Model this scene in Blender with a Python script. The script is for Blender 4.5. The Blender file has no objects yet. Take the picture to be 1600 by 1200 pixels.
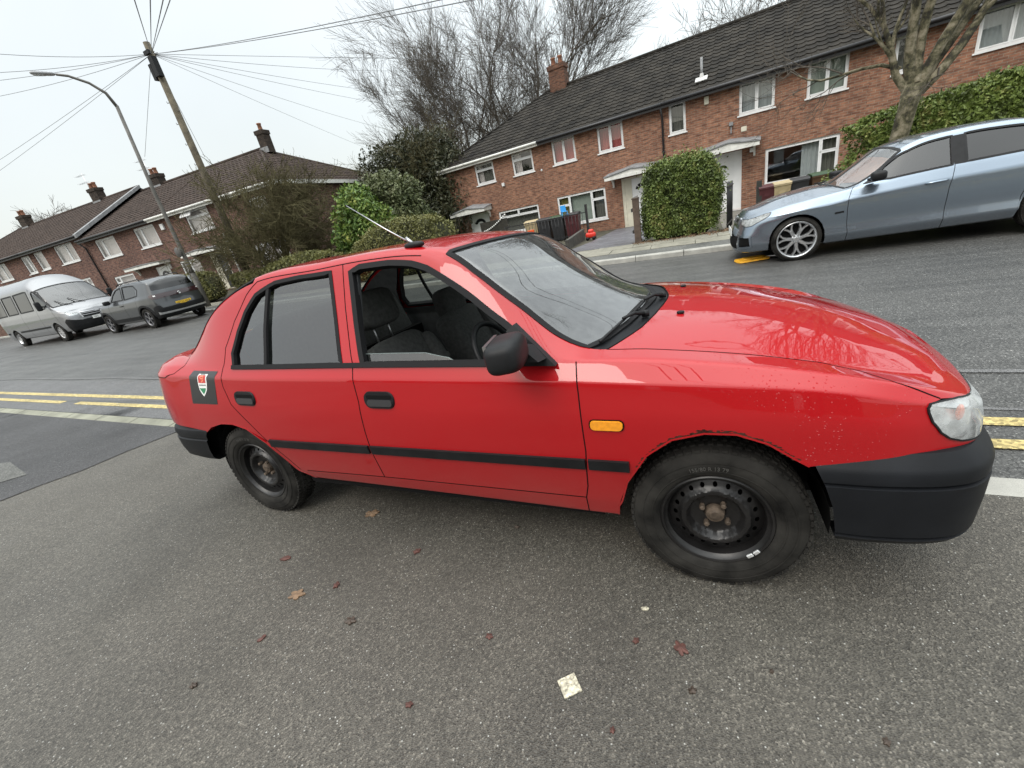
import bpy, math, random
import numpy as np
from mathutils import Vector, Matrix
from mathutils.geometry import delaunay_2d_cdt
random.seed(7)
SC=bpy.context.scene
# ---------------------------------------------------------------- camera, sky, sun, exposure
cam=bpy.data.cameras.new('camera'); camo=bpy.data.objects.new('camera',cam); SC.collection.objects.link(camo); SC.camera=camo
cam.sensor_width=36; cam.lens=14.3819; cam.clip_end=2000; cam.clip_start=.05
CAM_R=(0.911234,0.361809,-0.196842); CAM_D=(-0.023904,-0.430641,-0.902207); CAM_F=(-0.411195,0.826827,-0.383766); CAM_C=(-0.046164,-2.024554,1.469271)
camo.matrix_world=Matrix(((CAM_R[0],-CAM_D[0],-CAM_F[0],CAM_C[0]),(CAM_R[1],-CAM_D[1],-CAM_F[1],CAM_C[1]),(CAM_R[2],-CAM_D[2],-CAM_F[2],CAM_C[2]),(0,0,0,1)))
SUN_EL=math.radians(48); SUN_AZ=math.radians(200)
W=bpy.data.worlds.new('World'); SC.world=W; W.use_nodes=True
nt=W.node_tree; nt.nodes.clear()
wo=nt.nodes.new('ShaderNodeOutputWorld'); bgS=nt.nodes.new('ShaderNodeBackground'); sky=nt.nodes.new('ShaderNodeTexSky')
sky.sky_type='NISHITA'; sky.sun_disc=False; sky.sun_elevation=SUN_EL; sky.sun_rotation=SUN_AZ; sky.dust_density=4; sky.air_density=1.5
bgS.inputs['Strength'].default_value=.05; nt.links.new(sky.outputs[0],bgS.inputs['Color'])
# overcast cloud deck: pale near the horizon, brighter overhead, soft uneven patches
tc=nt.nodes.new('ShaderNodeTexCoord'); sx=nt.nodes.new('ShaderNodeSeparateXYZ'); nt.links.new(tc.outputs['Generated'],sx.inputs[0])
rp=nt.nodes.new('ShaderNodeFloatCurve'); cv=rp.mapping.curves[0]; cv.points[0].location=(0,.215); cv.points[1].location=(1,.98)
for q in ((.35,.235),(.6,.30),(.8,.62)): cv.points.new(*q)
rp.mapping.update(); nt.links.new(sx.outputs['Z'],rp.inputs['Value'])
no=nt.nodes.new('ShaderNodeTexNoise'); no.inputs['Scale'].default_value=1.6; no.inputs['Detail'].default_value=5; nt.links.new(tc.outputs['Generated'],no.inputs['Vector'])
nr=nt.nodes.new('ShaderNodeMapRange'); nr.inputs['From Min'].default_value=.3; nr.inputs['From Max'].default_value=.7; nr.inputs['To Min'].default_value=.93; nr.inputs['To Max'].default_value=1.07
nt.links.new(no.outputs['Fac'],nr.inputs['Value'])
mu=nt.nodes.new('ShaderNodeMath'); mu.operation='MULTIPLY'; rk=nt.nodes.new('ShaderNodeMath'); rk.operation='MULTIPLY'; rk.inputs[1].default_value=3.4; nt.links.new(rp.outputs[0],rk.inputs[0]); nt.links.new(rk.outputs[0],mu.inputs[0]); nt.links.new(nr.outputs[0],mu.inputs[1])
# a little brighter towards +X (right of the photograph)
rx=nt.nodes.new('ShaderNodeMapRange'); rx.inputs['From Min'].default_value=-1; rx.inputs['From Max'].default_value=.6; rx.inputs['To Min'].default_value=.86; rx.inputs['To Max'].default_value=1.12
nt.links.new(sx.outputs['X'],rx.inputs['Value']); mu2=nt.nodes.new('ShaderNodeMath'); mu2.operation='MULTIPLY'; nt.links.new(mu.outputs[0],mu2.inputs[0]); nt.links.new(rx.outputs[0],mu2.inputs[1])
bgC=nt.nodes.new('ShaderNodeBackground'); bgC.inputs['Color'].default_value=(.965,1,.985,1); nt.links.new(mu2.outputs[0],bgC.inputs['Strength'])
ad=nt.nodes.new('ShaderNodeAddShader'); nt.links.new(bgS.outputs[0],ad.inputs[0]); nt.links.new(bgC.outputs[0],ad.inputs[1]); nt.links.new(ad.outputs[0],wo.inputs['Surface'])
sl=bpy.data.lights.new('sun','SUN'); sl.energy=.9; sl.angle=math.radians(25); sl.color=(1,.97,.93)
so=bpy.data.objects.new('sun',sl); SC.collection.objects.link(so)
sd=Vector((math.sin(SUN_AZ)*math.cos(SUN_EL),math.cos(SUN_AZ)*math.cos(SUN_EL),math.sin(SUN_EL))); so.rotation_euler=sd.to_track_quat('Z','Y').to_euler(); so.location=sd*40
SC.view_settings.view_transform='Standard'; SC.view_settings.look='None'; SC.view_settings.exposure=0.2; SC.view_settings.gamma=1; SC.view_settings.use_curve_mapping=False
SC.cycles.max_bounces=8; SC.cycles.transparent_max_bounces=24; SC.cycles.diffuse_bounces=3; SC.cycles.glossy_bounces=4
# ---------------------------------------------------------------- helpers
def empty(name,loc=(0,0,0),rz=0,label=None,cat=None,group=None,mw=None):
    o=bpy.data.objects.new(name,None); SC.collection.objects.link(o)
    if mw is not None: o.matrix_world=mw
    else: o.location=loc; o.rotation_euler=(0,0,rz)
    return tag(o,label,cat,group)
def tag(o,label=None,cat=None,group=None,kind=None):
    if label: o['label']=label
    if cat: o['category']=cat
    if group: o['group']=group
    if kind: o['kind']=kind
    return o
class MB:
    def __init__(s): s.v=[];s.f=[];s.m=[];s.sm=[]
    def add(s,vs,fs,mi=0,smooth=False):
        b=len(s.v); s.v+=[tuple(map(float,p)) for p in vs]; s.f+=[tuple(i+b for i in f) for f in fs]; s.m+=[mi]*len(fs); s.sm+=[smooth]*len(fs); return s
    def box(s,c,d,R=None,mi=0,bev=0):
        x,y,z=[k/2 for k in d]
        if bev>0:
            q=min(bev,x*.9,y*.9,z*.9)
            vs=[];
            for sx in(-1,1):
                for sy in(-1,1):
                    for sz in(-1,1):
                        vs+=[(sx*(x-q),sy*(y-q),sz*z),(sx*(x-q),sy*y,sz*(z-q)),(sx*x,sy*(y-q),sz*(z-q))]
            idx=lambda a,b,c,k:((a>0)*4+(b>0)*2+(c>0))*3+k
            fs=[]
            for g in(-1,1):
                fs.append([idx(-1,-1,g,0),idx(1,-1,g,0),idx(1,1,g,0),idx(-1,1,g,0)][::g]); fs.append([idx(-1,g,-1,1),idx(-1,g,1,1),idx(1,g,1,1),idx(1,g,-1,1)][::g]); fs.append([idx(g,-1,-1,2),idx(g,1,-1,2),idx(g,1,1,2),idx(g,-1,1,2)][::g])
                for h in(-1,1):
                    fs.append([idx(-1,g,h,0),idx(1,g,h,0),idx(1,g,h,1),idx(-1,g,h,1)][::-g*h]); fs.append([idx(g,-1,h,0),idx(g,1,h,0),idx(g,1,h,2),idx(g,-1,h,2)][::g*h]); fs.append([idx(g,h,-1,1),idx(g,h,1,1),idx(g,h,1,2),idx(g,h,-1,2)][::-g*h])
                    for k in(-1,1): fs.append([idx(g,h,k,0),idx(g,h,k,1),idx(g,h,k,2)][::-g*h*k])
        else:
            vs=[(sx*x,sy*y,sz*z) for sx in(-1,1) for sy in(-1,1) for sz in(-1,1)]
            fs=[(0,1,3,2),(4,6,7,5),(0,4,5,1),(2,3,7,6),(0,2,6,4),(1,5,7,3)]
        if R is not None: vs=[R@Vector(p) for p in vs]
        c=Vector(c); return s.add([c+Vector(p) for p in vs],fs,mi)
    def bx(s,x0,x1,y0,y1,z0,z1,mi=0,bev=0): return s.box(((x0+x1)/2,(y0+y1)/2,(z0+z1)/2),(abs(x1-x0),abs(y1-y0),abs(z1-z0)),None,mi,bev)
    def tube(s,pts,r,n=6,mi=0,cap=True,smooth=True):
        pts=[Vector(p) for p in pts]; m=len(pts); rs=r if hasattr(r,'__len__') else [r]*m
        T=[(pts[min(i+1,m-1)]-pts[max(i-1,0)]).normalized() for i in range(m)]
        up=Vector((0,0,1)) if abs(T[0].z)<.9 else Vector((1,0,0)); A=T[0].cross(up).normalized(); vs=[]
        for i in range(m):
            A=(A-T[i]*A.dot(T[i])); A=A.normalized() if A.length>1e-6 else T[i].orthogonal().normalized(); B=T[i].cross(A)
            for k in range(n):
                a=2*math.pi*k/n; vs.append(pts[i]+(A*math.cos(a)+B*math.sin(a))*rs[i])
        fs=[(i*n+k,i*n+(k+1)%n,(i+1)*n+(k+1)%n,(i+1)*n+k) for i in range(m-1) for k in range(n)]
        if cap: fs+=[tuple(range(n))[::-1],tuple((m-1)*n+k for k in range(n))]
        return s.add(vs,fs,mi,smooth)
    def lathe(s,prof,n=32,axis='z',c=(0,0,0),mi=0,smooth=True,R=None):
        vs=[];c=Vector(c)
        for r,h in prof:
            for k in range(n):
                a=2*math.pi*k/n; x,y=r*math.cos(a),r*math.sin(a)
                p=Vector((x,y,h)) if axis=='z' else (Vector((x,h,y)) if axis=='y' else Vector((h,x,y)))
                if R is not None: p=R@p
                vs.append(c+p)
        m=len(prof); fs=[(i*n+k,i*n+(k+1)%n,(i+1)*n+(k+1)%n,(i+1)*n+k) for i in range(m-1) for k in range(n)]
        return s.add(vs,fs,mi,smooth)
    def prism(s,poly,f0,f1,mi=0):  # poly list of 2d points, f0/f1 map 2d->3d
        n=len(poly); vs=[f0(*p) for p in poly]+[f1(*p) for p in poly]
        fs=[tuple(range(n))[::-1],tuple(range(n,2*n))]+[(i,(i+1)%n,n+(i+1)%n,n+i) for i in range(n)]
        return s.add(vs,fs,mi)
    def build(s,name,mats,parent=None,auto=None):
        me=bpy.data.meshes.new(name); me.from_pydata(s.v,[],s.f)
        for m in (mats if isinstance(mats,(list,tuple)) else [mats]): me.materials.append(m)
        me.polygons.foreach_set('material_index',s.m); me.polygons.foreach_set('use_smooth',s.sm)
        me.validate(); me.update()
        if auto is not None:
            me.polygons.foreach_set('use_smooth',[True]*len(me.polygons)); me.set_sharp_from_angle(angle=math.radians(auto))
        o=bpy.data.objects.new(name,me); SC.collection.objects.link(o)
        if parent is not None: o.parent=parent
        return o
def pip(x,y,P):
    c=False;n=len(P);j=n-1
    for i in range(n):
        if (P[i][1]>y)!=(P[j][1]>y) and x<(P[j][0]-P[i][0])*(y-P[i][1])/(P[j][1]-P[i][1])+P[i][0]: c=not c
        j=i
    return c
def dens(P,d,closed=True):
    o=[];n=len(P)
    for i in range(n if closed else n-1):
        a,b=P[i],P[(i+1)%n]; L=math.hypot(b[0]-a[0],b[1]-a[1]); k=max(1,int(math.ceil(L/d)))
        o+=[(a[0]+(b[0]-a[0])*j/k,a[1]+(b[1]-a[1])*j/k) for j in range(k)]
    if not closed: o.append(tuple(P[-1]))
    return o
def cdt(outer,holes,dx,dy):
    sx,sy=1/dx,1/dy
    S=lambda P:[(p[0]*sx,p[1]*sy) for p in P]
    outer=dens(S(outer),1.0); holes=[dens(S(h),1.0) for h in holes]
    V=[];E=[]
    for L in [outer]+holes:
        b=len(V); V+=L; E+=[(b+i,b+(i+1)%len(L)) for i in range(len(L))]
    bd=np.array(V); x0,y0=bd.min(0);x1,y1=bd.max(0); seg=np.array([(V[a],V[b]) for a,b in E])
    for i in range(int(math.floor(x0)),int(math.ceil(x1))+1):
        for j in range(int(math.floor(y0)),int(math.ceil(y1))+1):
            q=(i+(.5 if j%2 else 0),j)
            if not pip(q[0],q[1],outer) or any(pip(q[0],q[1],h) for h in holes): continue
            if ((bd-q)**2).sum(1).min()<.2: continue
            V.append(q)
    r=delaunay_2d_cdt([Vector(v) for v in V],E,[],0,1e-5,False)
    vs=[(v.x,v.y) for v in r[0]]; fs=[]
    for f in r[2]:
        cx=sum(vs[i][0] for i in f)/len(f);cy=sum(vs[i][1] for i in f)/len(f)
        if pip(cx,cy,outer) and not any(pip(cx,cy,h) for h in holes): fs.append(tuple(f))
    return [(v[0]*dx,v[1]*dy) for v in vs],fs
# ---------------------------------------------------------------- materials
def C4(c): return (c[0],c[1],c[2],1)
def nmat(name):
    m=bpy.data.materials.new(name); m.use_nodes=True; t=m.node_tree; b=t.nodes['Principled BSDF']; return m,t,b
def N(t,k,**kw):
    n=t.nodes.new(k)
    for a,v in kw.items():
        if a.startswith('i_'): n.inputs[a[2:].replace('_',' ')].default_value=v
        else: setattr(n,a,v)
    return n
def ramp(t,src,stops):
    r=t.nodes.new('ShaderNodeValToRGB'); e=r.color_ramp.elements
    while len(e)<len(stops): e.new(.5)
    for k,(p,c) in zip(e,stops): k.position=p; k.color=C4(c)
    t.links.new(src,r.inputs[0]); return r.outputs[0]
def simple(name,col,rough=.6,metal=0,spec=.5,coat=0,coatr=.05,var=0,vs=3,bump=0,bs=60,trans=0,det=4):
    m,t,b=nmat(name); b.inputs['Base Color'].default_value=C4(col); b.inputs['Roughness'].default_value=rough; b.inputs['Metallic'].default_value=metal
    b.inputs['Specular IOR Level'].default_value=spec; b.inputs['Coat Weight'].default_value=coat; b.inputs['Coat Roughness'].default_value=coatr
    tcn=N(t,'ShaderNodeTexCoord')
    if var:
        n=N(t,'ShaderNodeTexNoise',i_Scale=vs,i_Detail=det); t.links.new(tcn.outputs['Object'],n.inputs['Vector'])
        o=ramp(t,n.outputs['Fac'],[(.3,[c*(1-var) for c in col]),(.7,[min(1,c*(1+var)) for c in col])]); t.links.new(o,b.inputs['Base Color'])
    if bump:
        n=N(t,'ShaderNodeTexNoise',i_Scale=bs,i_Detail=3); t.links.new(tcn.outputs['Object'],n.inputs['Vector'])
        k=N(t,'ShaderNodeBump',i_Strength=bump,i_Distance=.01); t.links.new(n.outputs['Fac'],k.inputs['Height']); t.links.new(k.outputs[0],b.inputs['Normal'])
    return m
def glass(name,tint=(.6,.63,.62),ior=1.5,rough=0,dirt=0):
    m=bpy.data.materials.new(name); m.use_nodes=True; t=m.node_tree; t.nodes.clear()
    o=N(t,'ShaderNodeOutputMaterial'); tr=N(t,'ShaderNodeBsdfTransparent'); tr.inputs['Color'].default_value=C4(tint)
    gl=N(t,'ShaderNodeBsdfGlossy',i_Roughness=rough); fr=N(t,'ShaderNodeFresnel'); mx=N(t,'ShaderNodeMixShader'); ge=N(t,'ShaderNodeNewGeometry'); io=N(t,'ShaderNodeMapRange'); io.inputs['To Min'].default_value=ior; io.inputs['To Max'].default_value=1/ior; t.links.new(ge.outputs['Backfacing'],io.inputs['Value']); t.links.new(io.outputs[0],fr.inputs['IOR'])
    # two faces of one pane: 2R/(1+R)
    p1=N(t,'ShaderNodeMath',operation='ADD'); p1.inputs[1].default_value=1; t.links.new(fr.outputs[0],p1.inputs[0]); p2=N(t,'ShaderNodeMath',operation='DIVIDE'); t.links.new(fr.outputs[0],p2.inputs[0]); t.links.new(p1.outputs[0],p2.inputs[1]); p3=N(t,'ShaderNodeMath',operation='MULTIPLY'); p3.inputs[1].default_value=2; t.links.new(p2.outputs[0],p3.inputs[0])
    t.links.new(p3.outputs[0],mx.inputs[0]); t.links.new(tr.outputs[0],mx.inputs[1]); t.links.new(gl.outputs[0],mx.inputs[2])
    if dirt:
        df=N(t,'ShaderNodeBsdfDiffuse'); df.inputs['Color'].default_value=(.75,.78,.78,1); tcn=N(t,'ShaderNodeTexCoord'); n=N(t,'ShaderNodeTexNoise',i_Scale=26,i_Detail=6); t.links.new(tcn.outputs['Object'],n.inputs['Vector'])
        r=N(t,'ShaderNodeMapRange'); r.inputs['From Min'].default_value=.35;r.inputs['From Max'].default_value=.75;r.inputs['To Min'].default_value=dirt*.3;r.inputs['To Max'].default_value=dirt
        t.links.new(n.outputs['Fac'],r.inputs['Value']); m2=N(t,'ShaderNodeMixShader'); t.links.new(r.outputs[0],m2.inputs[0]); t.links.new(mx.outputs[0],m2.inputs[1]); t.links.new(df.outputs[0],m2.inputs[2]); t.links.new(m2.outputs[0],o.inputs[0])
    else: t.links.new(mx.outputs[0],o.inputs[0])
    return m
# ---------------------------------------------------------------- ground heights
def sm(t): t=min(max(t,0),1); return t*t*(3-2*t)
def gz(x,y):
    b=-.0115*min(max(x,-30),12); yn=min(max(y,-3),.8); n=-.058*yn*(1-sm((y-.8)/1.9))
    r=-.034*min(max(y-9.4,0),9)*sm((x+14)/5); l=.07*min(max(y-9,0),5)*(1-sm((x+17)/4))
    return b+n+r+l
# ---------------------------------------------------------------- lofted car bodies
SUB=16
class Surf:
    def __init__(s,N_,KW):
        N_=np.array(N_,float); nc,nr_=N_.shape[:2]; s.nc,s.nr=nc,nr_
        P=np.concatenate([N_[1:2]*[1,-1,1],N_,N_[-2:-1]*[1,-1,1]],0); us=np.linspace(0,nc-1,(nc-1)*SUB+1); G=[]
        for u in us:
            i=min(int(u),nc-2); t=u-i; p0,p1,p2,p3=P[i],P[i+1],P[i+2],P[min(i+3,len(P)-1)]
            d0=np.linalg.norm(p1-p0,axis=1)[:,None]+1e-6;d1=np.linalg.norm(p2-p1,axis=1)[:,None]+1e-6;d2=np.linalg.norm(p3-p2,axis=1)[:,None]+1e-6
            m1=((p1-p0)/d0*d1+(p2-p1)/d1*d0)/(d0+d1)*d1; m2=((p2-p1)/d1*d2+(p3-p2)/d2*d1)/(d1+d2)*d1
            G.append((2*t**3-3*t*t+1)*p1+(t**3-2*t*t+t)*m1+(-2*t**3+3*t*t)*p2+(t**3-t*t)*m2)
        G=np.array(G)
        for _ in range(6):
            H=G.copy(); H[1:-1]=.25*G[:-2]+.5*G[1:-1]+.25*G[2:]; G=H
        ss=np.linspace(0,nr_-1,(nr_-1)*SUB+1); E=np.concatenate([G,(G[:,-2:-1]*[1,-1,1])],1)
        off=np.linspace(-1,1,21); wt=1-np.abs(off)*.999; wt/=wt.sum(); out=np.zeros((len(us),len(ss),3))
        for j,q_ in enumerate(ss):
            w=np.interp(q_,np.arange(nr_),KW); acc=0
            for o,q in zip(off,wt):
                v=max(q_+o*w,0); k=min(int(v),nr_-1); t=v-k; acc=acc+q*((1-t)*E[:,k]+t*E[:,k+1])
            out[:,j]=acc
        out[:,-1,1]=0; out[0,:,1]=0; out[-1,:,1]=0; out[:,:,1]*=-1; s.G=out
    def ev(s,u,w):
        G=s.G; a=min(max(u*SUB,0),G.shape[0]-1.000001); b=min(max(w*SUB,0),G.shape[1]-1.000001); i=int(a);j=int(b);p=a-i;q=b-j
        return (1-p)*(1-q)*G[i,j]+p*(1-q)*G[i+1,j]+(1-p)*q*G[i,j+1]+p*q*G[i+1,j+1]
    def nrm(s,u,w,e=.05):
        U=s.ev(min(u+e,s.nc-1),w)-s.ev(max(u-e,0),w); V=s.ev(u,min(w+e*.6,s.nr-1))-s.ev(u,max(w-e*.6,0))
        if np.linalg.norm(U)<1e-5: U=s.ev(min(u+.4,s.nc-1),w-.1)-s.ev(max(u-.4,0),w-.1)
        n=np.cross(U,V); L=np.linalg.norm(n)
        return n/L if L>1e-9 else np.array([0,0,1.])
    def inv(s,x,z,s0=0,s1=6.5,u0=2,u1=17):
        S=s.G[u0*SUB:u1*SUB+1,int(s0*SUB):int(s1*SUB)+1]; d=(S[...,0]-x)**2+(S[...,2]-z)**2; i,j=np.unravel_index(np.argmin(d),d.shape)
        u=(i+u0*SUB)/SUB; w=(j+int(s0*SUB))/SUB
        for _ in range(10):
            e=2e-3; P=s.ev(u,w);Pu=(s.ev(u+e,w)-P)/e;Pw=(s.ev(u,w+e)-P)/e; J=np.array([[Pu[0],Pw[0]],[Pu[2],Pw[2]]])
            try: st=np.linalg.solve(J,[x-P[0],z-P[2]])
            except Exception: break
            u+=float(np.clip(st[0],-.2,.2)); w+=float(np.clip(st[1],-.2,.2))
        return (u,w)
def panel(S,name,poly,holes,mat,root,lift=0,mirror=True,du=.13,ds=.13,label=None):
    V,F=cdt(poly,holes,du,ds); P=[];Nn=[]
    for u,w in V:
        n=S.nrm(u,w); P.append(S.ev(u,w)+n*lift); Nn.append(n)
    out=[]
    for g in ((1,-1) if mirror=='both' else (1,)) if mirror!='join' else (0,):
        mb=MB()
        if mirror=='join':
            mb.add(P,F,0,True); mb.add([(p[0],-p[1],p[2]) for p in P],[f[::-1] for f in F],0,True); NN=Nn+[np.array([n[0],-n[1],n[2]]) for n in Nn]
        else:
            mb.add([(p[0],p[1]*g,p[2]) for p in P],[f if g>0 else f[::-1] for f in F],0,True); NN=[np.array([n[0],n[1]*g,n[2]]) for n in Nn]
        o=mb.build(name,mat,root)
        if len(o.data.vertices)==len(NN): o.data.normals_split_custom_set_from_vertices([tuple(n) for n in NN])
        if label: o['label']=label
        out.append(o)
    return out
def sweep(S,mb,path,a,b,c,d,closed=False,g=1,st=.12,mi=0,inner=False):
    """box-section strip that follows the body: a..b across, c..d off the surface"""
    path=dens(path,st,closed); n=len(path); P=[S.ev(*p) for p in path]; Q=[S.nrm(*p) for p in path]
    sg=1
    if closed:
        ar=sum(path[i][0]*path[(i+1)%n][1]-path[(i+1)%n][0]*path[i][1] for i in range(n)); sg=1 if ar>0 else -1
    vs=[]
    for i in range(n):
        i0=(i-1)%n if closed else max(i-1,0); i1=(i+1)%n if closed else min(i+1,n-1)
        T=P[i1]-P[i0]; T/= (np.linalg.norm(T)+1e-9); B=np.cross(Q[i],T)*sg; B/=(np.linalg.norm(B)+1e-9)
        for (e,h) in ((a,c),(b,c),(b,d),(a,d)):
            p=P[i]+B*e+Q[i]*h; vs.append((p[0],p[1]*g,p[2]))
    m=n if closed else n-1
    fs=[(i*4+k,i*4+(k+1)%4,((i+1)%n)*4+(k+1)%4,((i+1)%n)*4+k) for i in range(m) for k in range(4)]
    if not closed: fs+=[(0,1,2,3),(n*4-1,n*4-2,n*4-3,n*4-4)]
    if sg*g<0: fs=[f[::-1] for f in fs]
    mb.add(vs,fs,mi,False); return mb
def strip(S,name,paths,abcd,mat,root,closed=False,sides=(1,-1),join=True,label=None):
    mb=MB(); out=[]
    for g in sides:
        for p in paths:
            if len(p)<2: continue
            m=mb
            if g==-1 and p[-1][1]==S.nr-1 and p[0][1]==S.nr-1 and out: m=MB()
            m=MB(); sweep(S,m,p,*abcd,closed=closed,g=g); out.append(m.build(name,mat,root,auto=40))
    if label:
        for o in out:o['label']=label
    return out
def rpoly(cx,cy,w,h,r,n=4,rot=0):
    P=[]
    for k,(sx,sy) in enumerate(((1,1),(-1,1),(-1,-1),(1,-1))):
        for i in range(n+1):
            a=math.pi/2*(k+i/n); P.append((cx+sx*(w/2-r)+r*math.cos(a),cy+sy*(h/2-r)+r*math.sin(a)))
    return P
def make_tyre(r,ri,w,tread_mat,name='tyre',parent=None,n=56,lug=.006):
    mb=MB(); hw=w/2; prof=[(ri-.004,-hw*.62),(ri+.006,-hw*.80),(ri+.02,-hw*.93),((ri+r)/2,-hw*1.0),(r-.035,-hw*.95),(r-.016,-hw*.86),(r-.005,-hw*.74),(r,-hw*.5),(r,0),(r,hw*.5),(r-.005,hw*.74),(r-.016,hw*.86),(r-.035,hw*.95),((ri+r)/2,hw),(ri+.02,hw*.9),(ri,hw*.6)]
    mb.lathe(prof,n,'y'); 
    # tread blocks round the shoulders and centre
    K=64
    for k in range(K):
        a=2*math.pi*k/K
        for (yy,ww,sh) in ((-hw*.70,hw*.26,0),(-hw*.30,hw*.26,.5),(hw*.10,hw*.26,0),(hw*.5,hw*.3,.5)):
            b=a+sh*2*math.pi/K; R=Matrix.Rotation(-b,3,'Y')@Matrix.Rotation(0,3,'X')
            rr=r+.001-(.006 if abs(yy)>hw*.6 else 0)
            mb.box(R@Vector((rr,yy,0)),(.010,ww,2*math.pi*r/K*.62),R)
    # raised ring on the sidewall
    mb.lathe([(r-.045,-hw*1.0),(r-.043,-hw*1.015),(r-.040,-hw*1.0)],n,'y'); mb.lathe([(ri+.03,-hw*.975),(ri+.032,-hw*1.0),(ri+.035,-hw*.985)],n,'y')
    return mb.build(name,tread_mat,parent)
# ---------------------------------------------------------------- shared vehicle materials
def car_paint(name,col,rough=.35,metal=0,drops=0,flake=0,coat=1.0):
    m,t,b=nmat(name); b.inputs['Base Color'].default_value=C4(col); b.inputs['Roughness'].default_value=rough; b.inputs['Metallic'].default_value=metal; b.inputs['Coat Weight'].default_value=coat; b.inputs['Coat Roughness'].default_value=.035; b.inputs['Coat IOR'].default_value=1.5; b.inputs['Specular IOR Level'].default_value=.5 if metal else .08
    tcn=N(t,'ShaderNodeTexCoord')
    n=N(t,'ShaderNodeTexNoise',i_Scale=2.2,i_Detail=6,i_Roughness=.65); t.links.new(tcn.outputs['Object'],n.inputs['Vector'])
    # road film and dirt, heavier in irregular patches
    geo=N(t,'ShaderNodeSeparateXYZ'); t.links.new(tcn.outputs['Object'],geo.inputs[0])
    zr=N(t,'ShaderNodeMapRange'); zr.inputs['From Min'].default_value=.22; zr.inputs['From Max'].default_value=.55; zr.inputs['To Min'].default_value=.42; zr.inputs['To Max'].default_value=.03; t.links.new(geo.outputs['Z'],zr.inputs['Value'])
    m1=N(t,'ShaderNodeMath',operation='MULTIPLY'); t.links.new(zr.outputs[0],m1.inputs[0]); t.links.new(n.outputs['Fac'],m1.inputs[1])
    mx=N(t,'ShaderNodeMix',data_type='RGBA'); t.links.new(m1.outputs[0],mx.inputs[0]); mx.inputs[6].default_value=C4(col); mx.inputs[7].default_value=(.17,.13,.11,1); t.links.new(mx.outputs[2],b.inputs['Base Color'])
    n3=N(t,'ShaderNodeTexNoise',i_Scale=5,i_Detail=5); t.links.new(tcn.outputs['Object'],n3.inputs['Vector']); r3=N(t,'ShaderNodeMapRange'); r3.inputs['To Min'].default_value=.0; r3.inputs['To Max'].default_value=.03; t.links.new(n3.outputs['Fac'],r3.inputs['Value']); t.links.new(r3.outputs[0],b.inputs['Coat Roughness'])
    # orange peel + drops
    n2=N(t,'ShaderNodeTexNoise',i_Scale=9,i_Detail=2); t.links.new(tcn.outputs['Object'],n2.inputs['Vector'])
    bp1=N(t,'ShaderNodeBump',i_Strength=.05,i_Distance=.006); t.links.new(n2.outputs['Fac'],bp1.inputs['Height']); last=bp1
    if drops:
        vo=N(t,'ShaderNodeTexVoronoi',i_Scale=85); vo.inputs['Randomness'].default_value=1; t.links.new(tcn.outputs['Object'],vo.inputs['Vector'])
        n4=N(t,'ShaderNodeTexNoise',i_Scale=3.2,i_Detail=3); t.links.new(tcn.outputs['Object'],n4.inputs['Vector'])
        th=N(t,'ShaderNodeMapRange'); th.inputs['From Min'].default_value=.40; th.inputs['From Max'].default_value=.62; th.inputs['To Min'].default_value=.0; th.inputs['To Max'].default_value=.27; t.links.new(n4.outputs['Fac'],th.inputs['Value'])
        sb=N(t,'ShaderNodeMath',operation='SUBTRACT'); t.links.new(th.outputs[0],sb.inputs[0]); t.links.new(vo.outputs['Distance'],sb.inputs[1])
        cl=N(t,'ShaderNodeMath',operation='MAXIMUM'); cl.inputs[1].default_value=0; t.links.new(sb.outputs[0],cl.inputs[0]); mk=N(t,'ShaderNodeMapRange'); mk.inputs['From Min'].default_value=-.30; mk.inputs['From Max'].default_value=.10; t.links.new(geo.outputs['X'],mk.inputs['Value']); cm=N(t,'ShaderNodeMath',operation='MULTIPLY'); t.links.new(cl.outputs[0],cm.inputs[0]); t.links.new(mk.outputs[0],cm.inputs[1]); cl=cm
        bp2=N(t,'ShaderNodeBump',i_Strength=drops,i_Distance=.01); t.links.new(cl.outputs[0],bp2.inputs['Height']); t.links.new(bp1.outputs[0],bp2.inputs['Normal']); last=bp2
    t.links.new(last.outputs[0],b.inputs['Coat Normal'])
    return m
PAINT=car_paint('red_paint',(.37,.0035,.007),.5,drops=1.2)
BLK=simple('black_plastic',(.010,.0105,.0115),.5,spec=.25,var=.3,vs=14,bump=.05,bs=300)
RUB=simple('black_rubber',(.010,.010,.011),.75,spec=.22)
BUMP=simple('weathered_bumper_plastic',(.009,.010,.012),.50,spec=.18,var=.25,vs=7,bump=.06,bs=400)
SEAM=simple('panel_gap',(.006,.004,.004),.9,spec=.1)
DARK=simple('dark_cavity',(.008,.008,.008),.95,spec=.1)
TYRE=simple('tyre_rubber',(.020,.019,.017),.85,spec=.22,var=.8,vs=9,bump=.12,bs=90,det=8)
STEEL=simple('black_steel_rim',(.010,.0095,.0095),.38,spec=.4,coat=.12,coatr=.3,var=.5,vs=12,bump=.06,bs=50)
RUST=simple('rusty_nut',(.10,.075,.055),.7,metal=.3,var=.5,vs=40)
RUSTR=simple('rusted_arch_edge',(.05,.022,.016),.95,spec=.1,var=.6,vs=60,bump=.4,bs=80)
CLOTH=simple('grey_seat_cloth',(.085,.085,.082),.95,spec=.15,var=.2,vs=50,bump=.1,bs=400)
CLOTHD=simple('dark_trim',(.045,.048,.05),.85,spec=.2,var=.2,vs=20)
CHROME=simple('brushed_metal',(.55,.55,.56),.3,metal=1)
AMBER=simple('amber_lens',(.80,.30,.012),.25,coat=1,var=.15,vs=60)
GLS=glass('side_glass',(.60,.63,.62),1.7); WGLS=glass('windscreen_glass',(.42,.45,.44),1.9,0,dirt=.07)
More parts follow.
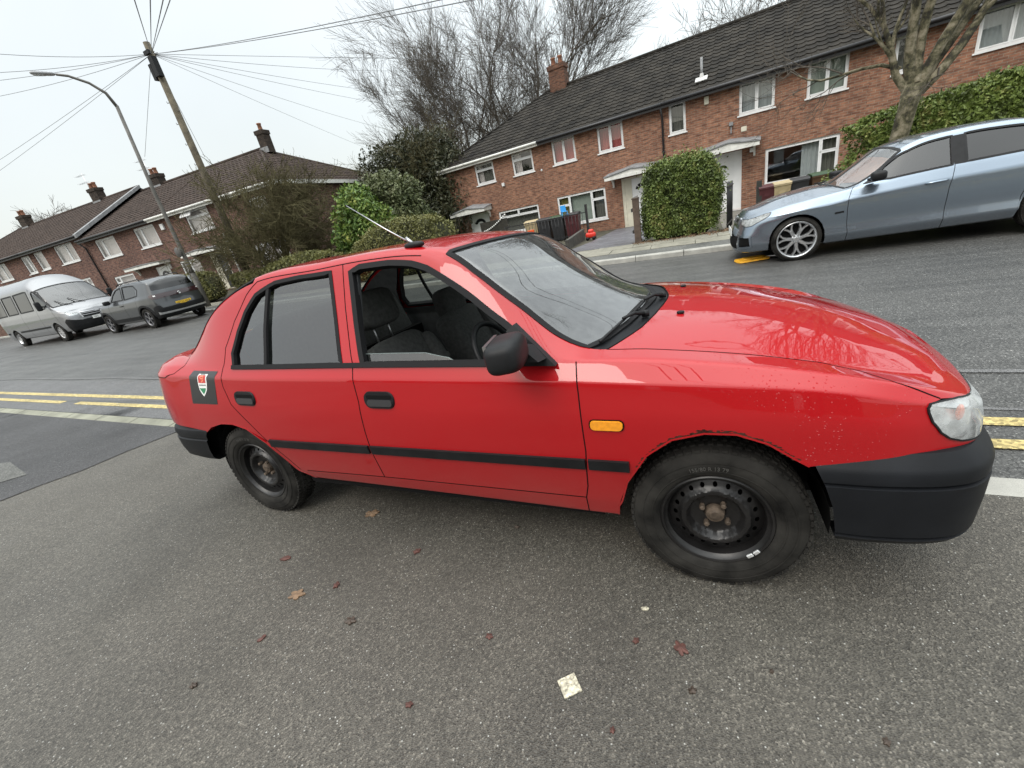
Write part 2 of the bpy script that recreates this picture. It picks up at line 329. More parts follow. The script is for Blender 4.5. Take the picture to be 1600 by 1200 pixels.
LENS=glass('lamp_lens',(.93,.94,.94),1.5,.08,dirt=.5)
REFL=simple('lamp_reflector',(.75,.77,.78),.28,metal=.7,var=.15,vs=25,bump=.3,bs=40)
ORNG=simple('orange_bulb',(.75,.16,.05),.4)
REDL=simple('tail_lens',(.35,.01,.01),.2,coat=1)
def superblob(mb,c,d,R=None,e=.35,n=14,mi=0):
    vs=[];c=Vector(c); sg=lambda v,p:math.copysign(abs(v)**p,v)
    for i in range(n+1):
        ph=-math.pi/2+math.pi*i/n
        for k in range(2*n):
            th=math.pi*k/n; p=Vector((d[0]/2*sg(math.cos(ph),e)*sg(math.cos(th),e),d[1]/2*sg(math.cos(ph),e)*sg(math.sin(th),e),d[2]/2*sg(math.sin(ph),e)))
            vs.append(c+(R@p if R is not None else p))
    m=2*n; mb.add(vs,[(i*m+k,i*m+(k+1)%m,(i+1)*m+(k+1)%m,(i+1)*m+k) for i in range(n) for k in range(m)],mi,True); return mb
def text_mesh(s,size,f,name,mat,parent,thick=.0,spacing=1.0,bold=0):
    """flat lettering mapped through f(x,y,z)->3d"""
    cu=bpy.data.curves.new('lettering','FONT'); cu.body=s; cu.size=size; cu.align_x='CENTER'; cu.align_y='CENTER'; cu.extrude=thick; cu.space_character=spacing; cu.offset=bold; cu.resolution_u=3
    o=bpy.data.objects.new('lettering',cu); SC.collection.objects.link(o); dg=bpy.context.evaluated_depsgraph_get(); me=bpy.data.meshes.new_from_object(o.evaluated_get(dg)); bpy.data.objects.remove(o); bpy.data.curves.remove(cu)
    for v in me.vertices: v.co=f(v.co.x,v.co.y,v.co.z)
    me.name=name; me.materials.clear(); me.materials.append(mat); r=bpy.data.objects.new(name,me); SC.collection.objects.link(r); r.parent=parent; return r
def bumper(name,path,rows,x0,mat,root,sgn=1):
    """rows: (out,z); path: outer plan line from side to centre; x0(z): where it stops at the wheel arch"""
    pts=[];L=0
    # resample with catmull-rom
    P=[Vector(p) for p in path]; Q=[]
    for i in range(len(P)-1):
        a=P[max(i-1,0)];b=P[i];c=P[i+1];d=P[i+2] if i+2<len(P) else Vector((P[i].x,-P[i].y))
        for k in range(8):
            t=k/8; Q.append(.5*((2*b)+(c-a)*t+(2*a-5*b+4*c-d)*t*t+(3*b-a-3*c+d)*t**3))
    Q.append(P[-1]); Q[-1]=Vector((Q[-1].x,0)); n=len(Q); V=[]
    for (o,z) in rows:
        for i in range(n):
            T=(Q[min(i+1,n-1)]-Q[max(i-1,0)]).normalized() if i<n-1 else Vector((0,1)); Nn=Vector((T.y,-T.x))*sgn
            p=Q[i]+Nn*o
            if i<8: # slide the first stretch back/forward so that the end is cut to the arch line
                xs=x0(z); t=i/8; p=Vector((xs+(Q[8].x-xs)*t,p.y)) 
            V.append((p.x,p.y,z))
    F=[(j*n+i,j*n+i+1,(j+1)*n+i+1,(j+1)*n+i) for j in range(len(rows)-1) for i in range(n-1)]
    if sgn>0: F=[f[::-1] for f in F]
    mb=MB(); mb.add(V,F,0,True); mb.add([(x,-y,z) for x,y,z in V],[f[::-1] for f in F],0,True)
    return mb.build(name,mat,root,auto=32)
# ---------------------------------------------------------------- the red car
def tab(xs,vs): return lambda x: float(np.interp(x,xs,vs))
XS=[-3.02,-2.80,-2.42,-2.07,-1.70,-1.40,-1.15,-.95,-.68,-.42,-.20,.05,.30,.50]
ROW=[ # (y(x), z(x)) half width, height
 (tab([-3,.5],[.60,.60]), tab([-2.95,-2.4,0,.5],[.33,.24,.22,.26])),
 (tab([-3,-2.6,-2.07,-.3,.3,.5],[.74,.765,.775,.775,.765,.74]), tab([-2.95,-2.5,-2.07,-1.5,-.8,-.3,.5],[.33,.30,.270,.262,.254,.244,.27])),
 (tab([-3,-2.6,-2.07,-.3,.3,.5],[.775,.795,.803,.803,.79,.76]), tab([-2.95,-2.5,-2.07,-1.4,.5],[.40,.36,.333,.340,.338])),
 (tab([-2.95,-2.6,-2.3,-2,-.2,.05,.3,.5],[.81,.828,.836,.84,.84,.838,.822,.785]), tab([-3,.5],[.52,.52])),
 (tab([-2.95,-2.6,-2.3,-2,-.2,.05,.3,.5],[.81,.829,.839,.845,.845,.84,.820,.780]), tab([-3,0,.3,.5],[.71,.70,.685,.66])),
 (tab([-2.95,-2.6,-2.3,-2,-.2,.05,.3,.5],[.785,.804,.820,.830,.828,.820,.800,.762]), tab([-2.95,-2.6,-2.33,-1.4,-.8,-.43,-.03,.13,.3,.5],[.913,.898,.889,.867,.848,.839,.820,.807,.785,.735])),
 (tab([-2.95,-2.78,-2.42,-2.07,-1.4,-.95,-.68,-.42,-.2,.05,.3,.5],[.735,.75,.785,.797,.80,.80,.797,.785,.775,.765,.755,.725]),
  tab([-2.95,-2.78,-2.42,-2.07,-1.4,-.8,-.42,-.2,.05,.3,.5],[.955,.952,.945,.938,.925,.910,.903,.893,.865,.822,.770])),
]
K7=[(-3.02,.64,.986),(-2.87,.66,.992),(-2.47,.648,1.250),(-2.17,.61,1.356),(-1.70,.585,1.372),(-1.40,.58,1.376),(-1.15,.583,1.362),(-.98,.59,1.328),(-.70,.640,1.133),(-.42,.695,.922),(-.20,.68,.902),(.05,.66,.868),(.30,.64,.818),(.50,.61,.764)]
K8=[(-3.02,.35,1.001),(-2.90,.36,1.008),(-2.50,.37,1.245),(-2.18,.36,1.374),(-1.70,.35,1.395),(-1.40,.35,1.396),(-1.13,.35,1.380),(-.95,.35,1.342),(-.635,.355,1.120),(-.31,.36,.945),(-.17,.36,.935),(.07,.36,.908),(.33,.36,.850),(.54,.36,.785)]
K9=[(-3.02,0,1.006),(-2.92,0,1.012),(-2.52,0,1.250),(-2.20,0,1.382),(-1.70,0,1.402),(-1.40,0,1.402),(-1.12,0,1.388),(-.93,0,1.348),(-.59,0,1.122),(-.24,0,.957),(-.13,0,.945),(.09,0,.922),(.36,0,.864),(.58,0,.795)]
def net():
    cols=[]
    # tail
    lowz=[.33,.34,.42,.52,.71]
    c0=[(-3.00,0,.33),(-3.10,0,.34),(-3.16,0,.42),(-3.185,0,.52),(-3.175,0,.71),(-3.14,0,.915),(-3.13,0,.955),(-3.10,0,.990),(-3.085,0,1.0),(-3.07,0,1.005)]
    c1=[(-2.98,.40,.33),(-3.08,.48,.34),(-3.14,.50,.42),(-3.165,.50,.52),(-3.155,.50,.71),(-3.125,.50,.913),(-3.11,.49,.955),(-3.085,.44,.986),(-3.07,.27,.999),(-3.06,0,1.005)]
    c2=[(-2.93,.58,.33),(-3.02,.68,.34),(-3.08,.71,.41),(-3.10,.735,.52),(-3.09,.735,.71),(-3.055,.71,.912),(-3.035,.685,.955),(-3.02,.60,.985),(-3.02,.34,1.0),(-3.02,0,1.006)]
    cols+=[[(x-.10,y,z) for x,y,z in c] for c in (c0,c1,c2)]
    for i,x in enumerate(XS):
        c=[(x,ROW[k][0](x),ROW[k][1](x)) for k in range(7)]
        c+=[K7[i],K8[i],K9[i]]; cols.append(c)
    c17=[(.60,.58,.26),(.63,.66,.30),(.645,.69,.40),(.66,.70,.52),(.664,.692,.64),(.655,.684,.69),(.625,.665,.722),(.605,.56,.742),(.67,.33,.738),(.70,0,.742)]
    c18=[(.66,.35,.26),(.72,.42,.30),(.735,.43,.40),(.74,.43,.52),(.742,.43,.62),(.738,.425,.672),(.728,.41,.692),(.715,.36,.706),(.725,.22,.714),(.732,0,.718)]
    c19=[(.70,0,.26),(.75,0,.30),(.765,0,.40),(.77,0,.52),(.772,0,.62),(.770,0,.672),(.766,0,.690),(.758,0,.700),(.752,0,.708),(.747,0,.714)]
    cols+=[c17,c18,c19]
    return np.array(cols)      # (20,10,3)
KW=[.3,.3,.15,.5,.5,.09,.22,.17,.5,.5]

CAR=Surf(net(),KW)
RED=empty('parked_car',mw=Matrix(((0.999944,-0.000306,0.010547),(-0.000306,0.998313,0.058061),(-0.010547,-0.058061,0.998257))).to_4x4(),label='red hatchback with black bumpers and black steel wheels, front side window wound down',cat='car')
FWO=[(7.70,6.86),(7.90,6.91),(8.55,6.91),(9.06,6.89),(9.49,6.85),(9.91,6.78),(10.44,6.68),(10.91,6.57),(11.25,6.43),(11.63,6.02),(11.63,5.9),(10.52,5.9),(8.05,5.89),(7.86,6.37)]
RWO=[(5.40,5.9),(5.40,6.19),(5.60,6.46),(5.82,6.66),(6.08,6.81),(6.41,6.89),(6.77,6.91),(7.33,6.90),(7.49,6.45),(7.66,5.92)]
SB=[(7.56,6.95),(7.66,6.53),(7.85,5.96),(7.87,4.9),(7.88,4.38),(7.83,3.52),(7.81,2.84),(7.80,2.02)]
SR=[(6.13,6.95),(5.9,6.84),(5.55,6.60),(5.25,6.28),(5.14,5.9),(5.10,4.73),(5.17,4.2),(5.44,3.62),(5.68,3.06)]
SRL=SR+[(5.93,2.4),(6.05,2.02)]
FS=[(11.92,6.84),(11.94,5.96),(11.97,4.72),(11.99,3.31),(11.93,2.38),(11.87,2.02)]
FA=[(12.36,.9),(12.40,1.69),(12.6,2.58),(12.93,3.27),(13.27,3.64),(13.66,3.80),(14.02,3.80),(14.36,3.63),(14.63,3.36),(14.80,3.20)]
RA=[(6.22,.9),(6.17,1.4),(5.89,2.31),(5.63,2.98),(5.31,3.42),(5.0,3.56),(4.71,3.55),(4.39,3.40),(4.20,3.20)]
HG=[(12.34,6.97),(13.3,6.93),(14.27,6.95),(15.0,6.95),(15.47,6.72),(15.80,6.05),(16.38,5.45),(16.75,5.68),(17.15,5.84)]
HL=[(17.15,5.84),(16.75,5.68),(16.38,5.32),(16.16,5.05),(16.12,4.84),(16.13,4.67),(16.19,4.3),(16.32,3.96),(16.46,3.79),(16.66,3.69),(16.93,3.65),(17.4,3.65),(18.1,3.75),(18.15,4.7),(18.1,5.75),(17.6,5.84)]
FWI=[(8.05,6.80),(8.60,6.82),(9.06,6.80)]
panel(CAR,'front_door',SB+[(11.87,2.02)]+FS[::-1][1:]+[(9.9,6.84),(9.3,6.95)],[FWO],PAINT,RED,mirror='both')
panel(CAR,'rear_door',[(6.13,6.95)]+SRL[1:]+[(7.80,2.02)]+SB[::-1][1:],[RWO],PAINT,RED,mirror='both')
panel(CAR,'rear_wing',[(5.68,3.06)]+SR[::-1][1:]+[(5.3,6.97),(4.79,6.93),(4.12,6.90),(3.95,6.6),(3.7,6.0),(2.0,6.0),(2.0,3.45),(3.4,3.35),(4.20,3.22)]+RA[::-1][1:-3][:4],[],PAINT,RED,mirror='both')
# wing part ahead of the rear arch down to the sill
panel(CAR,'sill',[(6.22,.9),(6.19,1.35),(6.05,2.02),(7.8,2.02),(11.87,2.02),(12.44,2.02),(12.40,1.69),(12.36,.9)],[],PAINT,RED,mirror='both')
panel(CAR,'wheel_arch_edge',[(5.68,3.06),(5.93,2.4),(6.05,2.02),(6.17,1.4),(5.89,2.31),(5.63,2.98)],[],PAINT,RED,mirror='both',du=.06,ds=.1)
panel(CAR,'front_wing',[(11.92,6.84),(11.94,5.96),(11.97,4.72),(11.99,3.31),(11.93,2.38),(11.87,2.02),(12.44,2.02),(12.6,2.58)]+FA[3:]+[(15.25,3.30),(15.74,3.38),(16.4,3.36),(17.0,3.3),(18.1,3.3),(18.1,3.75),(17.4,3.65),(16.93,3.65),(16.66,3.69),(16.46,3.79),(16.32,3.96),(16.19,4.3),(16.13,4.67),(16.12,4.84),(16.16,5.05),(16.38,5.40),(15.80,6.05),(15.47,6.72),(15.0,6.95),(14.27,6.95),(13.3,6.93),(12.34,6.97),(12.05,6.93)],[],PAINT,RED,mirror='both')
CWL=[(12.34,6.97),(12.47,7.31),(12.61,7.65),(12.69,8.14),(12.70,8.6),(12.70,9.0)]
panel(CAR,'bonnet',CWL+[(19,9.0),(19,5.85),(18.1,5.8),(17.6,5.86)]+HG[::-1][:-1],[],PAINT,RED,mirror='join')
WSO=[(9.98,6.99),(10.4,6.93),(11.0,6.90),(11.6,6.89),(12.05,6.93),(12.16,7.3),(12.20,7.8),(12.20,8.4),(12.20,9.0),(9.98,9.0),(9.98,8)]
panel(CAR,'roof',[(6.05,9.0),(6.05,6.95),(7.56,6.95),(9.3,6.95),(9.9,6.84),(11.92,6.84),(12.05,6.93),(11.6,6.89),(11.0,6.90),(10.4,6.93),(9.98,6.99),(9.98,9.0)],[],PAINT,RED,mirror='join')
RGL=[(6.05,6.97),(5.3,6.97),(4.79,6.93),(4.12,6.92),(4.0,7.4),(3.97,8.2),(3.97,9.0),(6.05,9.0)]
panel(CAR,'windscreen',WSO,[],WGLS,RED,mirror='join',lift=-.003)
panel(CAR,'rear_window',RGL,[],GLS,RED,mirror='join',lift=-.003)
panel(CAR,'boot_lid',[(0,9),(0,3.45),(2.0,3.45),(2.0,6.0),(3.7,6.0),(3.95,6.6),(4.12,6.92),(4.0,7.4),(3.97,8.2),(3.97,9.0)],[],PAINT,RED,mirror='join')
panel(CAR,'scuttle_panel',CWL+[(12.20,9.0),(12.20,8.4),(12.20,7.8),(12.16,7.3),(12.05,6.93)],[],BUMP,RED,mirror='join',lift=-.006)
panel(CAR,'grille',[(18.1,3.3),(18.1,5.8),(19,5.85),(19,3.3)],[],BLK,RED,mirror='join',lift=-.01)
panel(CAR,'headlight',HL,[],LENS,RED,mirror='both',lift=.003,du=.08,ds=.12)
mbs=panel(CAR,'lamp_reflector',HL,[],REFL,RED,mirror='both',lift=-.022,du=.08,ds=.12)
for g in(-1,1):
    mb=MB(); p=CAR.ev(16.72,4.72)-CAR.nrm(16.72,4.72)*.012; superblob(mb,(p[0],p[1]*(-g if g<0 else -1) if g<0 else -p[1],p[2]),(.018,.018,.05),None,1,8); mb.build('side_lamp',ORNG,RED)
strip(CAR,'headlight_surround',[HL[:12]],(-.001,.004,-.01,.0045),BLK,RED,sides=(1,-1))
# shut lines
strip(CAR,'panel_gap',[SB,FS[1:],SR+[(5.93,2.4),(6.05,2.02)],[(6.19,2.02),(11.87,2.02)],HG[:7],[(9.98,6.99)],[(2.0,5.45),(3.0,5.42),(3.75,5.5),(4.05,6.3)],[(11.87,2.02),(11.86,1.2),(11.84,.9)],[(6.13,6.95),(7.56,6.95),(9.3,6.97),(9.9,6.95)]][:5]+[[(11.87,2.02),(11.86,1.2),(11.84,.9)],[(6.13,6.95),(7.56,6.95),(9.3,6.95)],[(2.6,4.93),(3.4,4.94),(3.75,5.2),(4.02,6.0),(4.12,6.85)]],(-.0022,.0022,-.003,.0007),SEAM,RED)
strip(CAR,'bonnet_gap',[CWL],(-.003,.003,-.003,.001),SEAM,RED)
# window frames, rubbers, glass
strip(CAR,'door_window_frame',[FWO],(-.004,.022,-.03,.003),RUB,RED,closed=True,join=False)
strip(CAR,'door_window_frame',[RWO],(-.004,.016,-.03,.003),RUB,RED,closed=True,join=False)
strip(CAR,'quarter_light_bar',[[(6.30,6.86),(6.19,6.4),(6.13,5.92)]],(-.010,.010,-.012,.002),RUB,RED)
strip(CAR,'waist_seal',[[(5.38,5.93),(7.66,5.93),(7.9,5.93),(11.6,5.93)]],(-.011,.011,-.004,.008),RUB,RED)
strip(CAR,'windscreen_seal',[[(9.98,9.0),(9.98,8),(9.98,7.02),(10.4,6.95),(11.0,6.92),(11.6,6.91),(12.05,6.97),(12.16,7.3),(12.20,7.8),(12.20,8.4),(12.20,9.0)]],(-.007,.016,-.004,.003),RUB,RED)
strip(CAR,'windscreen_seal',[[(6.02,9.0),(6.02,7.0),(5.3,6.99),(4.79,6.95),(4.12,6.94),(4.0,7.4),(3.97,8.2),(3.97,9.0)]],(-.003,.008,-.004,.002),RUB,RED)
panel(CAR,'window_glass',RWO,[],glass('rear_side_glass',(.36,.39,.38),1.75),RED,mirror='both',lift=-.014)
g0=MB(); panel(CAR,'window_glass',[(8.05,5.89),(8.03,6.10),(8.6,6.10),(9.4,6.10),(9.95,6.05),(10.35,5.90)],[],GLS,RED,mirror=True,lift=-.02)
strip(CAR,'window_glass_edge',[[(8.03,6.10),(8.6,6.10),(9.4,6.10),(9.95,6.05),(10.35,5.90)]],(-.0015,.0015,-.022,-.018),simple('glass_edge',(.12,.15,.145),.3),RED,sides=(1,))
o=panel(CAR,'window_glass',FWO,[],GLS,RED,mirror='both',lift=-.014); bpy.data.objects.remove(o[0])
# mouldings and lamps on the side
MO=[(5.74,2.995),(7.80,2.995)]; 
for a,b in ((5.76,7.79),(7.84,11.96),(12.01,12.66)): strip(CAR,'side_moulding',[[(a,3.0),(b,3.0)]],(-.020,.022,-.002,.011),BLK,RED,join=False)
def frame_at(S,u,w,g=1,du=.05):
    P=S.ev(u,w); n=S.nrm(u,w); T=S.ev(u+du,w)-S.ev(u-du,w); T/=np.linalg.norm(T); B=np.cross(n,T); 
    P,n,T,B=[Vector((q[0],q[1]*g,q[2])) for q in (P,n,T,B)]
    return P,T,B,n   # T forward, B up-ish (sign checked), n outward
def plate(S,u,w,poly2,h0,h1,name,mat,root,g=1,inset=0):
    P,T,B,n=frame_at(S,u,w,g)
    if B.z<0: B=-B
    mb=MB(); mb.prism(poly2,lambda a,b:P+T*a+B*b+n*h0,lambda a,b:P+T*a*(1-inset)+B*b*(1-inset)+n*h1); return mb.build(name,mat,root,auto=30),(P,T,B,n)
for g in(1,-1):
    for (u,w) in ((5.57,4.41),(8.34,4.445)):
        hd,(P,T,B,n)=plate(CAR,u,w,rpoly(0,0,.170,.080,.036,6),-.004,.007,'door_handle',BLK,RED,g,inset=.06)
        mb=MB(); mb.prism(rpoly(.005,-.012,.135,.030,.014,5),lambda a,b:P+T*a+B*b+n*.004,lambda a,b:P+T*a+B*b+n*.012); mb.build('handle_flap',simple('handle_flap_plastic',(.035,.036,.038),.35),hd,auto=30)
        mb=MB(); mb.prism(rpoly(.005,.014,.140,.018,.008,5),lambda a,b:P+T*a+B*b+n*.002,lambda a,b:P+T*a+B*b+n*.0075); mb.build('handle_recess',DARK,hd,auto=30)
    plate(CAR,12.36,3.92,rpoly(0,0,.115,.036,.015,5)[:],0,.009,'side_indicator',AMBER,RED,g,inset=.05)
    plate(CAR,12.36,3.92,rpoly(0,0,.121,.042,.017,5)[:],-.002,.003,'indicator_seal',SEAM,RED,g)
# rust on the lip of the near front arch, arch lips
strip(CAR,'arch_lip',[FA],(-.002,.004,-.03,.002),PAINT,RED)
strip(CAR,'arch_lip',[RA],(-.002,.004,-.03,.002),PAINT,RED)
rp=[(13.05,3.44),(13.27,3.66),(13.45,3.75),(13.66,3.83),(13.85,3.84),(14.02,3.83),(14.36,3.66),(14.55,3.48)]
rust=MB()
for k in range(260):
    t=2.6+min(max(random.gauss(2.6,1.7),0),5.6); i=int(t); off_=abs(random.gauss(0,.035))*(1-.5*abs(t-5)/3); q=(FA[i][0]+(FA[i+1][0]-FA[i][0])*(t-i),FA[i][1]+(FA[i+1][1]-FA[i][1])*(t-i)+off_)
    P,T,B,n=frame_at(CAR,*q); r0=random.uniform(.002,.006)
    if B.z<0:B=-B
    pl=[(r0*1.8*math.cos(a)*random.uniform(.6,1.2),r0*.6*math.sin(a)*random.uniform(.6,1.2)) for a in [j*math.pi/5 for j in range(10)]]
    rust.prism(pl,lambda a,b:P+T*a+B*b,lambda a,b:P+T*a+B*b+n*.0012)
rust.build('rust_patch',RUSTR,RED)
# black sticker with a small crest
def unit(x,y):
    a=[(4.37,5.58),(5.02,5.62),(4.84,4.18),(4.16,4.15)]; y=1-y; t=[(a[3][k]+(a[2][k]-a[3][k])*x)*(1-y)+(a[0][k]+(a[1][k]-a[0][k])*x)*y for k in (0,1)]; return tuple(t)
WHT=simple('white_vinyl',(.8,.8,.78),.4); GRN=simple('green_vinyl',(.03,.22,.10),.4); REDV=simple('red_vinyl',(.55,.05,.04),.4); ORV=simple('orange_vinyl',(.85,.25,.14),.4)
st=panel(CAR,'sticker',[unit(0,0),unit(1,0),unit(.98,1),unit(0,.99)],[],simple('black_vinyl',(.012,.012,.013),.35,coat=.3),RED,lift=.0012,du=.1,ds=.1)[0]
U=lambda L:[unit(*q) for q in L]
panel(CAR,'crest',U([(.34,.20),(.69,.20),(.69,.40),(.69,.56),(.66,.68),(.60,.76),(.52,.83),(.44,.77),(.37,.68),(.34,.56),(.34,.40)]),[],WHT,st,lift=.0018,du=.06,ds=.06)
panel(CAR,'crest_field',U([(.37,.29),(.65,.29),(.65,.54),(.37,.54)]),[],REDV,st,lift=.0024,du=.06,ds=.06)
panel(CAR,'crest_base',U([(.375,.65),(.64,.65),(.60,.71),(.52,.78),(.44,.71)]),[],GRN,st,lift=.0024,du=.06,ds=.06)
strip(CAR,'crest_figure',[U([(.56,.34),(.47,.36),(.44,.42),(.50,.45),(.58,.42),(.56,.48),(.49,.52)])],(-.004,.004,.0022,.0032),ORV,st,sides=(1,))
strip(CAR,'crest_band',[U([(.38,.585),(.64,.585)]),U([(.42,.245),(.60,.245)])],(-.004,.004,.0018,.0026),simple('grey_vinyl',(.25,.25,.24),.5),st,sides=(1,))
# bumpers
brow=[(-.085,.575),(-.062,.592),(-.040,.588),(-.006,.556),(.003,.540),(.003,.507),(-.009,.503),(-.009,.497),(.005,.493),(.003,.42),(-.004,.323),(-.016,.319),(-.016,.311),(-.008,.307),(-.020,.288),(-.045,.272),(-.14,.264)]
bumper('front_bumper',[(.30,-.832),(.42,-.832),(.56,-.812),(.655,-.765),(.722,-.665),(.775,-.47),(.805,-.22),(.812,0)],brow,tab([.23,.30,.45,.55,.60],[.36,.335,.312,.268,.25]),BUMP,RED,1)
bumper('rear_bumper',[(-2.80,-.826),(-2.95,-.822),(-3.12,-.792),(-3.215,-.70),(-3.27,-.45),(-3.285,-.2),(-3.29,0)],[(-.06,.575),(-.03,.583),(-.004,.560),(.002,.53),(-.004,.505),(-.004,.50),(.003,.495),(0,.43),(-.012,.37),(-.04,.34),(-.12,.33)],tab([.33,.50,.6],[-2.80,-2.755,-2.70]),BUMP,RED,-1)
mb=MB()
for g in(-1,1): mb.bx(-3.24,-3.19,g*.40,g*.70,.66,.82)
mb.build('tail_lamp',REDL,RED)
# liners, floor, cabin shell
for cx in(0,-2.43):
    for g in(-1,1):
        mb=MB(); n=20; R_=.335; V=[];F=[]
        for k in range(n+1):
            a=-.10+(math.pi+.20)*k/n
            for yy in(.77,.47): V.append((cx+R_*math.cos(a)*1.0,g*yy,.30+R_*math.sin(a)))
        F=[(2*k,2*k+1,2*k+3,2*k+2) for k in range(n)]; V.append((cx,g*.47,.30)); F+=[(2*k+1,2*k+3,len(V)-1) for k in range(n)]; mb.add(V,F,0,True); mb.build('wheel_arch_liner',DARK,RED)
mb=MB(); mb.bx(-2.05,-.40,-.76,.76,.235,.29); mb.bx(-3.0,.5,-.46,.46,.22,.28); mb.bx(-.42,-.36,-.70,.70,.29,.86); mb.bx(-2.15,-2.10,-.66,.66,.29,.80); mb.bx(.34,.62,-.60,.60,.25,.58); mb.bx(-3.12,-2.79,-.74,.74,.345,.56); mb.bx(-2.85,-2.15,-.66,.66,.78,.80); mb.build('underbody_fill',DARK,RED)  # floor and bulkheads, plus added boxes blocking light through engine bay and tail
panel(CAR,'pillar_trim',[(3.9,5.0),(4.0,6.75),(4.8,6.88),(5.4,6.92),(5.95,6.9),(5.5,6.5),(5.28,6.1),(5.3,5.0)],[],CLOTHD,RED,mirror='both',lift=-.04,du=.3,ds=.3)
panel(CAR,'door_trim',[(5.3,2.2),(5.3,5.93),(11.6,5.93),(11.9,2.2)],[],CLOTHD,RED,mirror='both',lift=-.055,du=.3,ds=.3)
panel(CAR,'headlining',[(6.1,9),(6.1,7.05),(9.9,7.05),(9.9,9)],[],simple('headlining_cloth',(.16,.16,.155),.95,spec=.1),RED,mirror='join',lift=-.03,du=.3,ds=.3)
strip(CAR,'pillar_trim',[[(7.62,6.9),(7.73,6.4),(7.84,5.9)],[(9.6,6.93),(10.5,6.83),(11.2,6.73),(11.75,6.6)],[(5.9,6.95),(5.2,6.4),(5.1,5.9)],[(4.6,6.8),(4.8,6.0)]],(-.05,.05,-.04,-.022),CLOTHD,RED)
mb=MB(); superblob(mb,(-.55,0,.80),(.42,1.36,.26),Matrix.Rotation(.12,3,'Y'),.3,16); superblob(mb,(-.80,-.36,.84),(.16,.36,.13),None,.4,12); mb.build('dashboard',CLOTHD,RED)
mb=MB(); R=Matrix.Rotation(math.radians(-28),3,'Y'); pts=[Vector((-.93,-.36,.80))+R@Vector((0,.185*math.cos(a),.185*math.sin(a))) for a in [2*math.pi*k/28 for k in range(29)]]; mb.tube(pts,.014,8); superblob(mb,(-.92,-.36,.80),(.05,.14,.11),R,.6,8); mb.bx(-.93,-.90,-.53,-.19,.785,.815); mb.tube([(-.92,-.36,.80),(-.75,-.36,.74)],.03,8); mb.build('steering_wheel',BLK,RED)
def seat(y,raise_):
    s=MB(); R=Matrix.Rotation(math.radians(-24),3,'Y'); superblob(s,(-1.49,y,.70),(.15,.50,.50),R,.42,16); superblob(s,(-1.455,y-.21,.69),(.17,.10,.44),R,.5,12); superblob(s,(-1.455,y+.21,.69),(.17,.10,.44),R,.5,12); superblob(s,(-1.18,y,.44),(.56,.52,.20),Matrix.Rotation(math.radians(-8),3,'Y'),.45,14)
    se=s.build('front_seat',CLOTH,RED); h=MB(); superblob(h,(-1.605-raise_*.2,y,.985+raise_),(.12,.29,.20),Matrix.Rotation(math.radians(-12),3,'Y'),.5,14); h.build('head_restraint',CLOTH,se)
    p=MB(); [p.tube([(-1.60,y+k,.86),(-1.61-raise_*.2,y+k,.96+raise_)],.006,6) for k in(-.06,.06)]; p.build('head_restraint_post',CHROME,se); 
seat(-.36,.115); seat(.36,.0)
mb=MB(); superblob(mb,(-2.02,0,.48),(.5,1.3,.2),None,.35,14); superblob(mb,(-2.26,0,.84),(.18,1.30,.60),Matrix.Rotation(math.radians(-20),3,'Y'),.35,14); mb.build('rear_seat',CLOTH,RED)
mb=MB(); mb.tube([(-1.50,-.64,1.22),(-1.52,-.66,1.0),(-1.50,-.62,.5)],.006,6); 
mb.build('seat_belt',CLOTHD,RED)
# mirrors
for g in(1,):
    mb=MB(); R=Matrix.Rotation(math.radians(g*10),3,'Z')@Matrix.Rotation(math.radians(-6),3,'Y')
    superblob(mb,(-.625,-g*.93,.988),(.125,.205,.110),R,.55,18); m_=mb.build('wing_mirror',BLK,RED)
    mb=MB(); mb.prism([(-.50,.900),(-.655,.905),(-.685,1.025),(-.655,1.045)],lambda x,z:(x,-g*(.795-(z-.90)*.37),z),lambda x,z:(x+.0,-g*(.825-(z-.90)*.37),z)); mb.prism([(-.53,.925),(-.64,.925),(-.645,.99),(-.58,.975)],lambda x,z:(x,-g*.80,z),lambda x,z:(x-.01,-g*.88,z+.01)); mb.build('mirror_mount',BLK,m_,auto=30)
    mb=MB(); R2=R; mb.box(Vector((-.672,-g*.935,.995)),(.012,.15,.080),R2); mb.build('mirror_glass',CHROME,m_)
# aerial
P,T,B,n=frame_at(CAR,8.95,7.20)
mb=MB(); superblob(mb,P+n*.008,(.10,.04,.028),None,.8,10); ar=mb.build('aerial_base',BLK,RED)
mb=MB(); mb.tube([P+n*.015+Vector((-.01,0,0)),(-1.30,-.528,1.465),(-1.50,-.50,1.594)],[.0035,.0028,.0018],6); mb.tube([P+n*.01,P+n*.02+Vector((-.035,.002,.022))],.007,8); mb.build('aerial_rod',CHROME,ar)
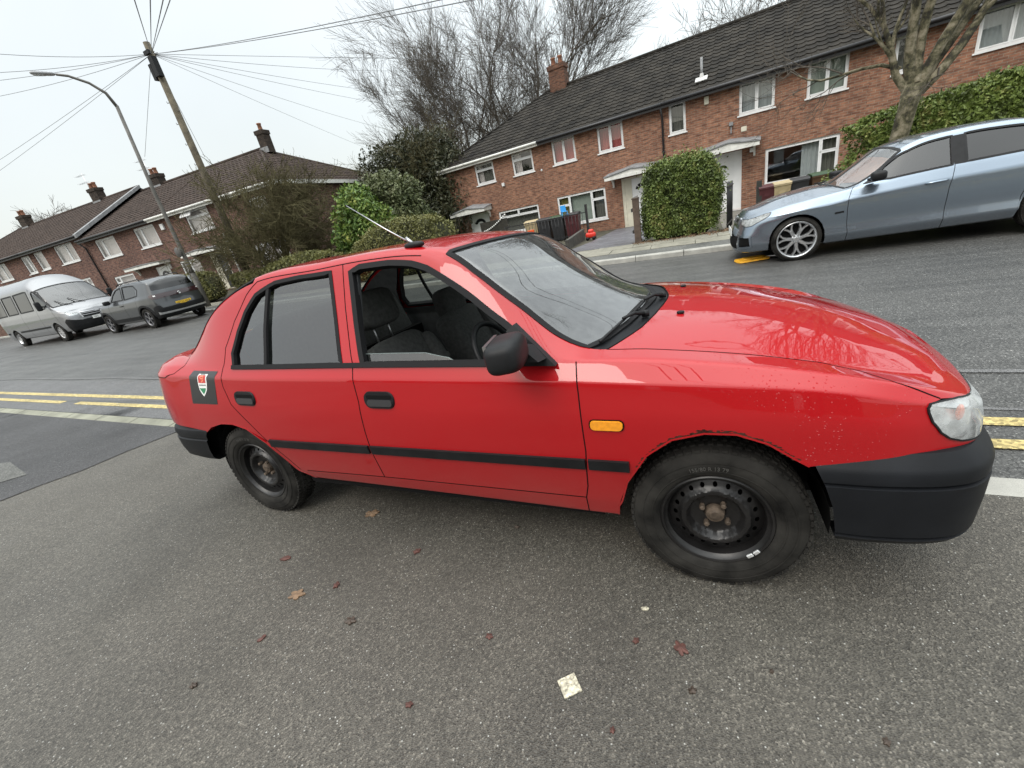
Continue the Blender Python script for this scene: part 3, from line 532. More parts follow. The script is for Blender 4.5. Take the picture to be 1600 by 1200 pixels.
# wipers, washer jets
def wiper(pa,pb,pc):
    mb=MB(); Q=[CAR.ev(*p)+CAR.nrm(*p)*h for p,h in zip((pa,pb,pc),(.012,.03,.022))]; mb.tube([Q[0],Q[1]],[.012,.007],6); mb.tube([Q[0]-np.array([0,0,.01]),Q[0]+np.array([0,0,.012])],.018,10)
    d=(Q[2]-Q[1]); e0=Q[1]-d*.9; return mb,Q
for (pa,pb,ba,bb) in (((12.46,8.05),(12.12,7.72),(12.16,7.10),(12.02,8.55)),((12.50,8.95),(12.10,8.50),(12.10,8.10),(12.02,9.0))):
    mb=MB(); A_=CAR.ev(*pa)+CAR.nrm(*pa)*.012; B_=CAR.ev(*pb)+CAR.nrm(*pb)*.028; mb.tube([A_,A_*.5+B_*.5+np.array([0,0,.012]),B_],[.011,.008,.006],6); mb.tube([A_-np.array([0,0,.012]),A_+np.array([0,0,.012])],.016,10); w_=mb.build('wiper_arm',BLK,RED)
    mb=MB(); E_=[CAR.ev(*q)+CAR.nrm(*q)*.014 for q in (ba,((ba[0]+bb[0])/2,(ba[1]+bb[1])/2),bb)]; mb.tube(E_,.006,6); mb.build('wiper_blade',BLK,w_)
for g in(1,-1):
    mb=MB(); P,T,B,n=frame_at(CAR,13.23,8.13,g); superblob(mb,P+n*.006,(.03,.02,.014),None,.7,8); mb.build('washer_jet',BLK,RED)
# steel wheels
rimtext=simple('sidewall_text',(.06,.058,.053),.8)
def steel_wheel(cx,g,weights=False):
    root=RED; f=lambda p:(cx+p[0],g*-1*0+p[1],p[2])
    # disc with holes: local y outward (towards -y on the near side)
    R0=.182
    def prof(r): return float(np.interp(r,[0,.028,.032,.052,.080,.092,.118,.135,.150,.158,.166,.170],[-.028,-.028,-.012,-.012,-.016,-.050,-.054,-.030,-.004,.004,.006,.006]))-.006
    V,F=cdt([(.158*math.cos(a),.158*math.sin(a)) for a in [2*math.pi*k/64 for k in range(64)]],[[(.132*math.cos(b)+.0075*math.cos(a),.132*math.sin(b)+.0095*math.sin(a)) for a in [2*math.pi*j/10 for j in range(10)]] for b in [2*math.pi*k/20 for k in range(20)]],.0075,.0075)
    def prof2(r): return float(np.interp(r,[0,.030,.036,.060,.082,.094,.112,.120,.145,.158],[-.060,-.060,-.052,-.050,-.046,-.018,-.016,-.030,-.042,-.050]))
    mb=MB(); mb.add([(v[0],prof2(math.hypot(*v)),v[1]) for v in V],F,0,True)
    # barrel + flange (r, depth)  depth: y, 0 = outer edge of the rim, positive = inwards
    mb2=MB(); mb2.lathe([(.158,.0505),(.160,.040),(.161,.018),(.170,.010),(.174,.002),(.181,-.001),(.185,.003),(.184,.010),(.172,.02),(.168,.16),(.184,.175)],64,'y')
    hub=MB(); hub.lathe([(0,.028),(.016,.028),(.020,.032),(.030,.034),(.034,.046),(.034,.062)],20,'y')
    sg=1 if g<0 else -1
    M_=lambda p:(cx+p[0]*(1 if g<0 else -1),(g*.790-g*0)+(p[1] if g<0 else -p[1]),.285+p[2])
    w=MB(); w.add([M_((x,-y,z)) for x,y,z in mb.v],mb.f,0,True); w.add([M_(p) for p in mb2.v],mb2.f,0,True)
    wh=w.build('wheel',STEEL,root,auto=35)
    h=MB(); h.add([M_(p) for p in hub.v],hub.f,0,True); h.build('hub_cap',RUST,wh,auto=35)
    for k in range(4):
        nb=MB(); a=math.pi/4+.2+k*math.pi/2; c=(.050*math.cos(a),0,.050*math.sin(a)); nb.lathe([(0,.026),(.007,.026),(.0095,.029),(.0095,.052)],6,'y',(c[0],0,c[2]),smooth=False); n2=MB(); n2.add([M_(p) for p in nb.v],nb.f); n2.build('wheel_nut',RUST,wh)
    bk=MB(); bk.lathe([(0,.09),(.165,.09)],24,'y'); n3=MB(); n3.add([M_(p) for p in bk.v],bk.f); n3.build('brake_backing',DARK,wh)
    t=make_tyre(.289,.180,.160,TYRE,parent=wh); me=t.data
    for v in me.vertices: p=v.co.copy(); v.co=Vector(M_((p.x,p.y+.066,p.z)))
    if g<0:
        for (txt,a0,rr,sz) in (('155/80 R 13 79',math.radians(96),.2235,.020),):
            text_mesh(txt,sz,lambda x,y,z:Vector(M_(((rr+y)*math.cos(a0-x/rr),-.0135-.0018+(.0015 if z<0 else 0),(rr+y)*math.sin(a0-x/rr)))),'sidewall_lettering',rimtext,wh,thick=.001)
    if weights:
        q=MB()
        for a in (-math.radians(50),-math.radians(41)): q.box(M_((.171*math.cos(a),-.004,.171*math.sin(a))),(.022,.008,.013),Matrix.Rotation(-a+math.pi/2,3,'Y')if 1 else None,0,.002)
        q.build('balance_weight',simple('zinc_weight',(.75,.76,.76),.35,metal=.6),wh)
for cx in(0,-2.43):
    for g in(-1,1): steel_wheel(cx,g,weights=(cx==0 and g<0))
# ---------------------------------------------------------------- ground, road, footways
def asphalt(name,base,chip,scale=130,chipamt=.5,rough=.62,stain=.35,tint=(1,1,1),wet=0,bump=.6,streak=0):
    m,t,b=nmat(name); tcn=N(t,'ShaderNodeTexCoord'); V=tcn.outputs['Object']
    vo=N(t,'ShaderNodeTexVoronoi',i_Scale=scale); t.links.new(V,vo.inputs['Vector'])
    vc=ramp(t,vo.outputs['Color'],[(0,[base*.35*k for k in tint]),(.45,[base*.9*k for k in tint]),(.75,[base*1.35*k for k in tint]),(1,[chip*k for k in tint])])
    v2=N(t,'ShaderNodeTexVoronoi',i_Scale=scale*.31); t.links.new(V,v2.inputs['Vector'])
    # occasional pale chips
    sp=N(t,'ShaderNodeMapRange'); sp.inputs['From Min'].default_value=.0;sp.inputs['From Max'].default_value=.20; sp.inputs['To Min'].default_value=1; sp.inputs['To Max'].default_value=0; t.links.new(v2.outputs['Distance'],sp.inputs['Value'])
    wn=N(t,'ShaderNodeTexWhiteNoise'); t.links.new(v2.outputs['Position'],wn.inputs['Vector']); gt=N(t,'ShaderNodeMath',operation='GREATER_THAN'); gt.inputs[1].default_value=1-.26*chipamt; t.links.new(wn.outputs['Value'],gt.inputs[0])
    ml=N(t,'ShaderNodeMath',operation='MULTIPLY'); t.links.new(sp.outputs[0],ml.inputs[0]); t.links.new(gt.outputs[0],ml.inputs[1])
    mx=N(t,'ShaderNodeMix',data_type='RGBA'); t.links.new(ml.outputs[0],mx.inputs[0]); t.links.new(vc,mx.inputs[6]); mx.inputs[7].default_value=(chip*3.0,chip*3.0,chip*2.8,1)
    n=N(t,'ShaderNodeTexNoise',i_Scale=.9,i_Detail=8,i_Roughness=.6); t.links.new(V,n.inputs['Vector']); st=ramp(t,n.outputs['Fac'],[(.25,(1-stain*1.25,)*3),(.5,(1,1,1)),(.8,(1+stain*.6,)*3)])
    m2=N(t,'ShaderNodeMix',data_type='RGBA',blend_type='MULTIPLY'); m2.inputs[0].default_value=1; t.links.new(mx.outputs[2],m2.inputs[6]); t.links.new(st,m2.inputs[7]); last=m2.outputs[2]
    if streak:
        mp=N(t,'ShaderNodeMapping'); mp.inputs['Scale'].default_value=(.35,4.5,1); t.links.new(V,mp.inputs['Vector']); n5=N(t,'ShaderNodeTexNoise',i_Scale=1.2,i_Detail=6); t.links.new(mp.outputs[0],n5.inputs['Vector']); s5=ramp(t,n5.outputs['Fac'],[(.35,(1-streak,)*3),(.65,(1+streak*.6,)*3)])
        m5=N(t,'ShaderNodeMix',data_type='RGBA',blend_type='MULTIPLY'); m5.inputs[0].default_value=1; t.links.new(last,m5.inputs[6]); t.links.new(s5,m5.inputs[7]); last=m5.outputs[2]
    t.links.new(last,b.inputs['Base Color'])
    n2=N(t,'ShaderNodeTexNoise',i_Scale=1.6,i_Detail=5); t.links.new(V,n2.inputs['Vector']); r=N(t,'ShaderNodeMapRange'); r.inputs['To Min'].default_value=rough-.16; r.inputs['To Max'].default_value=rough+.14; t.links.new(n2.outputs['Fac'],r.inputs['Value']); t.links.new(r.outputs[0],b.inputs['Roughness'])
    b.inputs['Specular IOR Level'].default_value=.42
    bp=N(t,'ShaderNodeBump',i_Strength=bump,i_Distance=.004); t.links.new(vo.outputs['Distance'],bp.inputs['Height']); t.links.new(bp.outputs[0],b.inputs['Normal'])
    return m
yk=lambda x:.09-.034*x
yf=lambda x:6.9-.07*(x+.5)
def sheet(name,poly,dz,mat,kind='structure',d=.5,zf=None,parent=None):
    V,F=cdt(poly,[],d,d); z=zf or gz; mb=MB(); mb.add([(x,y,z(x,y)+dz) for x,y in V],[f for f in F],0,True); o=mb.build(name,mat,parent)
    if o.data.polygons[0].normal.z<0: o.data.flip_normals()
    if kind and parent is None: o['kind']=kind
    return o
FOOT=asphalt('footway_asphalt',.068,.20,210,.9,.56,.30,(1.12,1.03,.86)); ROADM=asphalt('road_asphalt',.068,.20,120,.6,.44,.16,(1.03,1.02,.97),streak=.22); PATCHM=asphalt('newer_asphalt',.040,.12,140,.7,.62,.35,(1,.98,1)); TARM=asphalt('old_asphalt',.10,.2,120,.2,.7,.4,(1,1,.92))
xs=lambda a,b,n:[a+(b-a)*k/n for k in range(n+1)]
# far ground to the horizon, a little lower than everything laid on it
mb=MB(); G_=[-600,-300,-150,-80,-50,-35,-25,-15,-5,5,15,25,40,80,150,300,600]; n=len(G_); mb.add([(x,y,gz(x,y)-.15) for x in G_ for y in G_],[(i*n+j,(i+1)*n+j,(i+1)*n+j+1,i*n+j+1) for i in range(n-1) for j in range(n-1)],0,True); o=mb.build('ground',simple('rough_grass',(.05,.065,.025),.9,var=.4,vs=2)); o['kind']='structure'
X0,X1=-45,16
kl=[(x,yk(x)) for x in xs(X0,X1,30)]; fl=[(x,yf(x)) for x in xs(X0,X1,30)]
PB=[(-9.5,yk(-9.5)-.13),(-5.02,yk(-5.02)-.13),(-5.05,-.35),(-5.13,-.72),(-5.24,-1.0),(-5.2,-1.25),(-5.45,-1.9),(-5.9,-2.9),(-9.0,-2.9)]
sheet('footway',[(X0,-3.4)]+[(x,-3.4) for x in xs(X0,X1,20)][1:]+[(x,yk(x)-.125) for x in xs(X1,X0,30)],0,FOOT,d=.35)
sheet('forecourt',[(X0,-14),(X1,-14)]+[(X1,-3.4),(X0,-3.4)],0,FOOT,d=1.2)
sheet('footway_patch',[(-11,-3.0)]+[(-8.6,-3.0),(-6.4,-2.2),(-5.6,-1.55),(-5.32,-1.22),(-5.26,-.95),(-5.15,-.70),(-5.13,-.36),(-5.02,yk(-5)-.14)]+[(x,yk(x)-.14) for x in xs(-5.6,-11,8)],.005,PATCHM,d=.3)
sheet('footway_patch',[(-7.1,-.9),(-6.6,-.74),(-6.2,-.80),(-5.8,-.86),(-5.9,-1.0),(-6.3,-1.05),(-6.9,-1.15)],.009,TARM,d=.2)
sheet('footway_patch',[(-6.6,-1.2),(-6.2,-1.1),(-5.8,-1.12),(-5.75,-1.3),(-6.2,-1.55),(-6.5,-1.5)],.009,TARM,d=.2)
sheet('road',kl+fl[::-1],0,ROADM,d=.45)
# thin joints and a paler strip by the kerb
LT=asphalt('worn_channel',.10,.2,120,.3,.6,.15,(1,1,1))
sheet('road_channel',[(x,yk(x)+.02) for x in xs(X0,-2,20)]+[(x,yk(x)+1.12) for x in xs(-2,X0,20)],.004,LT,d=.4)
SEAL=asphalt('joint_seal',.13,.22,200,.1,.7,.2)
for o_,w in ((1.20,.05),(.70,.028)):
    mb=MB(); X=xs(X0,X1,120); mb.add([(x,yk(x)+o_+k*w+.02*math.sin(x*1.7),gz(x,yk(x)+o_)+.007) for x in X for k in(0,1)],[(2*i,2*i+2,2*i+3,2*i+1) for i in range(120)],0,True); mb.build('road_joint',SEAL)['kind']='structure'
YEL=asphalt('worn_yellow_paint',.40,.62,60,.5,.6,.35,(1.0,.80,.33),bump=.5)
for n_,(o_,gaps) in {'a':(.52,()),'b':(.27,((-9.55,-9.05),))}.items():
    V=[];F=[]; X=xs(X0,X1,244); mb=MB()
    for i in range(244):
        a,b_=X[i],X[i+1]
        if any(g0<(a+b_)/2<g1 for g0,g1 in gaps): continue
        q=len(V); V+=[(a,yk(a)+o_,gz(a,yk(a)+o_)+.008),(b_,yk(b_)+o_,gz(b_,yk(b_)+o_)+.008),(b_,yk(b_)+o_+.095,gz(b_,yk(b_)+o_+.095)+.008),(a,yk(a)+o_+.095,gz(a,yk(a)+o_+.095)+.008)]; F.append((q,q+1,q+2,q+3))
    mb.add(V,F); mb.build('yellow_line',YEL)['kind']='structure'
STONE=simple('kerb_concrete',(.20,.20,.155),.85,var=.28,vs=4,bump=.3,bs=120); STONE2=simple('kerb_concrete_pale',(.33,.325,.295),.8,var=.2,vs=6,bump=.3,bs=120)
mb=MB(); x=X0
while x<X1:
    L=.90; 
    for _ in (0,):
        a=x+.008;b_=x+L-.008; y0,y1=yk(a),yk(b_); z0,z1=gz(a,y0),gz(b_,y1); m_=1 if x>-1.2 else 0
        v=[(a,y0-.125,z0-.1),(a,y0,z0-.1),(b_,y1,z1-.1),(b_,y1-.125,z1-.1),(a,y0-.125,z0+.006),(a,y0-.012,z0+.018),(b_,y1-.012,z1+.018),(b_,y1-.125,z1+.006),(a,y0,z0+.008),(b_,y1,z1+.008)]
        mb.add(v,[(4,5,6,7),(5,8,9,6),(8,1,2,9),(0,4,7,3),(4,0,1,8,5),(3,7,6,9,2)],m_)
    x+=L
mb.build('kerb',[STONE,STONE2])['kind']='structure'
# far kerb (a real step), tarmac margin, slabs
mb=MB(); x=X0
while x<X1:
    a=x+.006;b_=x+.914-.006; y0,y1=yf(a),yf(b_); h=.10; z0,z1=gz(a,y0),gz(b_,y1)
    v=[(a,y0,z0-.1),(b_,y1,z1-.1),(b_,y1+.01,z1+h-.02),(a,y0+.01,z0+h-.02),(b_,y1+.03,z1+h),(a,y0+.03,z0+h),(b_,y1+.125,z1+h),(a,y0+.125,z0+h),(a,y0+.125,z0-.1),(b_,y1+.125,z1-.1)]
    mb.add(v,[(0,1,2,3),(3,2,4,5),(5,4,6,7),(7,6,9,8),(0,3,5,7,8),(1,9,6,4,2)]); x+=.914
mb.build('kerb',STONE2)['kind']='structure'
zf=lambda x,y:gz(x,y)+.10*(1-sm((y-9.2)/1.2))
sheet('far_footway',[(x,yf(x)+.128) for x in xs(X0,X1,30)]+[(x,yf(x)+.75) for x in xs(X1,X0,30)],-.006,TARM,zf=zf)
SLAB=simple('paving_slab',(.215,.205,.165),.85,var=.22,vs=5,bump=.2,bs=90)
mb=MB(); x=X0; k=0
while x<X1:
    for r_ in (0,1):
        L=.9; o_=.45 if r_ else 0; a=x+o_+.006; b_=x+o_+L-.006; c=.755+r_*.62+.006; d_=.755+(r_+1)*.62-.006; dz=random.uniform(-.004,.004)
        P=[(a,yf(a)+c),(b_,yf(b_)+c),(b_,yf(b_)+d_),(a,yf(a)+d_)]; mb.add([(p[0],p[1],zf(*p)+dz) for p in P]+[(p[0],p[1],zf(*p)-.05) for p in P],[(0,1,2,3),(0,4,5,1),(1,5,6,2),(2,6,7,3),(3,7,4,0)],0)
    x+=.9
mb.build('paving_slabs',SLAB)['kind']='structure'
sheet('slab_bedding',[(x,yf(x)+.74) for x in xs(X0,X1,30)]+[(x,yf(x)+2.02) for x in xs(X1,X0,30)],-.02,simple('slab_joint_moss',(.045,.05,.025),.95,var=.4,vs=8),zf=zf)
SOIL=simple('garden_soil',(.055,.05,.032),.95,var=.5,vs=3,bump=.6,bs=20)
sheet('garden_ground',[(x,yf(x)+2.0) for x in xs(X0,X1,30)]+[(X1,34),(X0,34)],-.012,SOIL,d=1.0,zf=zf)
# block paved drive in front of the middle houses
m,t,b=nmat('block_paving'); tcn=N(t,'ShaderNodeTexCoord'); br=N(t,'ShaderNodeTexBrick',i_Scale=1,i_Mortar_Size=.008,i_Brick_Width=.2,i_Row_Height=.1); br.inputs['Color1'].default_value=(.10,.10,.115,1); br.inputs['Color2'].default_value=(.16,.16,.175,1); br.inputs['Mortar'].default_value=(.04,.04,.04,1); mp=N(t,'ShaderNodeMapping'); mp.inputs['Rotation'].default_value=(0,0,.8); t.links.new(tcn.outputs['Object'],mp.inputs['Vector']); t.links.new(mp.outputs[0],br.inputs['Vector']); n=N(t,'ShaderNodeTexNoise',i_Scale=1.3,i_Detail=6); t.links.new(tcn.outputs['Object'],n.inputs['Vector']); mm=N(t,'ShaderNodeMix',data_type='RGBA',blend_type='MULTIPLY'); mm.inputs[0].default_value=1; t.links.new(br.outputs[0],mm.inputs[6]); t.links.new(ramp(t,n.outputs['Fac'],[(.3,(.7,.7,.7)),(.7,(1.2,1.2,1.2))]),mm.inputs[7]); t.links.new(mm.outputs[2],b.inputs['Base Color']); b.inputs['Roughness'].default_value=.5; bp=N(t,'ShaderNodeBump',i_Strength=.5,i_Distance=.01); t.links.new(br.outputs['Fac'],bp.inputs['Height']); bp.invert=True; t.links.new(bp.outputs[0],b.inputs['Normal']); DRIVE=m
sheet('driveway',[(-3.75,yf(-3.75)+2.02),(-1.35,yf(-1.35)+2.02),(-1.35,10.0),(-.9,12.2),(.3,14),(.3,17.9),(-3.2,18.4),(-3.3,13.0)],.0,DRIVE,zf=lambda x,y:zf(x,y))
sheet('garden_path',[(.62,yf(.6)+2.02),(1.35,yf(1.35)+2.02),(2.3,13),(2.6,17.6),(.9,17.8),(.75,13)],.0,simple('damp_concrete',(.13,.12,.10),.7,var=.3,vs=3),zf=lambda x,y:zf(x,y))
# small litter and leaves by the car (each its own little object)
def flat_thing(name,x,y,r,rot,mat,label,cat,group=None,seed=0,kind='leaf'):
    rd=random.Random(seed); mb=MB(); z=gz(x,y)+.004; nx,ny=.011,.058
    if kind=='leaf': pl=[(r*math.cos(a)*(.55+.45*abs(math.cos(2.5*a))+rd.uniform(-.1,.1)),r*.75*math.sin(a)*(.6+.4*abs(math.cos(2.5*a)))) for a in [2*math.pi*k/20 for k in range(20)]]
    elif kind=='oval': pl=[(r*math.cos(a)*rd.uniform(.8,1.1),r*.5*math.sin(a)*rd.uniform(.8,1.1)) for a in [2*math.pi*k/14 for k in range(14)]]
    else: pl=[(sx*r*rd.uniform(.9,1.05),sy*r*rd.uniform(.9,1.05)) for sx,sy in ((1,1),(-1,1),(-1,-1),(1,-1))]
    c,s_=math.cos(rot),math.sin(rot); Q=[(a*c-b*s_,a*s_+b*c) for a,b in pl]; nn=len(Q)
    V=[(0,0,.004+rd.uniform(0,.004))]+[(a,b,-ny*b-nx*a+rd.uniform(0,.004)) for a,b in Q]+[(a,b,-ny*b-nx*a-.003) for a,b in Q]
    mb.add(V,[(0,1+i,1+(i+1)%nn) for i in range(nn)]+[(1+i,1+nn+i,1+nn+(i+1)%nn,1+(i+1)%nn) for i in range(nn)],0,False); o=mb.build(name,mat); o.location=(x,y,z); return tag(o,label,cat,group)
LF=simple('dead_leaf_red',(.085,.034,.026),.7,var=.4,vs=60); LF2=simple('dead_leaf_tan',(.17,.11,.065),.7,var=.4,vs=60); LF3=simple('dead_leaf_dark',(.05,.035,.025),.6,var=.4,vs=60); PAP=simple('speckled_paper',(.42,.39,.30),.8,var=.75,vs=110)
flat_thing('paper_scrap',-0.433,-1.305,0.030,0.70,PAP,'small square of speckled off-white paper on the asphalt','litter','scraps of litter on the asphalt',0,'sq')
flat_thing('paper_scrap',-0.237,-0.968,0.016,0.20,PAP,'crumpled white scrap near the front wheel','litter','scraps of litter on the asphalt',1,'oval')
flat_thing('fallen_leaf',-1.711,-1.260,0.040,0.30,LF2,'tan maple-like leaf with a stalk, left foreground','leaf','fallen leaves on the asphalt',2,'leaf')
flat_thing('fallen_leaf',-1.298,-0.903,0.022,1.00,LF,'small red-brown leaf below the driver door','leaf','fallen leaves on the asphalt',3,'leaf')
flat_thing('fallen_leaf',-1.982,-1.097,0.030,0.40,LF,'long thin red-brown leaf below the rear door','leaf','fallen leaves on the asphalt',4,'oval')
flat_thing('fallen_leaf',-1.559,-1.170,0.020,2.00,LF,'red-brown leaf right of the tan leaf','leaf','fallen leaves on the asphalt',5,'leaf')
flat_thing('fallen_leaf',-1.349,-1.303,0.026,0.10,LF3,'dark red triangular leaf in the left foreground','leaf','fallen leaves on the asphalt',6,'leaf')
flat_thing('fallen_leaf',-0.757,-1.217,0.016,0.00,LF,'small faded red leaf in the middle foreground','leaf','fallen leaves on the asphalt',7,'leaf')
flat_thing('fallen_leaf',-0.254,-1.101,0.014,1.00,LF,'small red leaf left of the bigger one at the right','leaf','fallen leaves on the asphalt',8,'leaf')
flat_thing('fallen_leaf',-0.114,-1.091,0.028,2.20,LF,'largest dark red leaf, right foreground','leaf','fallen leaves on the asphalt',9,'leaf')
flat_thing('fallen_leaf',-0.079,-1.217,0.014,0.50,LF3,'small dark leaf below the largest red leaf','leaf','fallen leaves on the asphalt',10,'leaf')
flat_thing('fallen_leaf',-0.912,-1.501,0.014,0.50,LF,'small red leaf low in the foreground, left of the paper square','leaf','fallen leaves on the asphalt',11,'leaf')
flat_thing('fallen_leaf',-0.286,-1.387,0.010,1.50,LF,'tiny red leaf nearest the bottom edge','leaf','fallen leaves on the asphalt',12,'leaf')
flat_thing('fallen_leaf',-1.760,-1.682,0.016,0.20,LF3,'small dark curled leaf in the lower left','leaf','fallen leaves on the asphalt',13,'leaf')
flat_thing('fallen_leaf',-1.750,-0.701,0.045,0.50,LF2,'grey-brown long leaf beside the rear wheel shadow','leaf','fallen leaves on the asphalt',14,'leaf')
flat_thing('fallen_leaf',-0.872,-0.647,0.014,0.20,LF3,'tiny dark leaf under the sill shadow','leaf','fallen leaves on the asphalt',15,'leaf')
flat_thing('fallen_leaf',-1.670,-1.466,0.018,1.30,LF,'faint brown leaf at the left','leaf','fallen leaves on the asphalt',16,'oval')
flat_thing('fallen_leaf',0.139,-1.098,0.008,1.30,LF3,'dark speck of leaf at the lower right','leaf','fallen leaves on the asphalt',17,'leaf')
flat_thing('fallen_leaf',0.370,-1.216,0.012,1.30,LF3,'dark curled leaf near the bottom right corner','leaf','fallen leaves on the asphalt',18,'leaf')

# ---------------------------------------------------------------- houses
def brick(name,c1,c2,mort,var=.3):
    m,t,b=nmat(name); tcn=N(t,'ShaderNodeTexCoord'); sp=N(t,'ShaderNodeSeparateXYZ'); t.links.new(tcn.outputs['Object'],sp.inputs[0]); ad_=N(t,'ShaderNodeMath',operation='ADD'); t.links.new(sp.outputs['X'],ad_.inputs[0]); t.links.new(sp.outputs['Y'],ad_.inputs[1]); cb=N(t,'ShaderNodeCombineXYZ'); t.links.new(ad_.outputs[0],cb.inputs[0]); t.links.new(sp.outputs['Z'],cb.inputs[1])
    br=N(t,'ShaderNodeTexBrick',i_Scale=1,i_Mortar_Size=.007,i_Brick_Width=.225,i_Row_Height=.075,i_Mortar_Smooth=.2,i_Bias=-.1); br.inputs['Color1'].default_value=C4(c1); br.inputs['Color2'].default_value=C4(c2); br.inputs['Mortar'].default_value=C4(mort); t.links.new(cb.outputs[0],br.inputs['Vector'])
    n=N(t,'ShaderNodeTexNoise',i_Scale=.55,i_Detail=8,i_Roughness=.65); t.links.new(tcn.outputs['Object'],n.inputs['Vector']); st=ramp(t,n.outputs['Fac'],[(.28,(1-var,1-var,1-var*.9)),(.55,(1,1,1)),(.8,(1+var*.5,1+var*.35,1+var*.3))])
    mm=N(t,'ShaderNodeMix',data_type='RGBA',blend_type='MULTIPLY'); mm.inputs[0].default_value=1; t.links.new(br.outputs[0],mm.inputs[6]); t.links.new(st,mm.inputs[7])
    # each brick a little different
    mp=N(t,'ShaderNodeMapping'); mp.inputs['Scale'].default_value=(4.44,13.33,1); t.links.new(cb.outputs[0],mp.inputs['Vector']); n3=N(t,'ShaderNodeTexNoise',i_Scale=1.0,i_Detail=1); t.links.new(mp.outputs[0],n3.inputs['Vector']); m3=N(t,'ShaderNodeMix',data_type='RGBA',blend_type='MULTIPLY'); m3.inputs[0].default_value=1; t.links.new(mm.outputs[2],m3.inputs[6]); t.links.new(ramp(t,n3.outputs['Fac'],[(.3,(.62,.6,.62)),(.5,(1,1,1)),(.72,(1.35,1.28,1.2))]),m3.inputs[7])
    t.links.new(m3.outputs[2],b.inputs['Base Color']); b.inputs['Roughness'].default_value=.88; b.inputs['Specular IOR Level'].default_value=.25; bp=N(t,'ShaderNodeBump',i_Strength=.7,i_Distance=.01); bp.invert=True; t.links.new(br.outputs['Fac'],bp.inputs['Height']); t.links.new(bp.outputs[0],b.inputs['Normal']); return m
BR_R=brick('orange_red_brick',(.285,.142,.092),(.205,.092,.06),(.28,.235,.18),.26); BR_L=brick('brown_brick',(.165,.085,.066),(.11,.055,.045),(.20,.175,.15),.35)
TILE=simple('dark_concrete_tile',(.022,.0195,.016),.85,spec=.2,var=.65,vs=1.6,bump=.3,bs=60,det=9); TILEL=simple('brown_tile',(.048,.035,.029),.85,spec=.2,var=.35,vs=3,bump=.3,bs=50,det=9)
UPVC=simple('white_upvc',(.74,.75,.75),.35,var=.06,vs=3); GUT=simple('black_gutter',(.02,.02,.022),.4); WFAS=simple('white_fascia',(.66,.66,.62),.5,var=.15,vs=5); LEAD=simple('grey_lead',(.22,.225,.23),.6,var=.25,vs=6); CREAM=simple('cream_paint',(.62,.59,.48),.5,var=.1,vs=6)
POT=simple('clay_pot',(.28,.13,.08),.85,var=.3,vs=12); WGL=glass('house_glass',(.85,.88,.87),1.6); ROOM=simple('room_paint',(.20,.19,.17),.9); DOORB=simple('black_door_paint',(.015,.016,.018),.3,coat=.4)
def cloth(name,c,tr=.35):
    m,t,b=nmat(name); b.inputs['Base Color'].default_value=C4(c); b.inputs['Roughness'].default_value=.9; b.inputs['Specular IOR Level'].default_value=.1; return m
CU={'red':cloth('red_curtain',(.50,.14,.13)),'net':cloth('net_curtain',(.72,.64,.63)),'grey':cloth('grey_curtain',(.42,.44,.45)),'dark':cloth('dark_curtain',(.16,.155,.14)),'green':cloth('grey_green_blind',(.33,.37,.33)),'yellow':cloth('ochre_curtain',(.25,.22,.08))}
def tiles(name,poly,f,nrm_,mat,root,w=.30,ex=.33,res=4):
    """interlocking tiles laid as real courses; poly in (along, up-slope); f maps to 3d"""
    a0=min(p[0] for p in poly);a1=max(p[0] for p in poly);b0=min(p[1] for p in poly);b1=max(p[1] for p in poly)
    prof=[(0,.0),(.30,-.012),(.62,-.004),(.80,.024),(1.0,.0)] if res==4 else [(0,0),(.6,-.01),(.8,.022),(1,0)]
    mb=MB(); nrm_=Vector(nrm_); b=b0; row=0
    while b<b1-.02:
        e=min(ex,b1-b)+.03
        # horizontal extent of the course
        yy=b+ex*.5; X=[]
        for i in range(len(poly)):
            p,q=poly[i],poly[(i+1)%len(poly)]
            if (p[1]>yy)!=(q[1]>yy): X.append(p[0]+(q[0]-p[0])*(yy-p[1])/(q[1]-p[1]))
        if len(X)>=2:
            l,r=min(X),max(X); k=math.floor(l/w); V=[];
            xs_=[]
            while k*w<r:
                for (t_,h) in prof[:-1]:
                    x=(k+t_)*w
                    if l<=x<=r: xs_.append((x,h))
                k+=1
            if len(xs_)>1:
                xs_=[(l,0)]+xs_+[(r,0)]
                for (x,h) in xs_:
                    j=random.uniform(-.002,.002); V.append(Vector(f(x,b))+nrm_*(h+.034+j)); V.append(Vector(f(x,b+e))+nrm_*(h+.004+j)); V.append(Vector(f(x,b))+nrm_*(h+.012))
                m=len(xs_); mb.add(V,[(3*i,3*i+3,3*i+4,3*i+1) for i in range(m-1)]+[(3*i+2,3*i+5,3*i+3,3*i) for i in range(m-1)],0,False)
        b+=ex; row+=1
    # backing sheet
    mb.add([f(*p) for p in poly],[tuple(range(len(poly)))],0)
    return mb.build(name,mat,root)
def curtain(mb,x0,x1,y,z0,z1,amp=.025,wl=.12):
    n=max(6,int((x1-x0)/.03)); V=[]
    for i in range(n+1):
        x=x0+(x1-x0)*i/n; yy=y+amp*math.sin(2*math.pi*x/wl+.7*math.sin(x*9)); V+=[(x,yy,z0),(x,yy,z1)]
    mb.add(V,[(2*i,2*i+2,2*i+3,2*i+1) for i in range(n)],0,True)
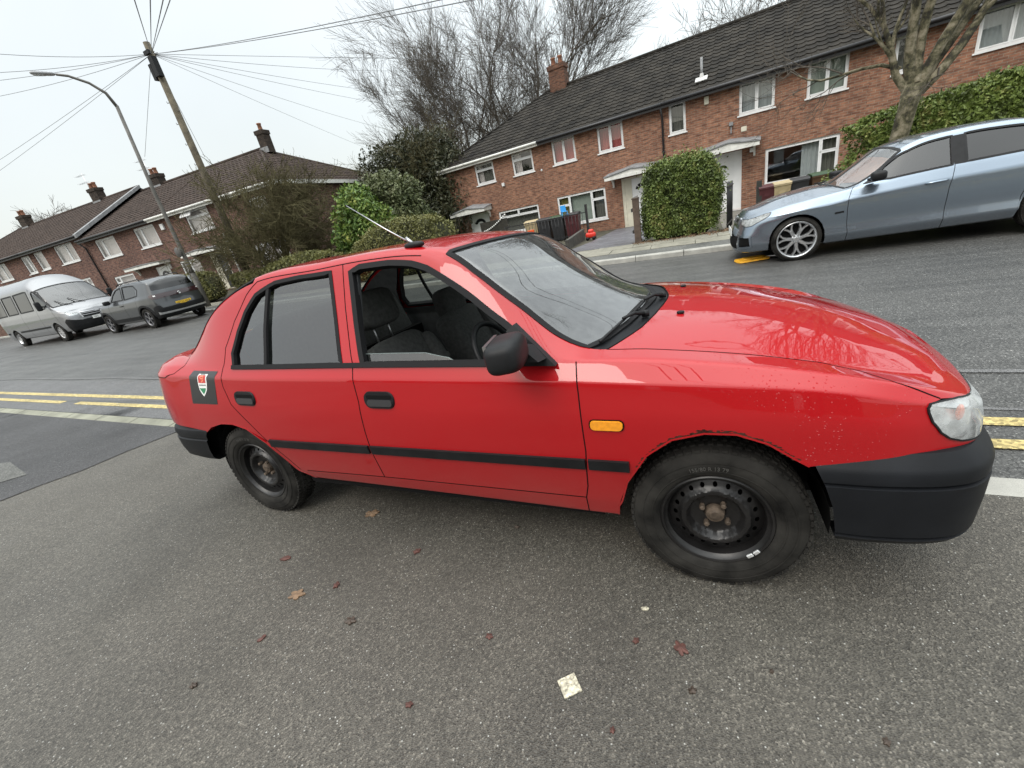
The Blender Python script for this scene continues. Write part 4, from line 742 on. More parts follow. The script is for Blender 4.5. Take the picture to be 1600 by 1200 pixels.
def window(root,x0,x1,z0,z1,style,curt=(),frame=UPVC,sill=True,open_=None,mat=None):
    """style: list of (ax0,ax1,az0,az1) panes in fractions"""
    mb=MB(); F=.055; y0,y1=.045,.115
    mb.bx(x0,x1,y0,y1,z0,z0+F);mb.bx(x0,x1,y0,y1,z1-F,z1);mb.bx(x0,x0+F,y0,y1,z0+F,z1-F);mb.bx(x1-F,x1,y0,y1,z0+F,z1-F)
    xs_=sorted({round(p[0],3) for p in style}|{round(p[1],3) for p in style}); 
    W_=x1-x0;H_=z1-z0; g=MB()
    for (a,b_,c,d) in style:
        X0_,X1_=x0+W_*a,x0+W_*b_; Z0_,Z1_=z0+H_*c,z0+H_*d; k=.028
        # sash frame
        e0=X0_+(F if a==0 else k*.6);e1=X1_-(F if b_==1 else k*.6);f0=Z0_+(F if c==0 else k*.6);f1=Z1_-(F if d==1 else k*.6)
        if a>0: mb.bx(X0_-k*.6,X0_+k*.6,y0+.003,y1-.003,f0,f1)
        if c>0: mb.bx(e0,e1,y0+.003,y1-.003,Z0_-k*.6,Z0_+k*.6)
        s_=.035
        mb.bx(e0,e1,y0-.012,y0+.04,f0,f0+s_);mb.bx(e0,e1,y0-.012,y0+.04,f1-s_,f1);mb.bx(e0,e0+s_,y0-.012,y0+.04,f0+s_,f1-s_);mb.bx(e1-s_,e1,y0-.012,y0+.04,f0+s_,f1-s_)
        g.add([(e0,y0+.02,f0),(e1,y0+.02,f0),(e1,y0+.02,f1),(e0,y0+.02,f1)],[(0,1,2,3)])
    if sill: mb.bx(x0-.05,x1+.05,-.05,.12,z0-.05,z0-.002)
    w=mb.build('window',frame,root); g.build('pane',WGL,w)
    for (a,b_,kind) in curt:
        c=MB(); curtain(c,x0+W_*a+.03,x0+W_*b_-.03,.22,z0+.02,z1-.02,amp=.006 if kind in('green','grey_flat') else .025); c.build('curtain',CU[kind],w)
    return w
V2=[(0,.5,0,1),(.5,1,0,1)]; T2=[(0,1,0,.68),(0,1,.68,1)]; ONE=[(0,1,0,1)]
BIG3=[(0,.26,0,.68),(0,.26,.68,1),(.26,.72,0,1),(.72,1,0,.68),(.72,1,.68,1)]; BIGR=[(0,.76,0,1),(.76,1,0,.62),(.76,1,.62,1)]; TOP2=[(0,1,0,.72),(0,.5,.72,1),(.5,1,.72,1)]
def door(root,x0,x1,z0,z1,style='white',side=None):
    mb=MB(); F=.07; mb.bx(x0,x0+F,.03,.11,z0,z1);mb.bx(x1-F,x1,.03,.11,z0,z1);mb.bx(x0+F,x1-F,.03,.11,z1-F,z1); mb.bx(x0,x1,-.02,.10,z0-.04,z0-.002)
    a,b_=x0+F,x1-F
    if side=='l': mb.bx(a,a+.06,.031,.109,z0,z1-F); sg=(a+.06,a+.30); a=a+.36; mb.bx(a-.06,a,.031,.109,z0,z1-F)
    if side=='r': b2=b_-.30; mb.bx(b2,b2+.06,.031,.109,z0,z1-F); sg=(b2+.06,b_); b_=b2
    d=mb.build('door',CREAM if side=='l' else UPVC,root)
    if side:
        g=MB(); g.bx(sg[0],sg[1],.06,.075,z0+.0,z1-F-.0); g.build('side_panel',CREAM if side=='l' else UPVC,d)
    dm=DOORB if style=='black' else UPVC; s=MB(); s.bx(a+.004,b_-.004,.05,.10,z0+.005,z1-F-.004); w=b_-a; h=z1-F-z0
    L=[(a+.12*w,a+.45*w),(a+.55*w,a+.88*w)]
    for (p,q) in L:
        for (u,v) in ((.06,.26),(.33,.55),(.58,.70)):
            s.bx(p,q,.036,.05,z0+h*u,z0+h*v,0,.008)
    sl_=s.build('door_leaf',dm,d); m2=MB(); m2.bx(a+w*.32,a+w*.68,.034,.049,z0+h*.50-.01,z0+h*.50+.035); m2.build('letter_box',CHROME,sl_)
    m3=MB(); m3.bx(b_-.09,b_-.05,.030,.05,z0+h*.46,z0+h*.54); m3.bx(b_-.16,b_-.05,.015,.032,z0+h*.51,z0+h*.53); m3.build('door_handle',CHROME,sl_)
    fan=MB(); cx,cz=(a+b_)/2,z0+h*.77; R1=w*.30
    if style=='sun':
        for k in range(4):
            a0=math.pi*(k+.12)/4;a1=math.pi*(k+.88)/4; pl=[(cx+R1*math.cos(t),cz+R1*math.sin(t)) for t in [a0+(a1-a0)*j/4 for j in range(5)]]+[(cx+R1*.3*math.cos(a1),cz+R1*.3*math.sin(a1)),(cx+R1*.3*math.cos(a0),cz+R1*.3*math.sin(a0))]; fan.prism(pl,lambda x,z:(x,.040,z),lambda x,z:(x,.049,z))
    elif style=='arc':
        pl=[(cx+R1*math.cos(t),cz+R1*math.sin(t)*.75) for t in [math.pi*j/10 for j in range(11)]]+[(cx+R1*.55*math.cos(t),cz+R1*.5*math.sin(t)*.6) for t in [math.pi*j/10 for j in range(10,-1,-1)]]; fan.prism(pl,lambda x,z:(x,.040,z),lambda x,z:(x,.049,z))
    else: fan.bx(a+.3*w,a+.7*w,.040,.049,z0+h*.60,z0+h*.92)
    fan.build('door_glass',GLS if 0 else simple('dark_glazing',(.02,.022,.025),.1),sl_)
    return d
def canopy(root,x0,x1,z,depth=.75,peak=.26,top=LEAD):
    mb=MB(); c=(x0+x1)/2
    mb.prism([(x0,z),(x1,z),(x1,z+.10),(c,z+.10+peak*.55),(x0,z+.10)],lambda x,q:(x,-depth,q),lambda x,q:(x,-.002,q+(.0 if q<z+.05 else peak*.5)))
    mb.bx(x0-.02,x1+.02,-depth-.03,-depth-.004,z-.02,z+.085); o=mb.build('canopy',WFAS,root)
    t=MB(); t.prism([(x0-.05,z+.105),(c,z+.112+peak*.55),(x1+.05,z+.105),(x1+.05,z+.145),(c,z+.155+peak*.55),(x0-.05,z+.145)],lambda x,q:(x,-depth-.05,q),lambda x,q:(x,-.001,q+peak*.5)); t.build('canopy_roof',top,o)
    for x in (x0+.15,x1-.15):
        b=MB(); b.prism([(-.30,z-.002),(-.002,z-.002),(-.002,z-.34),(-.05,z-.34),(-.10,z-.16)],lambda y,q:(x-.035,y,q),lambda y,q:(x+.035,y,q)); b.build('canopy_bracket',WFAS,o)
def house(frame,label,s0,s1,zb,ze,zr,wins,doors,canopies,bm,tm,hipL=0,hipR=0,group=None,fascia=GUT,D=9.0,fine=True,roofL=0,roofR=0,zroot=None,back=None):
    P0,ang=frame; cx=(s0+s1)/2; R=Matrix.Rotation(ang,4,'Z'); zl=zb
    root=empty('terraced_house',mw=Matrix.Translation(Vector(P0)+R.to_3x3()@Vector((cx,0,0)))@R,label=label,cat='house',group=group)
    root.location.z=zb; o=cx; Z=lambda z:z-zb
    holes=[[(w[0]-o,Z(w[2])),(w[1]-o,Z(w[2])),(w[1]-o,Z(w[3])),(w[0]-o,Z(w[3]))] for w in wins+[(d[0],d[1],d[2],d[3]) for d in doors]]
    V,F=cdt([(s0-o,Z(zb)-.6),(s1-o,Z(zb)-.6),(s1-o,Z(ze)),(s0-o,Z(ze))],holes,2.,2.)
    mb=MB(); mb.add([(x,0,z) for x,z in V],F)
    for h in holes:
        for i in range(4):
            a,b_=h[i],h[(i+1)%4]; mb.add([(a[0],0,a[1]),(b_[0],0,b_[1]),(b_[0],.14,b_[1]),(a[0],.14,a[1])],[(0,1,2,3)])
    e=.001
    mb.add([(s0-o+e,0,Z(zb)-.6),(s0-o+e,D,Z(zb)-.6),(s0-o+e,D,Z(ze)),(s0-o+e,0,Z(ze))],[(0,1,2,3)]); mb.add([(s1-o-e,0,Z(zb)-.6),(s1-o-e,D,Z(zb)-.6),(s1-o-e,D,Z(ze)),(s1-o-e,0,Z(ze))],[(3,2,1,0)]); mb.add([(s0-o,D,Z(zb)-.6),(s1-o,D,Z(zb)-.6),(s1-o,D,Z(ze)),(s0-o,D,Z(ze))],[(3,2,1,0)])
    mb.build('wall',bm,root)
    rm=MB(); rm.bx(s0-o+.1,s1-o-.1,.16,3.6,Z((zb+ze)/2)-.1,Z((zb+ze)/2)+.02); rm.bx(s0-o+.1,s1-o-.1,3.6,3.7,Z(zb),Z(ze)-.05); rm.bx(s0-o+.1,s1-o-.1,.16,3.7,Z(ze)-.1,Z(ze)-.06); rm.bx(s0-o+.1,s1-o-.1,.16,3.7,Z(zb)-.04,Z(zb)); rm.build('room',ROOM,root)
    for w in wins: window(root,w[0]-o,w[1]-o,Z(w[2]),Z(w[3]),w[4],w[5] if len(w)>5 else (),mat=None)
    for d in doors: door(root,d[0]-o,d[1]-o,Z(d[2]),Z(d[3]),d[4],d[5] if len(d)>5 else None)
    for c in canopies: canopy(root,c[0]-o,c[1]-o,Z(c[2]),*(c[3:]))
    # roof
    E=.30; half=D/2; run=half+E; ph=zr-ze; L=math.hypot(run,ph); ny,nz=-ph/L,run/L
    a0=s0-o-(E if hipL else roofL);a1=s1-o+(E if hipR else roofR)
    fr=lambda a,b_:(a,-E+b_*run/L,Z(ze)+b_*ph/L)
    poly=[(a0,0),(a1,0),(a1-(run if hipR else 0),L),(a0+(run if hipL else 0),L)]
    tiles('roof',poly,fr,(0,ny,nz),tm,root,res=4 if fine else 3)
    bk=MB(); bp=[(a0,D+E,Z(ze)),(a1,D+E,Z(ze)),(a1-(run if hipR else 0),half,Z(zr)),(a0+(run if hipL else 0),half,Z(zr))]; bk.add(bp,[(3,2,1,0)]); bk.add([(a0,-E,Z(ze)-.02),(a1,-E,Z(ze)-.02),(a1,D+E,Z(ze)-.02),(a0,D+E,Z(ze)-.02)],[(3,2,1,0)]); bk.build('rear_roof',tm,root)
    if hipR: tiles('hip_roof',[(0,0),(D+2*E,0),(half+E,L)],lambda a,b_:(a1-b_*run/L,-E+a,Z(ze)+b_*ph/L),(-ny,0,nz),tm,root,res=3)
    if hipL: tiles('hip_roof',[(0,0),(D+2*E,0),(half+E,L)],lambda a,b_:(a0+b_*run/L,-E+a,Z(ze)+b_*ph/L),(ny,0,nz),tm,root,res=3)
    rg=MB(); rl=a0+(run if hipL else 0);rr_=a1-(run if hipR else 0); rg.tube([(rl,half,Z(zr)+.01),(rr_,half,Z(zr)+.01)],.10,8)
    if hipL: rg.tube([(a0,-E,Z(ze)+.02),(rl,half,Z(zr))],.08,6); rg.tube([(a0,D+E,Z(ze)+.02),(rl,half,Z(zr))],.08,6)
    if hipR: rg.tube([(a1,-E,Z(ze)+.02),(rr_,half,Z(zr))],.08,6); rg.tube([(a1,D+E,Z(ze)+.02),(rr_,half,Z(zr))],.08,6)
    rg.build('ridge_tiles',tm,root)
    g=MB(); g.bx(a0+.001,a1-.001,-E-.02,-E+.0,Z(ze)-.16,Z(ze)+.02); g.bx(a0+.001,a1-.001,-E,-.0,Z(ze)-.10,Z(ze)-.07)
    if hipR: g.bx(a1-.02,a1+.01,-E,D+E,Z(ze)-.16,Z(ze)+.02)
    g.build('fascia',WFAS if fascia is WFAS else GUT,root)
    g=MB(); g.tube([(a0,-E-.07,Z(ze)-.02),(a1,-E-.07,Z(ze)-.02)],.055,8); g.build('gutter',GUT if fascia is GUT else WFAS,root)
    return root,o
def chimney(hr,s,y,z0,z1,w=.95,d=.6,bm=BR_R,pots=2,aer=False):
    root,o=hr; zb=root.location.z; mb=MB(); x=s-o; mb.bx(x-w/2,x+w/2,y-d/2,y+d/2,z0-zb,z1-zb); mb.bx(x-w/2-.04,x+w/2+.04,y-d/2-.04,y+d/2+.04,z1-zb-.14,z1-zb+.06); rf=[c for c in root.children if c.name.startswith('roof')][0]
    c=mb.build('chimney',bm,rf); f=MB(); f.bx(x-w/2-.03,x+w/2+.03,y-d/2-.03,y-d/2-.002,z0-zb,z0-zb+.28); f.build('flashing',LEAD,rf)
    for k in range(pots):
        p=MB(); p.lathe([(.12,0),(.10,.30),(.125,.31),(.125,.36),(.09,.36)],14,'z',(x+(k-(pots-1)/2)*.38,y,z1-zb+.06)); p.build('chimney_pot',POT,rf)
    if aer:
        a=MB(); a.tube([(x-w/2-.04,y,z1-zb-.3),(x-w/2-.04,y,z1-zb+1.1)],.018,6)
        for q,l in ((.55,1.0),(1.0,.9)):
            a.tube([(x-w/2-.04-l*.8,y,z1-zb+q),(x-w/2+.2,y,z1-zb+q)],.010,5)
            for j in range(7): a.tube([(x-w/2-.04-l*.75+j*l*.14,y-.18,z1-zb+q),(x-w/2-.04-l*.75+j*l*.14,y+.18,z1-zb+q)],.005,4)
        a.build('tv_aerial',CHROME,rf)
RF=((-.6,18.15,0),math.radians(-7.3)); GR='red brick terraced houses on the right'
h1=house(RF,'end terrace house of orange red brick with white fascia and hipped roof end',-11.52,-5.85,-.40,4.05,6.78,
 [(-9.65,-8.52,2.95,3.90,T2,((0,.35,'net'),(.35,1,'dark'))),(-7.45,-6.32,2.95,3.90,T2,((0,.4,'net'),(.85,1,'net'))),(-8.75,-6.42,.38,1.50,TOP2,((0,.15,'net'),(.15,1,'dark')))],[(-10.62,-9.35,-.38,1.66,'arc')],[(-11.26,-9.1,1.72)],BR_R,TILE,hipL=1,fascia=WFAS,group=GR)
h2=house(RF,'red brick house with red bedroom curtains and a sunburst glazed white door',-5.85,-.42,-.40,4.05,6.78,
 [(-5.30,-4.18,2.95,3.95,V2,((0,1,'red'),)),(-3.14,-2.03,2.94,3.97,V2,((0,1,'red'),)),(-5.40,-3.02,.26,1.58,BIG3,((0,.24,'yellow'),(.26,.74,'green'),(.74,1,'dark')))],[(-2.28,-1.0,-.38,1.74,'sun','l')],[(-2.76,-.50,1.80)],BR_R,TILE,group=GR)
h3=house(RF,'red brick house with white panelled door and wide picture window behind the wheelie bins',-.42,5.95,-.30,4.05,6.78,
 [(-.20,.42,2.93,4.0,ONE,((0,1,'dark'),)),(2.24,3.35,2.96,3.97,V2,((0,1,'grey'),)),(4.28,5.38,2.94,3.98,V2,((0,1,'green'),)),(3.13,5.33,.40,1.64,BIGR,((.5,.76,'grey'),(.78,1,'dark')))],[(1.34,2.36,-.28,1.82,'arc','r')],[(.95,2.92,1.86)],BR_R,TILE,group=GR)
h4=house(RF,'red brick terraced house at the right end behind the tall hedge and bare birch tree',5.95,12.4,-.25,4.05,6.78,
 [(6.50,7.10,2.96,3.95,ONE,((0,1,'dark'),)),(8.32,9.75,2.95,3.97,V2,((0,1,'grey'),)),(10.9,12.0,2.95,3.97,V2,((0,1,'net'),)),(6.6,7.9,.9,1.75,V2,()),(8.9,11.0,.45,1.7,BIG3,((0,.3,'grey'),))],[(11.3,12.2,-.24,1.75,'arc')],[],BR_R,TILE,group=GR)
chimney(h1,-6.25,4.5,6.2,7.70,.85,.60,brick('sooty_brick',(.15,.07,.045),(.09,.045,.03),(.13,.11,.09),.5),2)
def on_house(hr,name,mat,f):
    mb=MB(); f(mb,hr[1],hr[0].location.z); return mb.build(name,mat,hr[0])
on_house(h2,'downpipe',GUT,lambda m,o,zb:(m.tube([(-.44-o,-.30,3.9-zb),(-.44-o,-.08,3.6-zb),(-.44-o,-.08,.0)],.04,8),m.box((-.44-o,-.1,2.4-zb),(.13,.05,.05))))
on_house(h3,'overflow_pipe',LEAD,lambda m,o,zb:m.tube([(-.75-o+.4,-.05,2.08-zb),(-.75-o+.02+.4,-.05,2.08-zb)],.03,6))
on_house(h3,'alarm_box',CREAM,lambda m,o,zb:m.bx(1.08-o,1.24-o,-.07,-.002,3.62-zb,3.88-zb,0,.01))
on_house(h3,'outside_lamp',LEAD,lambda m,o,zb:(m.bx(1.92-o,2.06-o,-.12,-.002,2.70-zb,2.82-zb,0,.01),m.bx(1.97-o,2.01-o,-.05,-.002,2.45-zb,2.70-zb)))
on_house(h3,'vent_cover',CREAM,lambda m,o,zb:m.bx(2.32-o,2.50-o,-.02,-.002,2.42-zb,2.58-zb,0,.004))
on_house(h3,'door_sensor_lamp',UPVC,lambda m,o,zb:m.bx(2.62-o,2.74-o,-.12,-.002,1.66-zb,1.80-zb,0,.01))
on_house(h1,'outside_lamp',UPVC,lambda m,o,zb:m.bx(-8.2-o,-8.05-o,-.10,-.002,2.62-zb,2.78-zb,0,.02))
on_house(h1,'vent_cover',UPVC,lambda m,o,zb:m.lathe([(0,-.02),(.04,-.02),(.05,0)],10,'y',(-5.75-o-.2,-.01,2.9-zb)))
on_house(h2,'roof_vent',LEAD,lambda m,o,zb:0) if 0 else None
rf3=[c for c in h3[0].children if c.name.startswith('roof')][0]; zb=h3[0].location.z; o3=h3[1]
mb=MB(); mb.tube([(.95-o3,.55,4.45-zb),(.95-o3,.55,5.25-zb)],.045,8); mb.build('soil_vent_pipe',LEAD,rf3); mb=MB(); mb.box((.95-o3,.42,4.55-zb),(.42,.34,.03),Matrix.Rotation(math.radians(29),3,'X')); mb.lathe([(.10,4.5-zb),(.06,4.75-zb)],10,'z',(.95-o3,.55,0)); mb.build('vent_flashing',simple('pale_lead',(.5,.5,.49),.6),rf3)
LFm=((-22.6,13.3,0),math.radians(4.5)); GL='brown brick terraced houses on the left'
la=house(LFm,'brown brick corner house half hidden by the bare shrub tree, with hipped roof',.72,5.05,.60,4.83,7.40,[(3.0,4.1,3.45,4.45,V2,((0,1,'net'),)),(2.2,4.3,1.25,2.45,BIG3,((0,1,'net'),))],[],[],BR_L,TILEL,hipR=1,group=GL,fascia=WFAS,fine=False)
lb=house(LFm,'brown brick house with black front door and an open white top window above it',-4.0,.72,.60,4.83,7.40,[(-1.55,.20,3.66,4.73,T2+[],((0,1,'net'),)),(-3.55,-2.0,1.3,2.5,V2,((0,1,'net'),))],[(-1.12,.0,.66,2.56,'black','l')],[(-2.2,.30,2.62,.7,.12)],BR_L,TILEL,group=GL,fascia=WFAS,fine=False)
lc=house(LFm,'brown brick house with white arched-glass front door, behind the dark grey hatchback',-10.5,-4.0,.60,4.83,7.40,[(-9.5,-7.67,3.60,4.65,[(0,.33,0,1),(.33,1,0,1)],((0,1,'net'),)),(-5.52,-3.95+.2-.05,3.60,4.64,[(0,.33,0,1),(.33,1,0,1)],((0,1,'net'),)) if 0 else (-5.85,-4.12,3.60,4.64,[(0,.33,0,1),(.33,1,0,1)],((0,1,'net'),)),(-9.6,-7.72,1.35,2.53,BIG3[0:2]+[(.26,1,0,1)],((0,1,'net'),))],[(-5.65,-4.5,.66,2.5,'arc')],[(-7.24,-4.18,2.62,.6,.05)],BR_L,TILEL,group=GL,fascia=GUT,fine=False)
ld=house(LFm,'brown brick house directly behind the silver minibus roof, left of the roof step',-16.4,-10.5,.62,5.12,7.70,[(-13.55,-11.63,3.90,4.98,[(0,.6,0,1),(.6,1,0,1)],((0,1,'net'),)),(-15.9,-14.9,3.9,4.98,ONE,((0,1,'net'),)),(-13.4,-11.75,1.5,2.86,BIG3,((0,1,'net'),))],[(-16.1,-15.1,.66,2.5,'arc')],[],BR_L,TILEL,group=GL,fascia=GUT,fine=False,roofR=.12)
le=house(LFm,'brown brick house at the far left edge behind the silver minibus',-23.0,-16.4,.62,5.12,7.70,[(-17.45,-15.5-.95,3.88,4.95,[(0,.6,0,1),(.6,1,0,1)],((0,1,'net'),)),(-21.2,-19.5,3.88,4.95,[(0,.6,0,1),(.6,1,0,1)],((0,1,'net'),)),(-21.5,-19.5,1.5,2.8,BIG3,((0,1,'net'),))],[(-18.6,-17.5,.66,2.5,'arc')],[],BR_L,TILEL,group=GL,fascia=GUT,fine=False)
lf=house(LFm,'brown brick house farthest left, only its roof edge showing',-30.0,-23.0,.62,5.12,7.70,[(-26,-24,3.88,4.95,V2,((0,1,'net'),))],[],[],BR_L,TILEL,group=GL,fascia=GUT,fine=False,hipL=1)
BR_D=brick('stained_brick',(.05,.038,.03),(.035,.027,.022),(.07,.06,.05),.4)
chimney(la,1.1,4.5,7.1,8.15,.5,.5,BR_D,1); chimney(lc,-8.4,4.5,7.1,7.95,.8,.5,BR_D,2,True); chimney(ld,-14.6,4.5,7.4,8.4,.8,.5,BR_D,2,True); chimney(lf,-24.0,4.5,7.4,8.4,.8,.5,BR_D,2)
on_house(lb,'downpipe',simple('white_pipe',(.55,.55,.52),.5),lambda m,o,zb:m.tube([(.66-o,-.09,3.3-zb),(.66-o,-.09,0)],.045,8))
on_house(lc,'downpipe',GUT,lambda m,o,zb:m.tube([(-10.42-o,-.3,4.7-zb),(-10.42-o,-.08,4.4-zb),(-10.42-o,-.08,0)],.045,8))
on_house(ld,'verge_flashing',LEAD,lambda m,o,zb:m.prism([(-.32,5.0-zb),(-.32,5.2-zb),(4.5,7.80-zb),(4.5,7.62-zb)],lambda y,z:(-10.5-o+.0,y,z),lambda y,z:(-10.5-o+.30,y,z)))
on_house(lc,'alarm_box',UPVC,lambda m,o,zb:m.bx(-4.0-o-.0+.0-.0,-3.72-o,-.09,-.002,4.15-zb,4.5-zb,0,.01)) if 0 else None
on_house(lb,'alarm_box',UPVC,lambda m,o,zb:m.bx(-3.55-o,-3.30-o,-.09,-.002,4.2-zb,4.5-zb,0,.01))
on_house(lb,'open_casement',UPVC,lambda m,o,zb:m.box((-1.15-o,-.18,4.60-zb),(.80,.03,.38),Matrix.Rotation(math.radians(-38),3,'X')))
# ---------------------------------------------------------------- the other vehicles
def mknet(XS_,yz,K7_,K8_,K9_,tail,nose):
    cols=[list(c) for c in tail]
    for i,x in enumerate(XS_): cols.append([(x,yz[k][0](x),yz[k][1](x)) for k in range(7)]+[K7_[i],K8_[i],K9_[i]])
    return cols+[list(c) for c in nose]
def zipc(xs_,ys_,zs_): return list(zip(xs_,ys_,zs_))
CN=lambda v:(lambda x:v)
def carside(root,S,paint,arches,cuts,wins,top=6.85,low=.9,sill=2.0,names=('rear_wing','rear_door','front_door','front_wing'),ua=0,ub=None,extra=None,xa=None,xb=None):
    """body side from tail to nose cut at the shut lines; wheel arches (cx,cz,r)"""
    ub=ub if ub is not None else S.nc-1
    def arch(cx,cz,r):
        P=[]
        for k in range(13):
            a=math.pi*1.02-(math.pi*1.04)*k/12; x,z=cx+r*math.cos(a),cz+r*math.sin(a)
            P.append(S.inv(x,max(z,S.ev(S.inv(cx,.6)[0],low)[2]+.01),0,5.5,1,S.nc-2))
        return P
    AR=sorted([arch(*a) for a in arches],key=lambda p:p[0][0])
    C_=[[S.inv(x,z) if z is not None else None for x,z in c] for c in cuts]
    b=[ (S.inv(c[-1][0],c[-1][1])[0]) for c in cuts]
    lines=[[(ua,low),(ua,top)]]+[[(c[-1][0],low)]+c[::-1]+[(c[0][0],top)] for c in C_]+[[(ub,low),(ub,top)]]
    out=[]
    for i in range(len(lines)-1):
        L,R=lines[i],lines[i+1]; u0,u1=L[0][0],R[0][0]; bot=[]
        for A in AR:
            if A[0][0]>u0+.02 and A[-1][0]<u1-.02: bot+=[(A[0][0],low)]+A+[(A[-1][0],low)]
            elif A[0][0]<u0+.02 and A[-1][0]>u0+.02:   # arch crosses the left line
                bot+=[q for q in A if q[0]>u0+.03]+[(A[-1][0],low)]; 
            elif A[0][0]<u1-.02 and A[-1][0]>u1-.02:
                bot+=[(A[0][0],low)]+[q for q in A if q[0]<u1-.03]
        if any(A[0][0]<u0+.02 and A[-1][0]>u0+.02 for A in AR):
            A=[A for A in AR if A[0][0]<u0+.02 and A[-1][0]>u0+.02][0]; s_=max(q[1] for q in A if q[0]>u0-.2) ; sL=np.interp(u0,[q[0] for q in A],[q[1] for q in A]); L=[(u0,sL)]+[q for q in L if q[1]>sL+.05]
        if any(A[0][0]<u1-.02 and A[-1][0]>u1-.02 for A in AR):
            A=[A for A in AR if A[0][0]<u1-.02 and A[-1][0]>u1-.02][0]; sR=np.interp(u1,[q[0] for q in A],[q[1] for q in A]); R=[(u1,sR)]+[q for q in R if q[1]>sR+.05]
        poly=[L[0]]+bot+R+L[1:][::-1]
        hs=[w for w in wins if u0-.05<sum(q[0] for q in w)/len(w)<u1+.05]
        out.append(panel(S,names[i],poly,hs,paint,root,mirror='both',du=.2,ds=.2))
    for c in C_: strip(S,'panel_gap',[[(c[-1][0],low+.2)]+c[::-1]+[(c[0][0],min(top,6.5))]],(-.003,.003,-.003,.001),SEAM,root,join=False)
    for A in AR: strip(S,'arch_lip',[A],(-.004,.006,-.05,.002),paint,root,join=False)
    return AR
def liners(root,xs_,cz,r,w,inner):
    for cx in xs_:
        for g in(-1,1):
            mb=MB(); n=16;V=[]
            for k in range(n+1):
                a=-.1+(math.pi+.2)*k/n
                for yy in(w,inner): V.append((cx+r*math.cos(a),g*yy,cz+r*math.sin(a)))
            V.append((cx,g*inner,cz)); mb.add(V,[(2*k,2*k+1,2*k+3,2*k+2) for k in range(n)]+[(2*k+1,2*k+3,len(V)-1) for k in range(n)],0,True); mb.build('wheel_arch_liner',DARK,root)
def alloy(root,cx,g,yo,cz,r,ri,w,rimmat,style='v',cmat=DARK,n=5):
    """g=-1: wheel on the -y side, outer face at y=-yo"""
    M_=lambda p:Vector((cx+p[0]*(1 if g<0 else -1),g*yo+(p[1] if g<0 else -p[1]),cz+p[2])); mb=MB()
    b=MB(); b.lathe([(ri*.90,.06),(ri*.92,.03),(ri*.97,.008),(ri*1.01,0),(ri*1.035,.004),(ri*1.03,.016),(ri*.95,.03),(ri*.93,w*.8),(ri*.99,w*.9)],48,'y'); b.lathe([(0,.012),(ri*.14,.014),(ri*.17,.022),(ri*.17,.06)],24,'y')
    if style=='v':
        for k in range(n):
            a=2*math.pi*k/n+.3
            for da in(-.20,.20):
                # each arm of the Y: trunk then fork
                pts=[(ri*.12,0,.030),(ri*.50,da*.16,.020),(ri*.72,da*.62,.016),(ri*.93,da*1.22,.020)]; wd=[.026,.020,.015,.017]
                V=[];F=[]
                for (rr,aa,dep),wv in zip(pts,wd):
                    ca,sa=math.cos(a+aa),math.sin(a+aa)
                    for (o_,d_) in ((-wv,dep+.014),(-wv*.55,dep),(wv*.55,dep),(wv,dep+.014),(wv,dep+.045),(-wv,dep+.045)): V.append((rr*ca-o_*sa,d_,rr*sa+o_*ca))
                for i in range(3):
                    for j in range(6): F.append((i*6+j,i*6+(j+1)%6,(i+1)*6+(j+1)%6,(i+1)*6+j))
                b.add(V,F,0,False)
    elif style=='spoke':
        for k in range(n):
            a=2*math.pi*k/n; V=[];F=[]
            for (rr,dep,wv) in ((ri*.1,.02,ri*.12),(ri*.5,.018,ri*.11),(ri*.93,.016,ri*.19)):
                ca,sa=math.cos(a),math.sin(a)
                for (o_,d_) in ((-wv,dep),(wv,dep),(wv,dep+.035),(-wv,dep+.035)): V.append((rr*ca-o_*sa,d_,rr*sa+o_*ca))
            for i in range(2):
                for j in range(4): F.append((i*4+j,i*4+(j+1)%4,(i+1)*4+(j+1)%4,(i+1)*4+j))
            b.add(V,F)
    w_=MB(); w_.add([M_(p) for p in b.v],b.f); 
    if style in('v','spoke'): pass
    wh=w_.build('wheel',rimmat,root,auto=30)
    k=MB(); k.lathe([(0,.075),(ri*.9,.075)],32,'y'); 
    k2=MB(); k2.add([M_(p) for p in k.v],k.f); k2.build('brake_disc',cmat,wh)
    t=make_tyre(r,ri,w,TYRE,parent=wh,n=40)
    for v in t.data.vertices: p=v.co.copy(); v.co=M_((p.x,p.y+w/2-.012,p.z))
    return wh
def numberplate(root,txt,c,R,mat,front=False,w=.52,h=.111):
    p=MB(); R3_=R; p.box(c,(.008,w,h),R3_,0,.002); pl=p.build('number_plate',mat,root)
    ctr=Vector(c); text_mesh(txt,h*.92,lambda x,y,z:ctr+R3_@Vector((.0055,x*.86,y-.003)),'plate_lettering',simple('plate_black',(.01,.01,.01),.5),pl); return pl
PLY=simple('yellow_plate',(.72,.45,.03),.4); PLW=simple('white_plate',(.75,.76,.74),.4); TGL=glass('tinted_glass',(.035,.04,.04),1.5)
SILV=simple('alloy_silver',(.55,.56,.57),.28,metal=.85,var=.12,vs=20)
